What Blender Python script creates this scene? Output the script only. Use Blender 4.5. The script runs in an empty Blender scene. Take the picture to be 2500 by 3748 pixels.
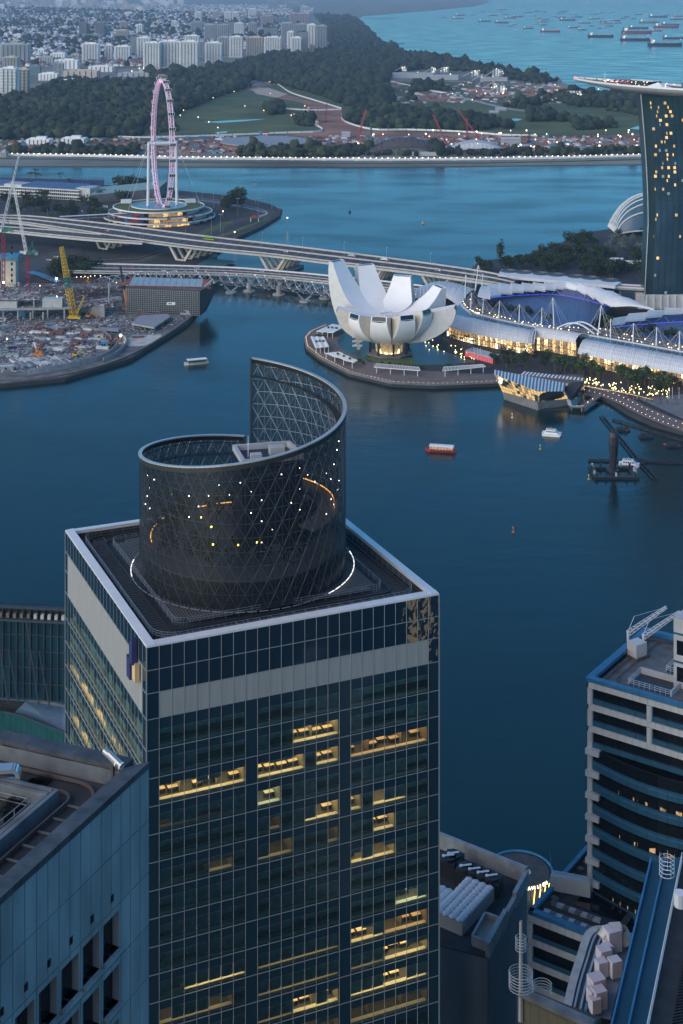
import bpy, bmesh, math, random
import numpy as np
from mathutils import Vector, Matrix
random.seed(7)
rng = np.random.default_rng(7)
sc = bpy.context.scene
COL = sc.collection
CAM_H = 275.0
cam = bpy.data.cameras.new('camera')
cam.sensor_fit = 'HORIZONTAL'; cam.sensor_width = 24.0; cam.lens = 50.0
cam.shift_y = -(1874 + 60) / 2500.0
cam.clip_start = 1.0; cam.clip_end = 60000
camo = bpy.data.objects.new('camera', cam); COL.objects.link(camo)
camo.location = (0, 0, CAM_H); camo.rotation_euler = (math.radians(90), 0, 0)
sc.camera = camo
SUN_EL, SUN_ROT = math.radians(14.0), math.radians(232.0)
world = bpy.data.worlds.new('World'); sc.world = world; world.use_nodes = True
wn = world.node_tree; bg = wn.nodes['Background']
sky = wn.nodes.new('ShaderNodeTexSky'); sky.sky_type = 'NISHITA'; sky.sun_disc = False
sky.sun_elevation = SUN_EL; sky.sun_rotation = SUN_ROT; sky.air_density = 1.0; sky.dust_density = 0.25; sky.ozone_density = 3.0
tint = wn.nodes.new('ShaderNodeMix'); tint.data_type = 'RGBA'; tint.blend_type = 'MULTIPLY'
tint.inputs['Factor'].default_value = 1.0
tint.inputs[7].default_value = (0.27, 0.625, 0.80, 1)
wn.links.new(sky.outputs[0], tint.inputs[6]); wn.links.new(tint.outputs[2], bg.inputs['Color'])
bg.inputs['Strength'].default_value = 0.10
sun = bpy.data.lights.new('sun', 'SUN'); sun.energy = 1.7; sun.angle = math.radians(90); sun.color = (1.0, 0.80, 0.62)
suno = bpy.data.objects.new('sun', sun); COL.objects.link(suno)
sd = Vector((math.sin(SUN_ROT) * math.cos(SUN_EL), math.cos(SUN_ROT) * math.cos(SUN_EL), math.sin(SUN_EL)))
suno.rotation_euler = sd.to_track_quat('Z', 'Y').to_euler()
sc.view_settings.view_transform = 'Standard'; sc.view_settings.look = 'None'
sc.view_settings.gamma = 1.0; sc.view_settings.use_curve_mapping = False
sc.view_settings.exposure = 1.4
sc.render.engine = 'CYCLES'
sc.cycles.max_bounces = 5; sc.cycles.diffuse_bounces = 2; sc.cycles.glossy_bounces = 3
sc.cycles.transmission_bounces = 3; sc.cycles.transparent_max_bounces = 12; sc.cycles.volume_bounces = 0
sc.cycles.caustics_reflective = False; sc.cycles.caustics_refractive = False
sc.cycles.use_denoising = True; sc.cycles.sample_clamp_indirect = 4.0
F, YH, CX = 50 / 24 * 1568, -60 * 0.6272, 784.0
def G(x, y, z=0.0):
 d = F * (CAM_H - z) / (y - YH)
 return Vector(((x - CX) * d / F, d, z))
def GD(x, y, d):
 return Vector(((x - CX) * d / F, d, CAM_H - (y - YH) * d / F))
def lerp(a, b, t): return a + (b - a) * t
def V(*a): return Vector(a)
MATS = {}
def mat(name, col, rough=0.6, metal=0.0, var=0.12, vscale=0.3, emit=None, es=0.0, alpha=1.0, bump=0.0, bscale=2.0, rnd=0.0, spec=0.5, streak=None, sample=True):
 if name in MATS: return MATS[name]
 m = bpy.data.materials.new(name); m.use_nodes = True; MATS[name] = m
 nt = m.node_tree; b = nt.nodes['Principled BSDF']
 c = tuple(col) + (1,)
 b.inputs['Roughness'].default_value = rough; b.inputs['Metallic'].default_value = metal
 b.inputs['Specular IOR Level'].default_value = spec
 b.inputs['Base Color'].default_value = c
 if var > 0 or rnd > 0 or bump > 0:
  tc = nt.nodes.new('ShaderNodeNewGeometry')
  no = nt.nodes.new('ShaderNodeTexNoise'); no.inputs['Scale'].default_value = vscale; no.inputs['Detail'].default_value = 4
  src = tc.outputs['Position']
  if streak:
   mp = nt.nodes.new('ShaderNodeVectorMath'); mp.operation = 'MULTIPLY'; mp.inputs[1].default_value = streak
   nt.links.new(src, mp.inputs[0]); src = mp.outputs[0]
  nt.links.new(src, no.inputs['Vector'])
  mr = nt.nodes.new('ShaderNodeMapRange'); mr.inputs[1].default_value = 0.3; mr.inputs[2].default_value = 0.7
  mr.inputs[3].default_value = 1 - var; mr.inputs[4].default_value = 1 + var
  nt.links.new(no.outputs[0], mr.inputs[0]); val = mr.outputs[0]
  if rnd > 0:
   oi = nt.nodes.new('ShaderNodeObjectInfo')
   m2 = nt.nodes.new('ShaderNodeMapRange'); m2.inputs[3].default_value = 1 - rnd; m2.inputs[4].default_value = 1 + rnd
   nt.links.new(oi.outputs['Random'], m2.inputs[0])
   mu = nt.nodes.new('ShaderNodeMath'); mu.operation = 'MULTIPLY'
   nt.links.new(val, mu.inputs[0]); nt.links.new(m2.outputs[0], mu.inputs[1]); val = mu.outputs[0]
  mx = nt.nodes.new('ShaderNodeVectorMath'); mx.operation = 'SCALE'; mx.inputs[0].default_value = col
  nt.links.new(val, mx.inputs['Scale']); nt.links.new(mx.outputs[0], b.inputs['Base Color'])
  if bump > 0:
   n2 = nt.nodes.new('ShaderNodeTexNoise'); n2.inputs['Scale'].default_value = bscale; n2.inputs['Detail'].default_value = 3
   nt.links.new(tc.outputs['Position'], n2.inputs['Vector'])
   bp = nt.nodes.new('ShaderNodeBump'); bp.inputs['Strength'].default_value = bump; bp.inputs['Distance'].default_value = 0.1
   nt.links.new(n2.outputs[0], bp.inputs['Height']); nt.links.new(bp.outputs[0], b.inputs['Normal'])
 if emit:
  b.inputs['Emission Color'].default_value = tuple(emit) + (1,); b.inputs['Emission Strength'].default_value = es
  if not sample: m.cycles.emission_sampling = 'NONE'
 if alpha < 1: b.inputs['Alpha'].default_value = alpha
 return m
def light(name, col, s, sample=False):
 return mat(name, (0.1, 0.1, 0.1), 0.8, var=0, emit=col, es=s * (.85 if sample else .45), sample=sample)
def window_glass(name, tintc=(0.55, 0.75, 0.8), refl=0.06, body=(0.01, 0.02, 0.03), op=0.25, wav=0.0):
 """see-through pane: clear tinted + dark body + fresnel mirror"""
 m = bpy.data.materials.new(name); m.use_nodes = True; nt = m.node_tree
 for n in list(nt.nodes): nt.nodes.remove(n)
 out = nt.nodes.new('ShaderNodeOutputMaterial')
 tr = nt.nodes.new('ShaderNodeBsdfTransparent'); tr.inputs[0].default_value = tuple(tintc) + (1,)
 di = nt.nodes.new('ShaderNodeBsdfDiffuse'); di.inputs[0].default_value = tuple(body) + (1,)
 gl = nt.nodes.new('ShaderNodeBsdfGlossy'); gl.inputs['Roughness'].default_value = 0.03; gl.inputs[0].default_value = (0.9, 0.95, 1, 1)
 a = nt.nodes.new('ShaderNodeMixShader'); a.inputs[0].default_value = op
 b = nt.nodes.new('ShaderNodeMixShader')
 lw = nt.nodes.new('ShaderNodeFresnel'); lw.inputs[0].default_value = 1.5
 ad = nt.nodes.new('ShaderNodeMath'); ad.operation = 'ADD'; ad.inputs[1].default_value = refl
 nt.links.new(lw.outputs[0], ad.inputs[0]); nt.links.new(ad.outputs[0], b.inputs[0])
 nt.links.new(tr.outputs[0], a.inputs[1]); nt.links.new(di.outputs[0], a.inputs[2])
 nt.links.new(a.outputs[0], b.inputs[1]); nt.links.new(gl.outputs[0], b.inputs[2]); nt.links.new(b.outputs[0], out.inputs[0])
 if wav > 0:
  g = nt.nodes.new('ShaderNodeNewGeometry'); n2 = nt.nodes.new('ShaderNodeTexNoise'); n2.inputs['Scale'].default_value = 0.5
  nt.links.new(g.outputs['Position'], n2.inputs['Vector'])
  bp = nt.nodes.new('ShaderNodeBump'); bp.inputs['Strength'].default_value = wav; bp.inputs['Distance'].default_value = 0.2
  nt.links.new(n2.outputs[0], bp.inputs['Height']); nt.links.new(bp.outputs[0], gl.inputs['Normal'])
 MATS[name] = m; return m
class MB:
 def __init__(s): s.v = []; s.f = []; s.m = []; s.mi = 0
 def add(s, vs, fs):
  o = len(s.v); s.v.extend([tuple(x) for x in vs]); s.f.extend([tuple(i + o for i in f) for f in fs]); s.m.extend([s.mi] * len(fs))
  return s
 def quad(s, a, b, c, d): return s.add([a, b, c, d], [(0, 1, 2, 3)])
 def tri(s, a, b, c): return s.add([a, b, c], [(0, 1, 2)])
 def hexa(s, b4, t4):
  """box from 4 bottom and 4 top corners (ccw)"""
  return s.add(list(b4) + list(t4), [(3, 2, 1, 0), (4, 5, 6, 7), (0, 1, 5, 4), (1, 2, 6, 5), (2, 3, 7, 6), (3, 0, 4, 7)])
 def box(s, c, size, rz=0.0):
  cx, cy, cz = c; x, y, z = size[0] / 2, size[1] / 2, size[2] / 2
  cr, sr = math.cos(rz), math.sin(rz)
  pts = [(-x, -y), (x, -y), (x, y), (-x, y)]
  w = [(cx + px * cr - py * sr, cy + px * sr + py * cr) for px, py in pts]
  return s.hexa([(a, b, cz - z) for a, b in w], [(a, b, cz + z) for a, b in w])
 def prism(s, pts, z0, z1, bottom=False):
  n = len(pts)
  area = sum(pts[i][0] * pts[(i + 1) % n][1] - pts[(i + 1) % n][0] * pts[i][1] for i in range(n))
  if area < 0: pts = pts[::-1]
  vs = [(p[0], p[1], z0) for p in pts] + [(p[0], p[1], z1) for p in pts]
  fs = [tuple(range(n, 2 * n))] + [(i, (i + 1) % n, n + (i + 1) % n, n + i) for i in range(n)]
  if bottom: fs.append(tuple(range(n - 1, -1, -1)))
  return s.add(vs, fs)
 def tube(s, a, b, r, n=4, r2=None, cap=False):
  a, b = Vector(a), Vector(b); d = b - a
  if d.length < 1e-6: return s
  d.normalize(); u = d.orthogonal().normalized() if abs(d.z) > 0.99 else Vector((0, 0, 1)).cross(d).normalized(); w = d.cross(u)
  r2 = r if r2 is None else r2
  vs = []
  for c, rr in ((a, r), (b, r2)):
   for i in range(n):
    t = 2 * math.pi * (i + 0.5) / n
    vs.append(c + u * (math.cos(t) * rr) + w * (math.sin(t) * rr))
  fs = [(i, (i + 1) % n, n + (i + 1) % n, n + i) for i in range(n)]
  if cap: fs += [tuple(range(n - 1, -1, -1)), tuple(range(n, 2 * n))]
  return s.add(vs, fs)
 def path(s, pts, r, n=4, close=False):
  for i in range(len(pts) - (0 if close else 1)): s.tube(pts[i], pts[(i + 1) % len(pts)], r, n)
  return s
 def bar(s, a, b, w, h):
  """rectangular bar from a to b: width w across, height h up"""
  a, b = Vector(a), Vector(b); d = (b - a)
  if d.length < 1e-6: return s
  d.normalize(); u = Vector((0, 0, 1)).cross(d)
  u = Vector((1, 0, 0)) if u.length < 1e-4 else u.normalized(); k = d.cross(u)
  u *= w / 2; k *= h / 2
  return s.hexa([a - u - k, a + u - k, a + u + k, a - u + k], [b - u - k, b + u - k, b + u + k, b - u + k])
 def cyl(s, c, r, h, n=16, r2=None): return s.tube(c, (c[0], c[1], c[2] + h), r, n, r2, True)
 def ball(s, c, r, seg=6, rings=4, sz=1.0):
  vs = [(c[0], c[1], c[2] + r * sz)]
  for i in range(1, rings):
   t = math.pi * i / rings
   for j in range(seg):
    p = 2 * math.pi * j / seg
    vs.append((c[0] + r * math.sin(t) * math.cos(p), c[1] + r * math.sin(t) * math.sin(p), c[2] + r * sz * math.cos(t)))
  vs.append((c[0], c[1], c[2] - r * sz)); fs = []
  for j in range(seg): fs.append((0, 1 + j, 1 + (j + 1) % seg))
  for i in range(rings - 2):
   for j in range(seg):
    a = 1 + i * seg; fs.append((a + j, a + seg + j, a + seg + (j + 1) % seg, a + (j + 1) % seg))
  a = 1 + (rings - 2) * seg
  for j in range(seg): fs.append((len(vs) - 1, a + (j + 1) % seg, a + j))
  return s.add(vs, fs)
 def grid(s, rows):
  """surface through rows of points"""
  n = len(rows[0]); vs = [p for r in rows for p in r]; fs = []
  for i in range(len(rows) - 1):
   for j in range(n - 1): fs.append((i * n + j, i * n + j + 1, (i + 1) * n + j + 1, (i + 1) * n + j))
  return s.add(vs, fs)
 def slab(s, rows, t):
  """grid with thickness t (down)"""
  s.grid(rows); low = [[(p[0], p[1], p[2] - t) for p in r][::-1] for r in rows]; s.grid(low)
  def rim(e):
   for i in range(len(e) - 1):
    a, b = e[i], e[i + 1]; s.quad(a, b, (b[0], b[1], b[2] - t), (a[0], a[1], a[2] - t))
  rim(rows[0][::-1]); rim(rows[-1]); rim([r[0] for r in rows]); rim([r[-1] for r in rows][::-1])
  return s
 def mesh(s, name, mats, smooth=False, off=None):
  me = bpy.data.meshes.new(name)
  vs = s.v if off is None else [(x - off[0], y - off[1], z - off[2]) for x, y, z in s.v]
  me.from_pydata(vs, [], s.f)
  for m in (mats if isinstance(mats, (list, tuple)) else [mats]): me.materials.append(m)
  if isinstance(mats, (list, tuple)) and len(mats) > 1: me.polygons.foreach_set('material_index', s.m)
  if smooth: me.polygons.foreach_set('use_smooth', [True] * len(s.f))
  me.update(); return me
 def build(s, name, mats, parent=None, smooth=False, kind=None, label=None):
  """verts are world coordinates; origin goes to the parent's origin"""
  off = None
  if parent is not None:
   off = WLOC.get(parent.name)
  o = bpy.data.objects.new(name, s.mesh(name, mats, smooth, off)); COL.objects.link(o)
  if parent is not None: o.parent = parent; WLOC[o.name] = off
  if kind: o['kind'] = kind
  if label: o['label'] = label
  return o
WLOC = {}
def put(name, me, parent=None, loc=(0, 0, 0), rz=0.0, scale=None):
 o = bpy.data.objects.new(name, me); COL.objects.link(o); o.location = loc; o.rotation_euler = (0, 0, rz)
 if scale is not None: o.scale = scale if not isinstance(scale, (int, float)) else (scale,) * 3
 if parent is not None: o.parent = parent
 return o
def tag(o, label, cat, group=None):
 o['label'] = label; o['category'] = cat
 if group: o['group'] = group
 return o
def thing(name, label, cat, loc=(0, 0, 0), group=None):
 """Empty at the base; parts are built in world coordinates"""
 o = bpy.data.objects.new(name, None); COL.objects.link(o); o.location = loc; o.empty_display_size = 1
 WLOC[o.name] = tuple(loc); return tag(o, label, cat, group)
def single(mb, name, mats, label, cat, loc=None, group=None, smooth=False):
 """a thing that is one mesh"""
 loc = tuple(loc) if loc is not None else (0, 0, 0)
 o = bpy.data.objects.new(name, mb.mesh(name, mats, smooth, loc)); COL.objects.link(o); o.location = loc
 return tag(o, label, cat, group)
KIDS = {}
def copy_tree(o, loc=None, rz=None, label=None, scale=None, group=None):
 c = o.copy(); COL.objects.link(c)
 if loc is not None: c.location = loc
 if rz is not None: c.rotation_euler = (0, 0, rz)
 if scale is not None: c.scale = scale if not isinstance(scale, (int, float)) else (scale,) * 3
 if label: c['label'] = label
 if group: c['group'] = group
 def rec(src, dst):
  if src.name not in KIDS: KIDS[src.name] = list(src.children)
  for ch in KIDS[src.name]:
   k = ch.copy(); COL.objects.link(k); k.parent = dst; rec(ch, k)
 rec(o, c); return c
def scatter(name, proto_list, X, mats, smooth=False):
 """one mesh of many transformed copies. proto_list: [(verts Nx3, faces list)], X: list of (proto, x,y,z, sx,sy,sz, rz, mi)"""
 vs = []; idx = []; ls = []; mis = []; off = 0
 P = [(np.array(v, float), [list(f) for f in fs]) for v, fs in proto_list]
 PF = [(np.array([i for f in fs for i in f]), np.array([len(f) for f in fs])) for _, fs in P]
 for (k, x, y, z, sx, sy, sz, rz, mi) in X:
  v = P[k][0] * (sx, sy, sz); c, s_ = math.cos(rz), math.sin(rz)
  w = np.stack([v[:, 0] * c - v[:, 1] * s_ + x, v[:, 0] * s_ + v[:, 1] * c + y, v[:, 2] + z], 1)
  vs.append(w); idx.append(PF[k][0] + off); ls.append(PF[k][1]); off += len(w)
  mis.append(np.full(len(PF[k][1]), mi))
 vs = np.concatenate(vs); idx = np.concatenate(idx); ls = np.concatenate(ls); mis = np.concatenate(mis)
 me = bpy.data.meshes.new(name); me.vertices.add(len(vs)); me.vertices.foreach_set('co', vs.ravel())
 me.loops.add(len(idx)); me.loops.foreach_set('vertex_index', idx.astype(np.int32))
 me.polygons.add(len(ls)); st = np.concatenate([[0], np.cumsum(ls)[:-1]])
 me.polygons.foreach_set('loop_start', st.astype(np.int32)); me.polygons.foreach_set('material_index', mis.astype(np.int32))
 for m in mats: me.materials.append(m)
 if smooth: me.polygons.foreach_set('use_smooth', np.ones(len(ls), bool))
 me.update(calc_edges=True)
 return me
def inpoly(x, y, poly):
 c = False; j = len(poly) - 1
 for i in range(len(poly)):
  xi, yi = poly[i][0], poly[i][1]; xj, yj = poly[j][0], poly[j][1]
  if (yi > y) != (yj > y) and x < (xj - xi) * (y - yi) / (yj - yi) + xi: c = not c
  j = i
 return c
# ================================================================ setting: water, land, haze
def make_water():
 m = bpy.data.materials.new('sea_water'); m.use_nodes = True; nt = m.node_tree; b = nt.nodes['Principled BSDF']
 b.inputs['Base Color'].default_value = (0.0004, 0.017, 0.02, 1); b.inputs['Roughness'].default_value = 0.12; b.inputs['IOR'].default_value = 1.33
 g = nt.nodes.new('ShaderNodeNewGeometry'); hs = []
 for scl, st in ((0.22, (1, 1.6, 1)), (0.05, (1, 1.8, 1)), (0.008, (1, 2, 1))):
  mv = nt.nodes.new('ShaderNodeVectorMath'); mv.operation = 'MULTIPLY'; mv.inputs[1].default_value = st
  nt.links.new(g.outputs['Position'], mv.inputs[0])
  n = nt.nodes.new('ShaderNodeTexNoise'); n.inputs['Scale'].default_value = scl; n.inputs['Detail'].default_value = 3
  nt.links.new(mv.outputs[0], n.inputs['Vector']); hs.append(n)
 a1 = nt.nodes.new('ShaderNodeMath'); a1.operation = 'MULTIPLY_ADD'; a1.inputs[1].default_value = 2.0
 nt.links.new(hs[1].outputs[0], a1.inputs[0]); nt.links.new(hs[0].outputs[0], a1.inputs[2])
 bp = nt.nodes.new('ShaderNodeBump'); bp.inputs['Strength'].default_value = 0.16; bp.inputs['Distance'].default_value = 0.5
 nt.links.new(a1.outputs[0], bp.inputs['Height']); nt.links.new(bp.outputs[0], b.inputs['Normal'])
 mr = nt.nodes.new('ShaderNodeMapRange'); mr.inputs[1].default_value = 0.35; mr.inputs[2].default_value = 0.65
 mr.inputs[3].default_value = 0.13; mr.inputs[4].default_value = 0.27
 nt.links.new(hs[2].outputs[0], mr.inputs[0]); nt.links.new(mr.outputs[0], b.inputs['Roughness'])
 return m
M_water = make_water()
o = MB().quad((-14000, -400, 0), (14000, -400, 0), (14000, 27000, 0), (-14000, 27000, 0)).build('water', M_water); o['kind'] = 'structure'
M_asphalt = mat('asphalt', (0.035, 0.037, 0.042), 0.85, vscale=0.05, var=0.2)
M_asphalt2 = mat('road_asphalt', (0.06, 0.06, 0.063), 0.8, vscale=0.08, var=0.15)
M_paint = mat('road_paint', (0.7, 0.7, 0.68), 0.6, var=0.15, vscale=0.5)
M_yellowp = mat('yellow_paint', (0.6, 0.42, 0.08), 0.6)
M_conc = mat('concrete', (0.33, 0.33, 0.32), 0.8, vscale=0.15, var=0.18)
M_concd = mat('dark_concrete', (0.16, 0.16, 0.165), 0.85, vscale=0.15, var=0.2)
M_white = mat('white_paint', (0.78, 0.79, 0.8), 0.45, var=0.05)
M_steel = mat('grey_steel', (0.42, 0.44, 0.46), 0.4, 0.6, var=0.1)
M_dark = mat('dark_metal', (0.035, 0.04, 0.045), 0.5, 0.3, var=0.15)
M_black = mat('black_glass', (0.006, 0.008, 0.012), 0.08, var=0)
M_soil = mat('bare_soil', (0.28, 0.14, 0.09), 0.95, vscale=0.02, var=0.45)
M_grass = mat('grass', (0.055, 0.088, 0.03), 0.95, vscale=0.012, var=0.35)
M_turf = mat('lawn', (0.08, 0.12, 0.03), 0.95, vscale=0.05, var=0.25)
M_paving = mat('paving', (0.16, 0.13, 0.125), 0.85, vscale=0.2, var=0.15)
M_sand = mat('sand', (0.42, 0.36, 0.29), 0.95, vscale=0.03, var=0.2)
M_citygr = mat('city_ground', (0.17, 0.18, 0.165), 0.95, vscale=0.004, var=0.5)
def land(name, px, ztop, m, z0=-1.0):
 pts = [G(x, y, ztop)[:2] for x, y in px]
 o = MB().prism(pts, z0, ztop).build(name, m); o['kind'] = 'structure'; return o
def sheet(name, px, z, m, kind='structure'):
 pts = [G(x, y, z) for x, y in px]
 mb = MB(); a = [p[:2] for p in pts]
 n = len(a); ar = sum(a[i][0] * a[(i + 1) % n][1] - a[(i + 1) % n][0] * a[i][1] for i in range(n))
 if ar < 0: pts = pts[::-1]
 mb.add(pts, [tuple(range(n))]); o = mb.build(name, m); o['kind'] = kind; return o
COAST = [(1850, 300), (1568, 252), (1470, 232), (1330, 200), (1285, 188), (1150, 163), (1050, 143), (950, 128), (880, 102), (848, 70),
         (815, 46), (835, 36), (985, 24), (1090, 14), (1120, 6), (1120, -8)]
land('terrain', [(-700, 376), (400, 379), (800, 381), (1478, 374), (1850, 370)] + COAST + [(-1500, -8), (-1500, 200)], 2.0, M_citygr)
sheet('grass_field', [(-200, 350), (1850, 350), (1850, 305), (1480, 245), (1280, 205), (1000, 185), (700, 190), (560, 200), (400, 240), (-200, 300)], 2.02, M_grass)
land('land', [(-500, 404), (-100, 404), (230, 424), (420, 438), (500, 446), (560, 455), (620, 468), (643, 481), (640, 496), (605, 517), (545, 545), (480, 590),
              (478, 630), (488, 660), (462, 700), (430, 742), (300, 823), (150, 868), (0, 883), (-400, 900)], 2.5, M_asphalt)
land('land', [(1095, 604), (1130, 596), (1200, 588), (1290, 556), (1330, 535), (1420, 523), (1568, 500), (1900, 470), (1900, 1080), (1568, 990), (1500, 972), (1440, 945),
              (1400, 918), (1345, 893), (1330, 868), (1145, 878), (1000, 884), (900, 880), (800, 856), (735, 822), (703, 797), (699, 776), (712, 762), (745, 748), (800, 740), (900, 690),
              (950, 655), (1060, 636)], 2.5, M_asphalt)
o = MB().prism([(-600, -290), (600, -290), (600, 380), (100, 396), (45, 424), (-40, 430), (-150, 440), (-600, 440)], -1, 3).build('ground', M_asphalt); o['kind'] = 'structure'
hz = MB().prism([(-13500, -300), (13500, -300), (13500, 26500), (-13500, 26500)], -1.5, 330, True)
M_haze = bpy.data.materials.new('dusk_haze'); M_haze.use_nodes = True; nt = M_haze.node_tree
for n in list(nt.nodes): nt.nodes.remove(n)
ho = nt.nodes.new('ShaderNodeOutputMaterial'); hv = nt.nodes.new('ShaderNodeVolumePrincipled')
hv.inputs['Color'].default_value = (0.48, 0.67, 0.90, 1); hv.inputs['Density'].default_value = 4.8e-5; hv.inputs['Anisotropy'].default_value = 0.1
nt.links.new(hv.outputs[0], ho.inputs['Volume'])
o = hz.build('haze', M_haze); o['kind'] = 'stuff'
# ================================================================ the glass office tower in front
A0 = G(336.3, 1482.7, 181.0); B0 = G(1008, 1361, 181.0); C0 = G(149.8, 1216, 181.0)
TU, TV = B0 - A0, C0 - A0
TU.z = TV.z = 0
tu, tv = TU.normalized(), TV.normalized()
nF = V(tu.y, -tu.x, 0); nL = V(-tv.y, tv.x, 0)
def TP(a, b, z): p = A0 + TU * a + TV * b; return V(p.x, p.y, z)
ZR = 180.7
LV = [ZR, ZR - 3.27, ZR - 6.56, ZR - 10.25, ZR - 14.68]
while LV[-1] > 3: LV.append(LV[-1] - 4.0)
NB = 25
M_span = mat('spandrel_glass', (0.011, 0.034, 0.055), 0.06, var=0, spec=0.6)
M_topg = mat('dark_blue_glass', (0.008, 0.026, 0.048), 0.05, var=0, spec=0.6)
M_topw = window_glass('wavy_glass', (0, 0, 0), .04, (.008, .026, .048), 1.0, .2)
M_ribm = mat('ribbed_metal_panel', (0.36, 0.37, 0.38), 0.5, 0.3, var=0.1, vscale=1.0, streak=(3, 3, 0.15))
M_mull = mat('aluminium_mullion', (0.34, 0.37, 0.40), 0.4, 0.3, var=0)
M_cop = mat('coping_metal', (0.72, 0.73, 0.76), 0.35, 0.15, var=0.05, vscale=0.4)
M_vis = window_glass('office_glass', (0.85, 0.95, 0.95), 0.02, (0.035, 0.085, 0.10), 0.26)
M_ledge = mat('cream_ledge', (0.72, 0.64, 0.48), 0.6, var=0.05)
M_carpet = mat('office_carpet', (0.075, 0.065, 0.05), 0.9, vscale=3, var=0.3)
M_core = mat('core_wall', (0.26, 0.22, 0.15), 0.8, var=0.1)
M_slab = mat('floor_slab', (0.05, 0.055, 0.06), 0.9)
M_blind = mat('roller_blind', (0.26, 0.38, 0.37), 0.8, var=0.3, vscale=1.0)
M_desk = mat('desk_top', (0.62, 0.48, 0.30), 0.5, var=0.1)
M_chair = mat('office_black', (0.02, 0.02, 0.025), 0.6)
L_warm = light('warm_ceiling_light', (1.0, 0.74, 0.36), 3.8, True)
L_orange = light('amber_ceiling_light', (1.0, 0.62, 0.27), 2.6, True)
L_cool = light('pale_ceiling_light', (0.95, 0.95, 0.62), 3.4, True)
L_dim = light('dim_ceiling_light', (1.0, 0.72, 0.36), 1.0, True)
tower = thing('office_tower', 'tall glass office tower with round latticed crown on its slatted roof', 'office tower', (A0.x, A0.y, 0))
def cop(p, q, inn, z):
 mb = MB(); i1, i2 = p + inn, q + inn
 mb.hexa([V(p.x, p.y, z - 0.35), V(q.x, q.y, z - 0.35), V(i2.x, i2.y, z - 0.5), V(i1.x, i1.y, z - 0.5)],
   [V(p.x, p.y, z - 0.05), V(q.x, q.y, z - 0.05), V(i2.x, i2.y, z + 0.05), V(i1.x, i1.y, z + 0.05)])
 mb.build('coping_panel', M_cop, tower)
W = 1.35
for i in range(NB):
 a, b = (i + 0.008) / NB, (i + 0.992) / NB
 cop(TP(a, 0, 0), TP(b, 0, 0), tv * W, 181.0); cop(TP(b, 1, 0), TP(a, 1, 0), -tv * W, 181.0)
 cop(TP(0, b, 0), TP(0, a, 0), tu * W, 181.003); cop(TP(1, a, 0), TP(1, b, 0), -tu * W, 181.003)
def pane(face, i, j, z0, z1, off=0.0, shrink=0.03):
 s = shrink / 1.85
 if face == 0: p, q, n = TP((i + s) / NB, 0, 0), TP((j - s) / NB, 0, 0), nF
 else: p, q, n = TP(0, (j - s) / NB, 0), TP(0, (i + s) / NB, 0), nL
 p, q = p + n * off, q + n * off
 return [V(p.x, p.y, z0 + 0.03), V(q.x, q.y, z0 + 0.03), V(q.x, q.y, z1 - 0.03), V(p.x, p.y, z1 - 0.03)]
VISH = 2.75
npane = [0]; rest_v, rest_s = MB(), MB()
for face in (0, 1):
 for r in range(1, len(LV)):
  zt, zb = LV[r - 1], LV[r]
  vis_rows = 15 if face == 0 else 10
  for i in range(NB):
   inner = 0 < i < NB - 1
   if r <= 3:
    metal = inner and (r == 3 or (face == 1 and r == 2))
    if metal and face == 1 and r == 2: continue
    z_t = LV[1] if metal and face == 1 else zt
    mb = MB().quad(*pane(face, i, i + 1, zb, z_t, 0.05 if metal else 0))
    mb.build('metal_panel' if metal else 'glass_panel', M_ribm if metal else M_topw if face == 0 and i > 20 else M_topg, tower)
    continue
   if not inner or (face == 0 and i in (8, 16)):
    (MB() if r <= vis_rows and face == 0 else rest_s).quad(*pane(face, i, i + 1, zb, zt)) if not (r <= vis_rows and face == 0) else MB().quad(*pane(face, i, i + 1, zb, zt)).build('spandrel_panel', M_span, tower)
    continue
   zv = zb + VISH
   if r <= vis_rows and face == 0:
    MB().quad(*pane(face, i, i + 1, zv, zt)).build('spandrel_panel', M_span, tower)
    if npane[0] < 300: MB().quad(*pane(face, i, i + 1, zb, zv)).build('window_pane', M_vis, tower); npane[0] += 1
    else: rest_v.quad(*pane(face, i, i + 1, zb, zv))
   else:
    rest_s.quad(*pane(face, i, i + 1, zv, zt)); rest_v.quad(*pane(face, i, i + 1, zb, zv))
rest_s.build('spandrel_glazing', M_span, tower, kind='stuff'); rest_v.build('window_glazing', M_vis, tower, kind='stuff')
mb = MB()   # two blind sides at the back
mb.quad(TP(1, 0, 0), TP(1, 1, 0), TP(1, 1, ZR), TP(1, 0, ZR)); mb.quad(TP(1, 1, 0), TP(0, 1, 0), TP(0, 1, ZR), TP(1, 1, ZR))
mb.build('rear_wall', M_topg, tower)
for i in range(NB + 1):
 for face, n in ((0, nF), (1, nL)):
  if face == 1 and i == 0: continue
  p = (TP(i / NB, 0, 0) if face == 0 else TP(0, i / NB, 0)) + n * 0.03
  d = tu if face == 0 else tv
  w = (0.055 if face == 0 else .035) if i not in (0, NB) else 0.16; pj = .07 if face == 0 else .02
  pts = [p - d * w / 2 - n * 0.06, p + d * w / 2 - n * 0.06, p + d * w / 2 + n * pj, p - d * w / 2 + n * pj]
  MB().prism([q[:2] for q in pts], 20, ZR - 0.02).build('mullion', M_mull, tower)
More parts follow.
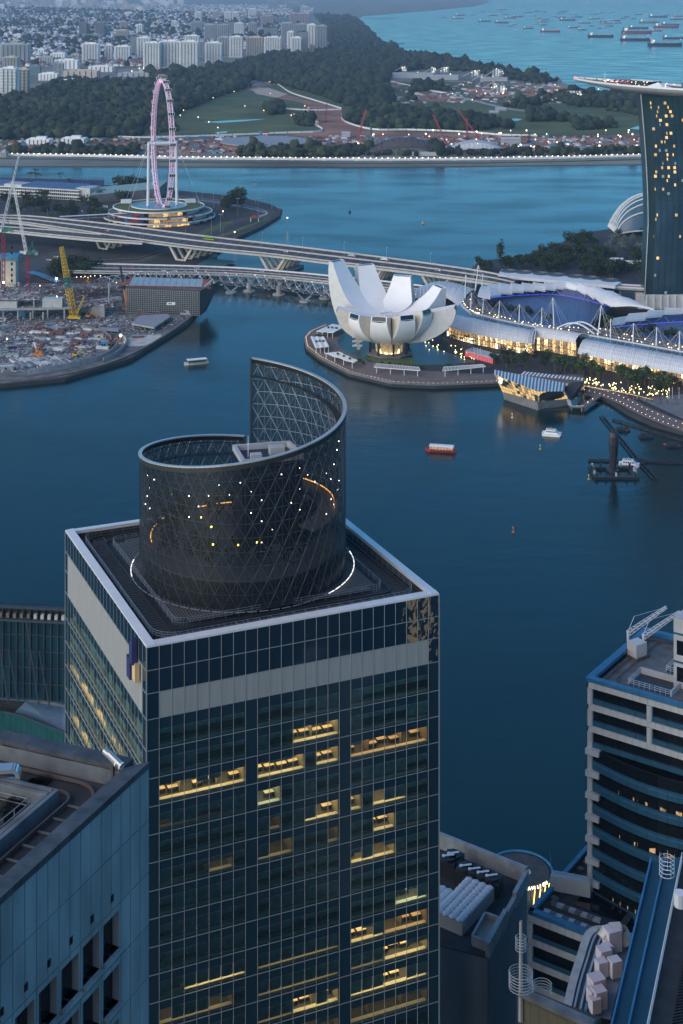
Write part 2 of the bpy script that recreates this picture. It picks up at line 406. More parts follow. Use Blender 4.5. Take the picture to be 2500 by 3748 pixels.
for k in range(1, len(LV) - 2):
 if LV[k] < 60: break
 for face, n in ((0, nF), (1, nL)):
  if face == 1 and k == 2:
   for s0, s1 in ((0, 1 / NB), (1 - 1 / NB, 1)):
    MB().bar(TP(0, s0, LV[k]) + n * 0.045, TP(0, s1, LV[k]) + n * 0.045, 0.09, 0.075).build('transom', M_mull, tower)
   continue
  e = TP(1, 0, LV[k]) if face == 0 else TP(0, 1, LV[k])
  MB().bar(TP(0, 0, LV[k]) + n * 0.045, e + n * 0.045, 0.09, 0.075).build('transom', M_mull, tower)
mb, ml = MB(), MB()
def IP(a, dep, z): p = A0 + tu * a + tv * dep; return V(p.x, p.y, z)
LU, LVn = TU.length, TV.length
for r in range(4, len(LV)):
 z = LV[r]
 if z < 60: break
 mb.hexa([IP(0.25, 0.25, z - 0.25), IP(LU - .3, 0.25, z - 0.25), IP(LU - .3, LVn - .3, z - 0.25), IP(0.25, LVn - .3, z - 0.25)],
   [IP(0.25, 0.25, z + 0.02), IP(LU - .3, 0.25, z + 0.02), IP(LU - .3, LVn - .3, z + 0.02), IP(0.25, LVn - .3, z + 0.02)])
 zc = z + VISH + .05
 mb.hexa([IP(0.2, 0.2, zc), IP(LU - .3, 0.2, zc), IP(LU - .3, 9, zc), IP(0.2, 9, zc)], [IP(0.2, 0.2, zc + .15), IP(LU - .3, 0.2, zc + .15), IP(LU - .3, 9, zc + .15), IP(0.2, 9, zc + .15)])
 ml.hexa([IP(2, 0.3, z + .03), IP(LU - 2, 0.3, z + .03), IP(LU - 2, 1.0, z + .03), IP(2, 1.0, z + .03)], [IP(2, 0.3, z + .5), IP(LU - 2, 0.3, z + .5), IP(LU - 2, 1.0, z + .5), IP(2, 1.0, z + .5)])
 ml.hexa([IP(0.3, 2, z + .03), IP(1.0, 2, z + .03), IP(1.0, LVn - 2, z + .03), IP(0.3, LVn - 2, z + .03)], [IP(0.3, 2, z + .5), IP(1.0, 2, z + .5), IP(1.0, LVn - 2, z + .5), IP(0.3, LVn - 2, z + .5)])
mb.build('floor_slab', M_slab, tower); ml.build('window_ledge', M_ledge, tower)
mb = MB().hexa([IP(7, 7, 0), IP(LU - 3, 7, 0), IP(LU - 3, LVn - 3, 0), IP(7, LVn - 3, 0)], [IP(7, 7, LV[4] + 4), IP(LU - 3, 7, LV[4] + 4), IP(LU - 3, LVn - 3, LV[4] + 4), IP(7, LVn - 3, LV[4] + 4)])
mb.build('core_wall', M_slab, tower)
BW = LU / NB
ROOMS = [(5, 12, 15, L_warm, ()), (6, 17, 23, L_orange, ()), (6, 14, 15, L_warm, ()), (6, 9, 12, L_warm, ()), (6, 1, 7, L_warm, ()), (7, 9, 10, L_cool, ()),
         (8, 10, 10, L_dim, ()), (8, 13, 15, L_warm, (13,)), (8, 17, 17, L_warm, ()), (8, 19, 21, L_warm, (20, 21)), (9, 19, 20, L_warm, ()), (9, 9, 11, L_dim, (9,)),
         (9, 15, 15, L_dim, ()), (10, 17, 20, L_warm, (18,)), (9, 5, 6, L_dim, ()), (12, 21, 23, L_cool, (23,)), (13, 20, 23, L_orange, ()), (13, 17, 19, L_warm, (19,)),
         (14, 17, 19, L_dim, (17, 18, 19)), (14, 20, 23, L_warm, ()), (13, 9, 15, L_dim, tuple(range(9, 16))), (13, 3, 7, L_warm, tuple(range(3, 8))), (14, 9, 15, L_dim, tuple(range(9, 16))), (15, 17, 23, L_warm, (17, 18, 19, 22, 23)),
         (15, 12, 15, L_warm, (14,)), (14, 1, 6, L_dim, (2, 3, 4)), (15, 1, 7, L_dim, (3, 4, 5, 6, 7)), (15, 9, 11, L_dim, (9, 10, 11)), (16, 17, 23, L_dim, ()), (16, 1, 15, L_dim, (3, 4, 5))]
lit = {}
for r, i0, i1, lm, bl in ROOMS:
 z = LV[r]; x0, x1 = i0 * BW + .05, (i1 + 1) * BW - .05; D = 5.2
 for i in range(i0, i1 + 1): lit[(r, i)] = bl
 mb = MB(); zc = z + VISH
 mb.mi = 0; mb.quad(IP(x0, .4, z + .06), IP(x1, .4, z + .06), IP(x1, D, z + .06), IP(x0, D, z + .06))
 mb.mi = 1; mb.quad(IP(x0, D, z), IP(x1, D, z), IP(x1, D, zc), IP(x0, D, zc))
 mb.quad(IP(x0, .25, z), IP(x0, D, z), IP(x0, D, zc), IP(x0, .25, zc)); mb.quad(IP(x1, D, z), IP(x1, .25, z), IP(x1, .25, zc), IP(x1, D, zc))
 for i in range(i0 + 2, i1, 3):
  if random.random() < .7: mb.box(IP(i * BW, 3.2, z + 1.3), (.12, 3.4, 2.5), math.atan2(tu.y, tu.x))
 mb.build('office_room', [M_carpet, M_core], tower)
 mb = MB()
 for i in range(i0, i1 + 1):
  a = i * BW
  mb.quad(IP(a + .3, 1.0, zc - .04), IP(a + .3, 3.6, zc - .04), IP(a + BW - .3, 3.6, zc - .04), IP(a + BW - .3, 1.0, zc - .04))
 mb.build('ceiling_light', lm, tower)
 if lm is not L_dim:
  i = i0
  while i < i1 + 1:
   if i not in bl and random.random() < .75:
    c = IP((i + .5) * BW, 2.3 + random.random() * .8, z + .07); rz = math.atan2(tu.y, tu.x)
    mb = MB(); mb.mi = 0; mb.box(V(c.x, c.y, c.z + .74), (1.5, .8, .05), rz); mb.mi = 1
    for sx in (-.68, .68):
     q = c + tu * sx; mb.box(V(q.x, q.y, c.z + .36), (.05, .7, .7), rz)
    single(mb, 'office_desk', [M_desk, M_chair], 'wood topped desk by the window of a lit office in the glass tower', 'desk', c, 'desks in the lit offices')
    q = c + tv * 1.0; mb = MB(); mb.box(V(q.x, q.y, q.z + .45), (.5, .5, .08), rz); mb.box(V(q.x + tv.x * .25, q.y + tv.y * .25, q.z + .8), (.5, .08, .6), rz)
    mb.cyl((q.x, q.y, q.z), .06, .42, 5); mb.box(V(q.x, q.y, q.z + .04), (.5, .1, .06), rz); mb.box(V(q.x, q.y, q.z + .041), (.1, .5, .05), rz)
    single(mb, 'office_chair', M_chair, 'black office chair behind a desk in a lit office of the glass tower', 'chair', q, 'chairs in the lit offices')
   i += 1
for r in range(4, 17):   # roller blinds
 for i in range(1, NB - 1):
  if i in (8, 16): continue
  z = LV[r]; zc = z + VISH; on = (r, i) in lit
  random.seed(r * 131 + i // 2 * 7 + (i if random.random() < .0 else 0))
  x = random.random()
  if on: h = 1.9 if i in lit[(r, i)] else random.choice((0, 0, 0, .45, .8))
  else: h = 0.8 if x < .35 else 1.9 if x < .7 else 1.15
  if h > 0: MB().quad(IP(i * BW + .04, .2, zc - h), IP((i + 1) * BW - .04, .2, zc - h), IP((i + 1) * BW - .04, .2, zc), IP(i * BW + .04, .2, zc)).build('roller_blind', M_blind, tower)
random.seed(5)
mbl = [MB(), MB()]
for r in range(4, 13):   # left face rooms
 for i in range(1, NB - 1):
  z = LV[r]; zc = z + VISH; x = random.random()
  wl = (r == 6 and i > 8) or (r == 7 and 2 < i < 12) or (r == 8 and i > 17)
  if wl: mbl[1].quad(IP(1.2, (i + 1) * BW, zc - .05), IP(1.2, i * BW, zc - .05), IP(4, i * BW, zc - .05), IP(4, (i + 1) * BW, zc - .05))
  if x < .75: mbl[0].quad(IP(.2, (i + 1) * BW - .05, zc - (1.2 if x < .4 else 1.9)), IP(.2, i * BW + .05, zc - (1.2 if x < .4 else 1.9)), IP(.2, i * BW + .05, zc), IP(.2, (i + 1) * BW - .05, zc))
mbl[0].build('blind_row', M_blind, tower, kind='stuff'); mbl[1].build('ceiling_lighting', L_orange, tower, kind='stuff')
M_deck = mat('roof_deck', (0.03, 0.035, 0.04), 0.7, var=0.2, vscale=0.6)
M_slat = mat('roof_slat', (0.12, 0.13, 0.14), 0.5, 0.3, var=0.1)
M_rail = mat('galvanised_rail', (0.32, 0.36, 0.40), 0.45, 0.5, var=0)
def RP(a, b, z): p = A0 + tu * a + tv * b; return V(p.x, p.y, z)
MB().quad(RP(1.3, 1.3, 179.6), RP(LU - 1.3, 1.3, 179.6), RP(LU - 1.3, LVn - 1.3, 179.6), RP(1.3, LVn - 1.3, 179.6)).build('roof_deck', M_deck, tower)
mb = MB()
for (p, q) in (((1.3, 1.3), (LU - 1.3, 1.3)), ((LU - 1.3, 1.3), (LU - 1.3, LVn - 1.3)), ((LU - 1.3, LVn - 1.3), (1.3, LVn - 1.3)), ((1.3, LVn - 1.3), (1.3, 1.3))):
 mb.quad(RP(*p, 179.6), RP(*q, 179.6), RP(*q, 180.5), RP(*p, 180.5))
mb.build('parapet_wall', M_deck, tower)
def rrect(ins, rad, n=6):
 out = []
 for cx, cy, a0 in ((LU - ins - rad, ins + rad, -90), (LU - ins - rad, LVn - ins - rad, 0), (ins + rad, LVn - ins - rad, 90), (ins + rad, ins + rad, 180)):
  for k in range(n + 1):
   t = math.radians(a0 + 90 * k / n); out.append((cx + rad * math.cos(t), cy + rad * math.sin(t)))
 return out
mb = MB()
k = 7.0
while k < LU - 7:
 e = 0.0 if 8.5 < k < LU - 8.5 else 1.2
 mb.bar(RP(k, 6.6 + e, 180.35), RP(k, LVn - 6.6 - e, 180.35), .16, .22); k += .42
mb.build('louvre_deck', M_slat, tower, kind='stuff')
mb = MB()
k = 1.8
while k < LVn - 1.8:     # cross slats of the perimeter track
 for x0, x1 in ((2.6, 5.4), (LU - 5.4, LU - 2.6)):
  if k > 4 and k < LVn - 4: mb.bar(RP(x0, k, 179.8), RP(x1, k, 179.8), .12, .15)
 k += .8
k = 4
while k < LU - 4:
 for y0, y1 in ((2.6, 5.4), (LVn - 5.4, LVn - 2.6)): mb.bar(RP(k, y0, 179.8), RP(k, y1, 179.8), .12, .15)
 k += 1.85
mb.build('track_sleeper', M_slat, tower, kind='stuff')
for ins, rad in ((2.7, 2.6), (5.2, 1.6)):
 mb = MB(); pts = rrect(ins, rad)
 for a, b in zip(pts, pts[1:] + pts[:1]): mb.bar(RP(*a, 180.0), RP(*b, 180.0), .25, .3)
 mb.build('cradle_rail', M_dark, tower)
for ins, rad, z0 in ((2.2, 3.4, 180.0), (6.2, 1.8, 180.0)):
 mb = MB(); pts = rrect(ins, rad)
 for h in (.45, .8, 1.15):
  mb.path([RP(*a, z0 + h) for a in pts], .028, 3, True)
 for a, b in zip(pts, pts[1:] + pts[:1]):
  L = math.dist(a, b); n = max(1, int(L / 1.9))
  for t in range(n): mb.tube(RP(lerp(a[0], b[0], t / n), lerp(a[1], b[1], t / n), z0), RP(lerp(a[0], b[0], t / n), lerp(a[1], b[1], t / n), z0 + 1.15), .028, 3)
 mb.build('roof_railing', M_rail, tower)
CR = 16.7; CC = V(-16.0, 231.3, 0)
def CP(th, z, r=CR): t = math.radians(th); return V(CC.x + r * math.cos(t), CC.y + r * math.sin(t), z)
TH0, TH1 = 93.0, 449.0
def rimz(th):
 t = (th - TH0) / (TH1 - TH0); return 196.3 + 13.6 * (t ** 1.1)
M_screen = bpy.data.materials.new('perforated_screen'); M_screen.use_nodes = True; nt = M_screen.node_tree
b = nt.nodes['Principled BSDF']; b.inputs['Base Color'].default_value = (0.02, 0.027, 0.036, 1); b.inputs['Roughness'].default_value = 0.35; b.inputs['Metallic'].default_value = 0.4
b.inputs['Alpha'].default_value = 0.62
M_latt = mat('lattice_steel', (0.26, 0.31, 0.36), 0.4, 0.3, var=0.1)
rows = [[], []]; N = 120
for k in range(N + 1):
 th = lerp(TH0, TH1, k / N); rows[0].append(CP(th, 180.0)); rows[1].append(CP(th, rimz(th) - .5))
MB().grid(rows).build('crown_screen', M_screen, tower, smooth=True)
mb = MB()
for k in range(N):
 t0, t1 = lerp(TH0, TH1, k / N), lerp(TH0, TH1, (k + 1) / N); z0, z1 = rimz(t0), rimz(t1)
 mb.hexa([CP(t0, z0 - .95, CR + .1), CP(t1, z1 - .95, CR + .1), CP(t1, z1 - .95, CR - .1), CP(t0, z0 - .95, CR - .1)],
   [CP(t0, z0 - .22, CR + .14), CP(t1, z1 - .22, CR + .14), CP(t1, z1 - .22, CR - .4), CP(t0, z0 - .22, CR - .4)])
mb.build('rim_band', M_dark, tower)
mb = MB()
for k in range(N):
 t0, t1 = lerp(TH0, TH1, k / N), lerp(TH0, TH1, (k + 1) / N); z0, z1 = rimz(t0), rimz(t1)
 mb.hexa([CP(t0, z0 - .16, CR + .18), CP(t1, z1 - .2, CR + .18), CP(t1, z1 - .2, CR - .42), CP(t0, z0 - .2, CR - .42)], [CP(t0, z0, CR + .18), CP(t1, z1, CR + .18), CP(t1, z1, CR - .42), CP(t0, z0, CR - .42)])
mb.build('crown_rim', mat('rim_steel', (.42, .44, .47), .35, .3, var=.1), tower)
mb = MB(); DZ = 2.15; NC = 44
def node(c, r): return (TH0 + (TH1 - TH0) * (c + (.5 if r % 2 else 0)) / NC, 180.4 + r * DZ)
for r in range(0, 15):
 for c in range(-1, NC + 1):
  th, z = node(c, r)
  def seg(t2, z2, rad):
   ta, za, tb, zb = th, z, t2, z2
   if min(ta, tb) < TH0 - .1 or max(ta, tb) > TH1 + .1: return
   ma, mb_ = rimz(ta) - .9, rimz(tb) - .9
   if za > ma and zb > mb_: return
   if zb > mb_:
    f = max(0.05, (ma - za) / ((ma - za) + (zb - mb_) + 1e-6)); tb = lerp(ta, tb, f); zb = lerp(za, zb, f)
   elif za > ma:
    f = max(0.05, (mb_ - zb) / ((mb_ - zb) + (za - ma) + 1e-6)); ta = lerp(tb, ta, f); za = lerp(zb, za, f)
   mb.tube(CP(ta, za, CR - .3), CP(tb, zb, CR - .3), rad, 3)
  seg(*node(c + 1, r), .055)
  d = 0 if r % 2 == 0 else 1
  seg(*node(c + d, r + 1), .065); seg(*node(c - 1 + d, r + 1), .065)
  seg(th, z + 2 * DZ, .04)
mb.build('crown_lattice', M_latt, tower, kind='stuff')
mb = MB()
for e in (TH0, TH1):
 mb.bar(CP(e, 180, CR - .25), CP(e, rimz(e), CR - .25), .5, .5) if False else mb.box(CP(e, (180 + rimz(e)) / 2, CR - .2), (.35, .5, rimz(e) - 180.1), 0)
mb.build('crown_end_post', M_dark, tower)
mb = MB()   # cradle walk below the rim
for k in range(N):
 t0, t1 = lerp(TH0, TH1, k / N), lerp(TH0, TH1, (k + 1) / N); z0, z1 = rimz(t0) - 3.0, rimz(t1) - 3.0
 mb.bar(CP(t0, z0, CR - 1.0), CP(t1, z1, CR - 1.0), 1.1, .12)
 mb.bar(CP(t0, z0 + 1.9, CR - .9), CP(t1, z1 + 1.9, CR - .9), .12, .12)
 if k % 4 == 0: mb.bar(CP(t0, z0, CR - .9), CP(t0, z0 + 2.6, CR - .9), .1, .1)
 if k % 4 == 0: mb.tube(CP(t0, z0, CR - .95), CP(lerp(TH0, TH1, (k + 2) / N), z0 + 2.3, CR - .7), .05, 3); mb.tube(CP(lerp(TH0, TH1, (k + 4) / N), z0, CR - .95), CP(lerp(TH0, TH1, (k + 2) / N), z0 + 2.3, CR - .7), .05, 3)
mb.build('crown_walkway', M_dark, tower)
M_leafd = mat('dark_foliage', (0.02, 0.035, 0.018), 0.95, vscale=0.8, var=0.4)
mb = MB(); mb.prism([CP(t, 0, CR - .8)[:2] for t in range(0, 360, 10)], 184.2, 184.5); mb.build('garden_floor', M_concd, tower)
mb = MB()
for k in range(40):
 t0, t1 = 80 - k * 3.0, 80 - (k + 1) * 3.0
 mb.hexa([CP(t0, 189.7, 12), CP(t1, 189.7, 12), CP(t1, 189.7, 15.6), CP(t0, 189.7, 15.6)][::-1], [CP(t0, 190, 12), CP(t1, 190, 12), CP(t1, 190, 15.6), CP(t0, 190, 15.6)][::-1])
mb.build('garden_terrace', M_concd, tower)
L_amber = light('amber_strip', (1.0, 0.45, 0.10), 3.0); L_star = light('white_spot', (1.0, 0.88, 0.66), 14.0); L_ring = light('white_led', (0.95, 0.97, 1.0), 1.3)
for t0, t1, z in ((196, 142, 185.9), (124, 101, 185.4), (52, -8, 190.6)):
 MB().path([CP(lerp(t0, t1, k / 14), z, 14.9) for k in range(15)], .09, 4).build('light_strip', L_amber, tower)
bx, by = G(565, 1045, 198.0), G(703, 1030, 198.0)
ux = V(.975, .22, 0); uy = V(-.22, .975, 0); bc = GD(556, 1030, 228.0)
bc = V(bc.x, bc.y, 0)
def BX(a, b, z): p = bc + ux * a + uy * b; return V(p.x, p.y, z)
zb = 198.6
mb = MB().hexa([BX(0, 0, 180), BX(10.2, 1.2, 180), BX(9.2, 8, 180), BX(-.3, 8, 180)], [BX(0, 0, zb - .9), BX(10.2, 1.2, zb - .9), BX(9.2, 8, zb - .9), BX(-.3, 8, zb - .9)]); mb.build('lift_core', mat('dark_blue_wall', (0.014, 0.022, 0.05), .4, var=.05), tower)
mb = MB(); ring = [(-.05, -.05), (10.3, 1.15), (9.3, 8.1), (-.4, 8.1)]
for p, q in zip(ring, ring[1:] + ring[:1]):
 c = (4.8, 4.2); i1 = lerp(p[0], c[0], .12), lerp(p[1], c[1], .12); i2 = lerp(q[0], c[0], .12), lerp(q[1], c[1], .12)
 mb.hexa([BX(*p, zb - .9), BX(*q, zb - .9), BX(*i2, zb - .9), BX(*i1, zb - .9)], [BX(*p, zb), BX(*q, zb), BX(*i2, zb), BX(*i1, zb)])
mb.build('core_parapet', mat('pale_parapet', (0.42, 0.45, 0.47), .6), tower)
mb = MB(); mb.box(BX(6.4, 4.4, zb - .2), (2.4, 2, 1.4), .22); mb.build('vent_housing', MATS['pale_parapet'], tower)
mb = MB(); mb.box(BX(2.6, 2.2, zb - .3), (1.8, 1.3, 1.0), .22); mb.build('vent_housing', MATS['pale_parapet'], tower)
MB().tube(BX(1.6, 4, zb - .9), BX(1.6, 4, zb + 2.6), .09, 5, .05).build('mast', M_white, tower)
def screenhit(x, y, r=CR - .55):
 d = V((x - CX) / F, 1, -(y - YH) / F); a = d.x ** 2 + 1; ox, oy = -CC.x, -CC.y
 bq = 2 * (ox * d.x + oy); c = ox * ox + oy * oy - r * r; disc = bq * bq - 4 * a * c
 if disc < 0: return None
 t = (-bq - math.sqrt(disc)) / (2 * a); return V(d.x * t, t, CAM_H + d.z * t)
STARS = [(463, 628), (497, 648), (475, 690), (463, 730), (453, 770), (474, 792), (585, 722), (628, 674), (670, 730), (768, 730), (820, 674), (873, 724), (927, 664), (980, 709), (1033, 751), (1132, 622), (1222, 591), (1264, 625), (1298, 658), (1223, 694), (1181, 764), (1223, 798), (980, 815), (1033, 856), (1085, 898), (1033, 962), (670, 835), (718, 782), (1355, 617), (1378, 646), (1394, 572), (1409, 500), (1394, 471), (1418, 457), (1418, 653), (1409, 700), (1380, 746), (1356, 820), (1394, 772)]
lm = MB().ball((0, 0, 0), .085, 5, 4).mesh('lamp', L_star)
for x, y in STARS:
 p = screenhit((200 + x / 1.3635) * .6272, (1280 + y / 1.3635) * .6272)
 if p: put('lamp', lm, tower, p - V(A0.x, A0.y, 0))
L_y = light('yellow_spot', (1.0, .75, .1), 9.0)
for (x, y) in ((782, 884), (730, 837), (1010, 962), (790, 972), (915, 975)):
 p = screenhit((200 + x / 1.3635) * .6272, (1280 + y / 1.3635) * .6272, CR - 3)
 if p: put('garden_lamp', MB().ball((0, 0, 0), .16, 5, 4).mesh('garden_lamp', L_y), tower, p - V(A0.x, A0.y, 0))
for k in range(16):
 t = 60 + k * 21; p = CP(t, 184.5, 9 + 4 * random.random()); mb = MB()
 for j in range(60):
  q = p + V(random.gauss(0, .8), random.gauss(0, .8), 1.2 + random.random() * 3.2); s = .5
  a = V(random.uniform(-s, s), random.uniform(-s, s), random.uniform(-s, s)); c = V(random.uniform(-s, s), random.uniform(-s, s), random.uniform(-s, s))
  mb.quad(q - a, q + c, q + a, q - c)
 mb.tube(p, p + V(0, 0, 2.6), .1, 4)
 single(mb, 'garden_tree', M_leafd, 'dim little tree on the garden floor inside the latticed crown', 'tree', p, 'trees inside the crown')
seg_me = {}
for k in range(64):
 th = k * 360 / 64
 on = (th > 318 or th < 14 or 170 < th < 194)
 mb = MB().bar(CP(th + .5, 180.75, CR + 1.35), CP(th + 4.9, 180.75, CR + 1.35), .13, .08)
 mb.build('light_segment', L_ring if on else M_rail, tower)
sg = thing('roof_sign', 'blue and cream sign of three curved blades near the top of the glass tower', 'sign', TP(0, 2.2 / NB, LV[3] + 1) + nL * .3)
M_sblue = mat('sign_blue', (0.03, 0.04, 0.13), .5, var=.1); M_scream = mat('sign_cream', (0.62, 0.45, 0.27), .5)
def blade(s0, s1, zb0, z_l, z_m, z_r, m, t):
 mb = MB(); n = 8; pr = []
 for k in range(n + 1):
  f = k / n; s = lerp(s0, s1, f); zt = lerp(z_l, z_r, f) - (1 - (2 * f - 1) ** 2) * z_m
  p = TP(0, s / NB, 0); pr.append((p, zt))
 for (p, za), (q, zc) in zip(pr, pr[1:]):
  a, c = p + nL * .25, q + nL * .25; d, e = p + nL * (.25 + t), q + nL * (.25 + t)
  mb.hexa([V(a.x, a.y, zb0), V(c.x, c.y, zb0), V(e.x, e.y, zb0), V(d.x, d.y, zb0)], [V(a.x, a.y, za), V(c.x, c.y, zc), V(e.x, e.y, zc), V(d.x, d.y, za)])
 mb.build('sign_blade', m, sg)
zc = ZR
blade(3.6, 2.75, zc - 6.7, zc - 3.6, .5, zc - 3.0, M_sblue, .7)
blade(2.75, 2.0, zc - 3.9, zc - 1.0, .3, zc + .1, M_sblue, .8)
blade(2.1, 1.35, zc - 5.9, zc - 3.9, .3, zc - 3.1, M_scream, .7)
# ================================================================ plants shared by all districts
M_leaf = mat('leaf_green', (0.024, 0.044, 0.017), 0.9, vscale=0.35, var=0.5, rnd=0.35)
M_leaf2 = mat('leaf_bright', (0.045, 0.08, 0.02), 0.9, vscale=0.35, var=0.4, rnd=0.3)
M_leafg = mat('leaf_greyish', (0.16, 0.18, 0.15), 0.9, vscale=0.35, var=0.4, rnd=0.2)
M_bark = mat('bark', (0.10, 0.08, 0.06), 0.9, vscale=1.0)
def crown_mesh(name, m, n, rad, h, z0, leaf, seed, shape=1.0):
 """leaf clumps spread through several lobes of a crown"""
 r = random.Random(seed); mb = MB(); lobes = []
 for k in range(5):
  t = r.uniform(0, 6.28); q = r.uniform(.2, .62) * rad
  lobes.append((q * math.cos(t), q * math.sin(t), z0 + h * r.uniform(.3, .75), rad * r.uniform(.42, .65)))
 for k in range(n):
  lx, ly, lz, lr = r.choice(lobes)
  u, v, w = r.gauss(0, 1), r.gauss(0, 1), r.gauss(0, 1); L = math.sqrt(u * u + v * v + w * w) + 1e-6; q = lr * r.uniform(.55, 1.05)
  p = V(lx + u / L * q, ly + v / L * q, max(z0 * .8, lz + w / L * q * h / rad * .8 * shape))
  s = leaf * r.uniform(.6, 1.3)
  a = V(r.uniform(-1, 1), r.uniform(-1, 1), r.uniform(-.5, .5)).normalized() * s; b = V(r.uniform(-1, 1), r.uniform(-1, 1), r.uniform(-.6, .6)).normalized() * s
  mb.quad(p - a, p - b * .8, p + a, p + b)
 return mb.mesh(name, m)
def tree_proto(m, rad, h, trunk, n, leaf, seed):
 """list of (part, mesh) with the origin at the foot"""
 mb = MB(); mb.tube((0, 0, 0), (0, 0, trunk + h * .3), rad * .07 + .08, 5, rad * .04)
 r = random.Random(seed)
 for k in range(4):
  t = r.uniform(0, 6.28); mb.tube((0, 0, trunk * .85), (math.cos(t) * rad * .5, math.sin(t) * rad * .5, trunk + h * .45), rad * .035 + .03, 4, .03)
 return [('trunk', mb.mesh('trunk', M_bark)), ('crown', crown_mesh('crown', m, n, rad, h, trunk, leaf, seed))]
def palm_proto(h, fr, seed, m=None):
 r = random.Random(seed); mb = MB(); mb.tube((0, 0, 0), (0, 0, h), .22, 5, .15); tr = mb.mesh('trunk', M_bark); mb = MB()
 for k in range(13):
  t = k * 6.28 / 13 + r.uniform(-.2, .2); el = r.uniform(-.1, .9); p = V(0, 0, h); d = V(math.cos(t), math.sin(t), 0); sd_ = V(-d.y, d.x, 0)
  prev = None
  for j in range(5):
   f = j / 4; q = V(0, 0, h) + d * fr * f * (1 - .15 * f) + V(0, 0, fr * (el * f - (.5 + el * .5) * f * f)); w = .32 * fr * (.25 + f * 1.1 if f < .5 else (1.02 - f) * 1.4) * .55
   cur = (q - sd_ * w - V(0, 0, w * .5), q, q + sd_ * w - V(0, 0, w * .5))
   if prev: mb.quad(prev[0], cur[0], cur[1], prev[1]); mb.quad(prev[1], cur[1], cur[2], prev[2])
   prev = cur
 return [('trunk', tr), ('crown', mb.mesh('crown', m or M_leaf))]
PROTO = {}
PROTO['round'] = [tree_proto(M_leaf, 4.2, 6.0, 3.0, 190, .75, s) for s in (1, 2)]
PROTO['big'] = [tree_proto(M_leaf, 7.5, 8.0, 4.0, 320, 1.0, s) for s in (3, 4, 5)]
PROTO['bright'] = [tree_proto(M_leaf2, 3.2, 4.6, 4.5, 130, .7, s) for s in (6, 7)]
PROTO['grey'] = [tree_proto(M_leafg, 5.0, 6.5, 4.0, 260, .55, s) for s in (8, 9)]
PROTO['tall'] = [tree_proto(M_leaf, 5.5, 19.0, 5.0, 420, .95, s) for s in (10,)]
PROTO['palm'] = [palm_proto(8.5, 3.2, s) for s in (11, 12)]
PROTO['bush'] = [[('foliage', crown_mesh('foliage', M_leaf2, 70, 1.5, 1.4, .15, .5, s))] for s in (13, 14)]
NT = [0]
def plant(kind, p, label, name='tree', cat='tree', scale=1.0, group=None):
 NT[0] += 1; pr = PROTO[kind][NT[0] % len(PROTO[kind])]
 o = thing(name, label, cat, p, group); s = scale * random.uniform(.85, 1.15)
 o.rotation_euler = (0, 0, random.uniform(0, 6.28)); o.scale = (s, s, s * random.uniform(.92, 1.1))
 for nme, me in pr: put(nme, me, o)
 return o
# ================================================================ the lotus-shaped museum on its round promenade
def Z6(x, y, z): return G(658.6 + .32 * x, 564.5 + .32 * y, z)
MC = Z6(735, 765, 3.0)
M_pet = mat('white_cladding', (0.86, 0.85, 0.84), 0.45, var=0.04, vscale=0.1)
M_til1 = mat('pale_tile', (0.66, 0.64, 0.60), 0.4, 0.1, var=0.08); M_til2 = mat('grey_tile', (0.50, 0.50, 0.50), 0.4, 0.2, var=0.08); M_til3 = mat('beige_tile', (0.60, 0.56, 0.48), 0.45, var=0.08)
mus = thing('lotus_museum', 'white lotus shaped museum of ten upturned petals on a round waterfront terrace', 'museum', (MC.x, MC.y, 2.5))
def MP(th, r, z, s=0.0):
 t = math.radians(th); return V(MC.x + r * math.cos(t) - s * math.sin(t), MC.y + r * math.sin(t) + s * math.cos(t), z)
PET = [(-12, 50, 38.5, 0), (24, 43.5, 48, 1), (72, 38, 52.5, 1), (111, 49, 59.0, 1), (141, 52, 64.5, 1), (182, 39, 34.6, 2), (217, 33, 34.0, 2), (254, 31, 34.2, 2), (291, 33, 35.6, 2), (322, 34, 37.5, 2)]
def prof(R, zt, tall, t):
 """top and hull points (r, z) at t"""
 if tall == 1:
  T = (7 + (R - 3.6 - 7) * t ** .82, 31 + (zt - 31) * t ** 2.0); B = (4 + (R - 4) * math.sin(t * math.pi / 2) ** .84, 11 + (zt - .5 - 11) * (1 - math.cos(t * math.pi / 2)) ** 1.05)
 elif tall == 0:
  T = (7 + (R - 1.5 - 7) * t, 31 + (zt + 1.2 - 31) * t ** 1.3); B = (4 + (R - 4) * math.sin(t * math.pi / 2), 11 + (zt - 2.2 - 11) * (1 - math.cos(t * math.pi / 2)))
 else:
  T = (7 + (R - .9 - 7) * t, 31 + (zt + 2.0 - 31) * t ** 1.2); B = (4 + (R + .2 - 4) * math.sin(t * math.pi / 2), 11 + (zt - 2.1 - 11) * (1 - math.cos(t * math.pi / 2)))
 return T, B
def wid(r, R, t, tall, hull):
 w = 2 * r * math.tan(math.radians(18)) * (1.6 if tall == 1 and not hull else .985); cap = (22.5 if tall == 1 else 13.5) - (9.0 if tall == 1 else 2.2) * max(0, t - .5) * 2
 if hull: cap += 5.0 * (1 - t) + .6
 return min(w, cap)
NTT = 16
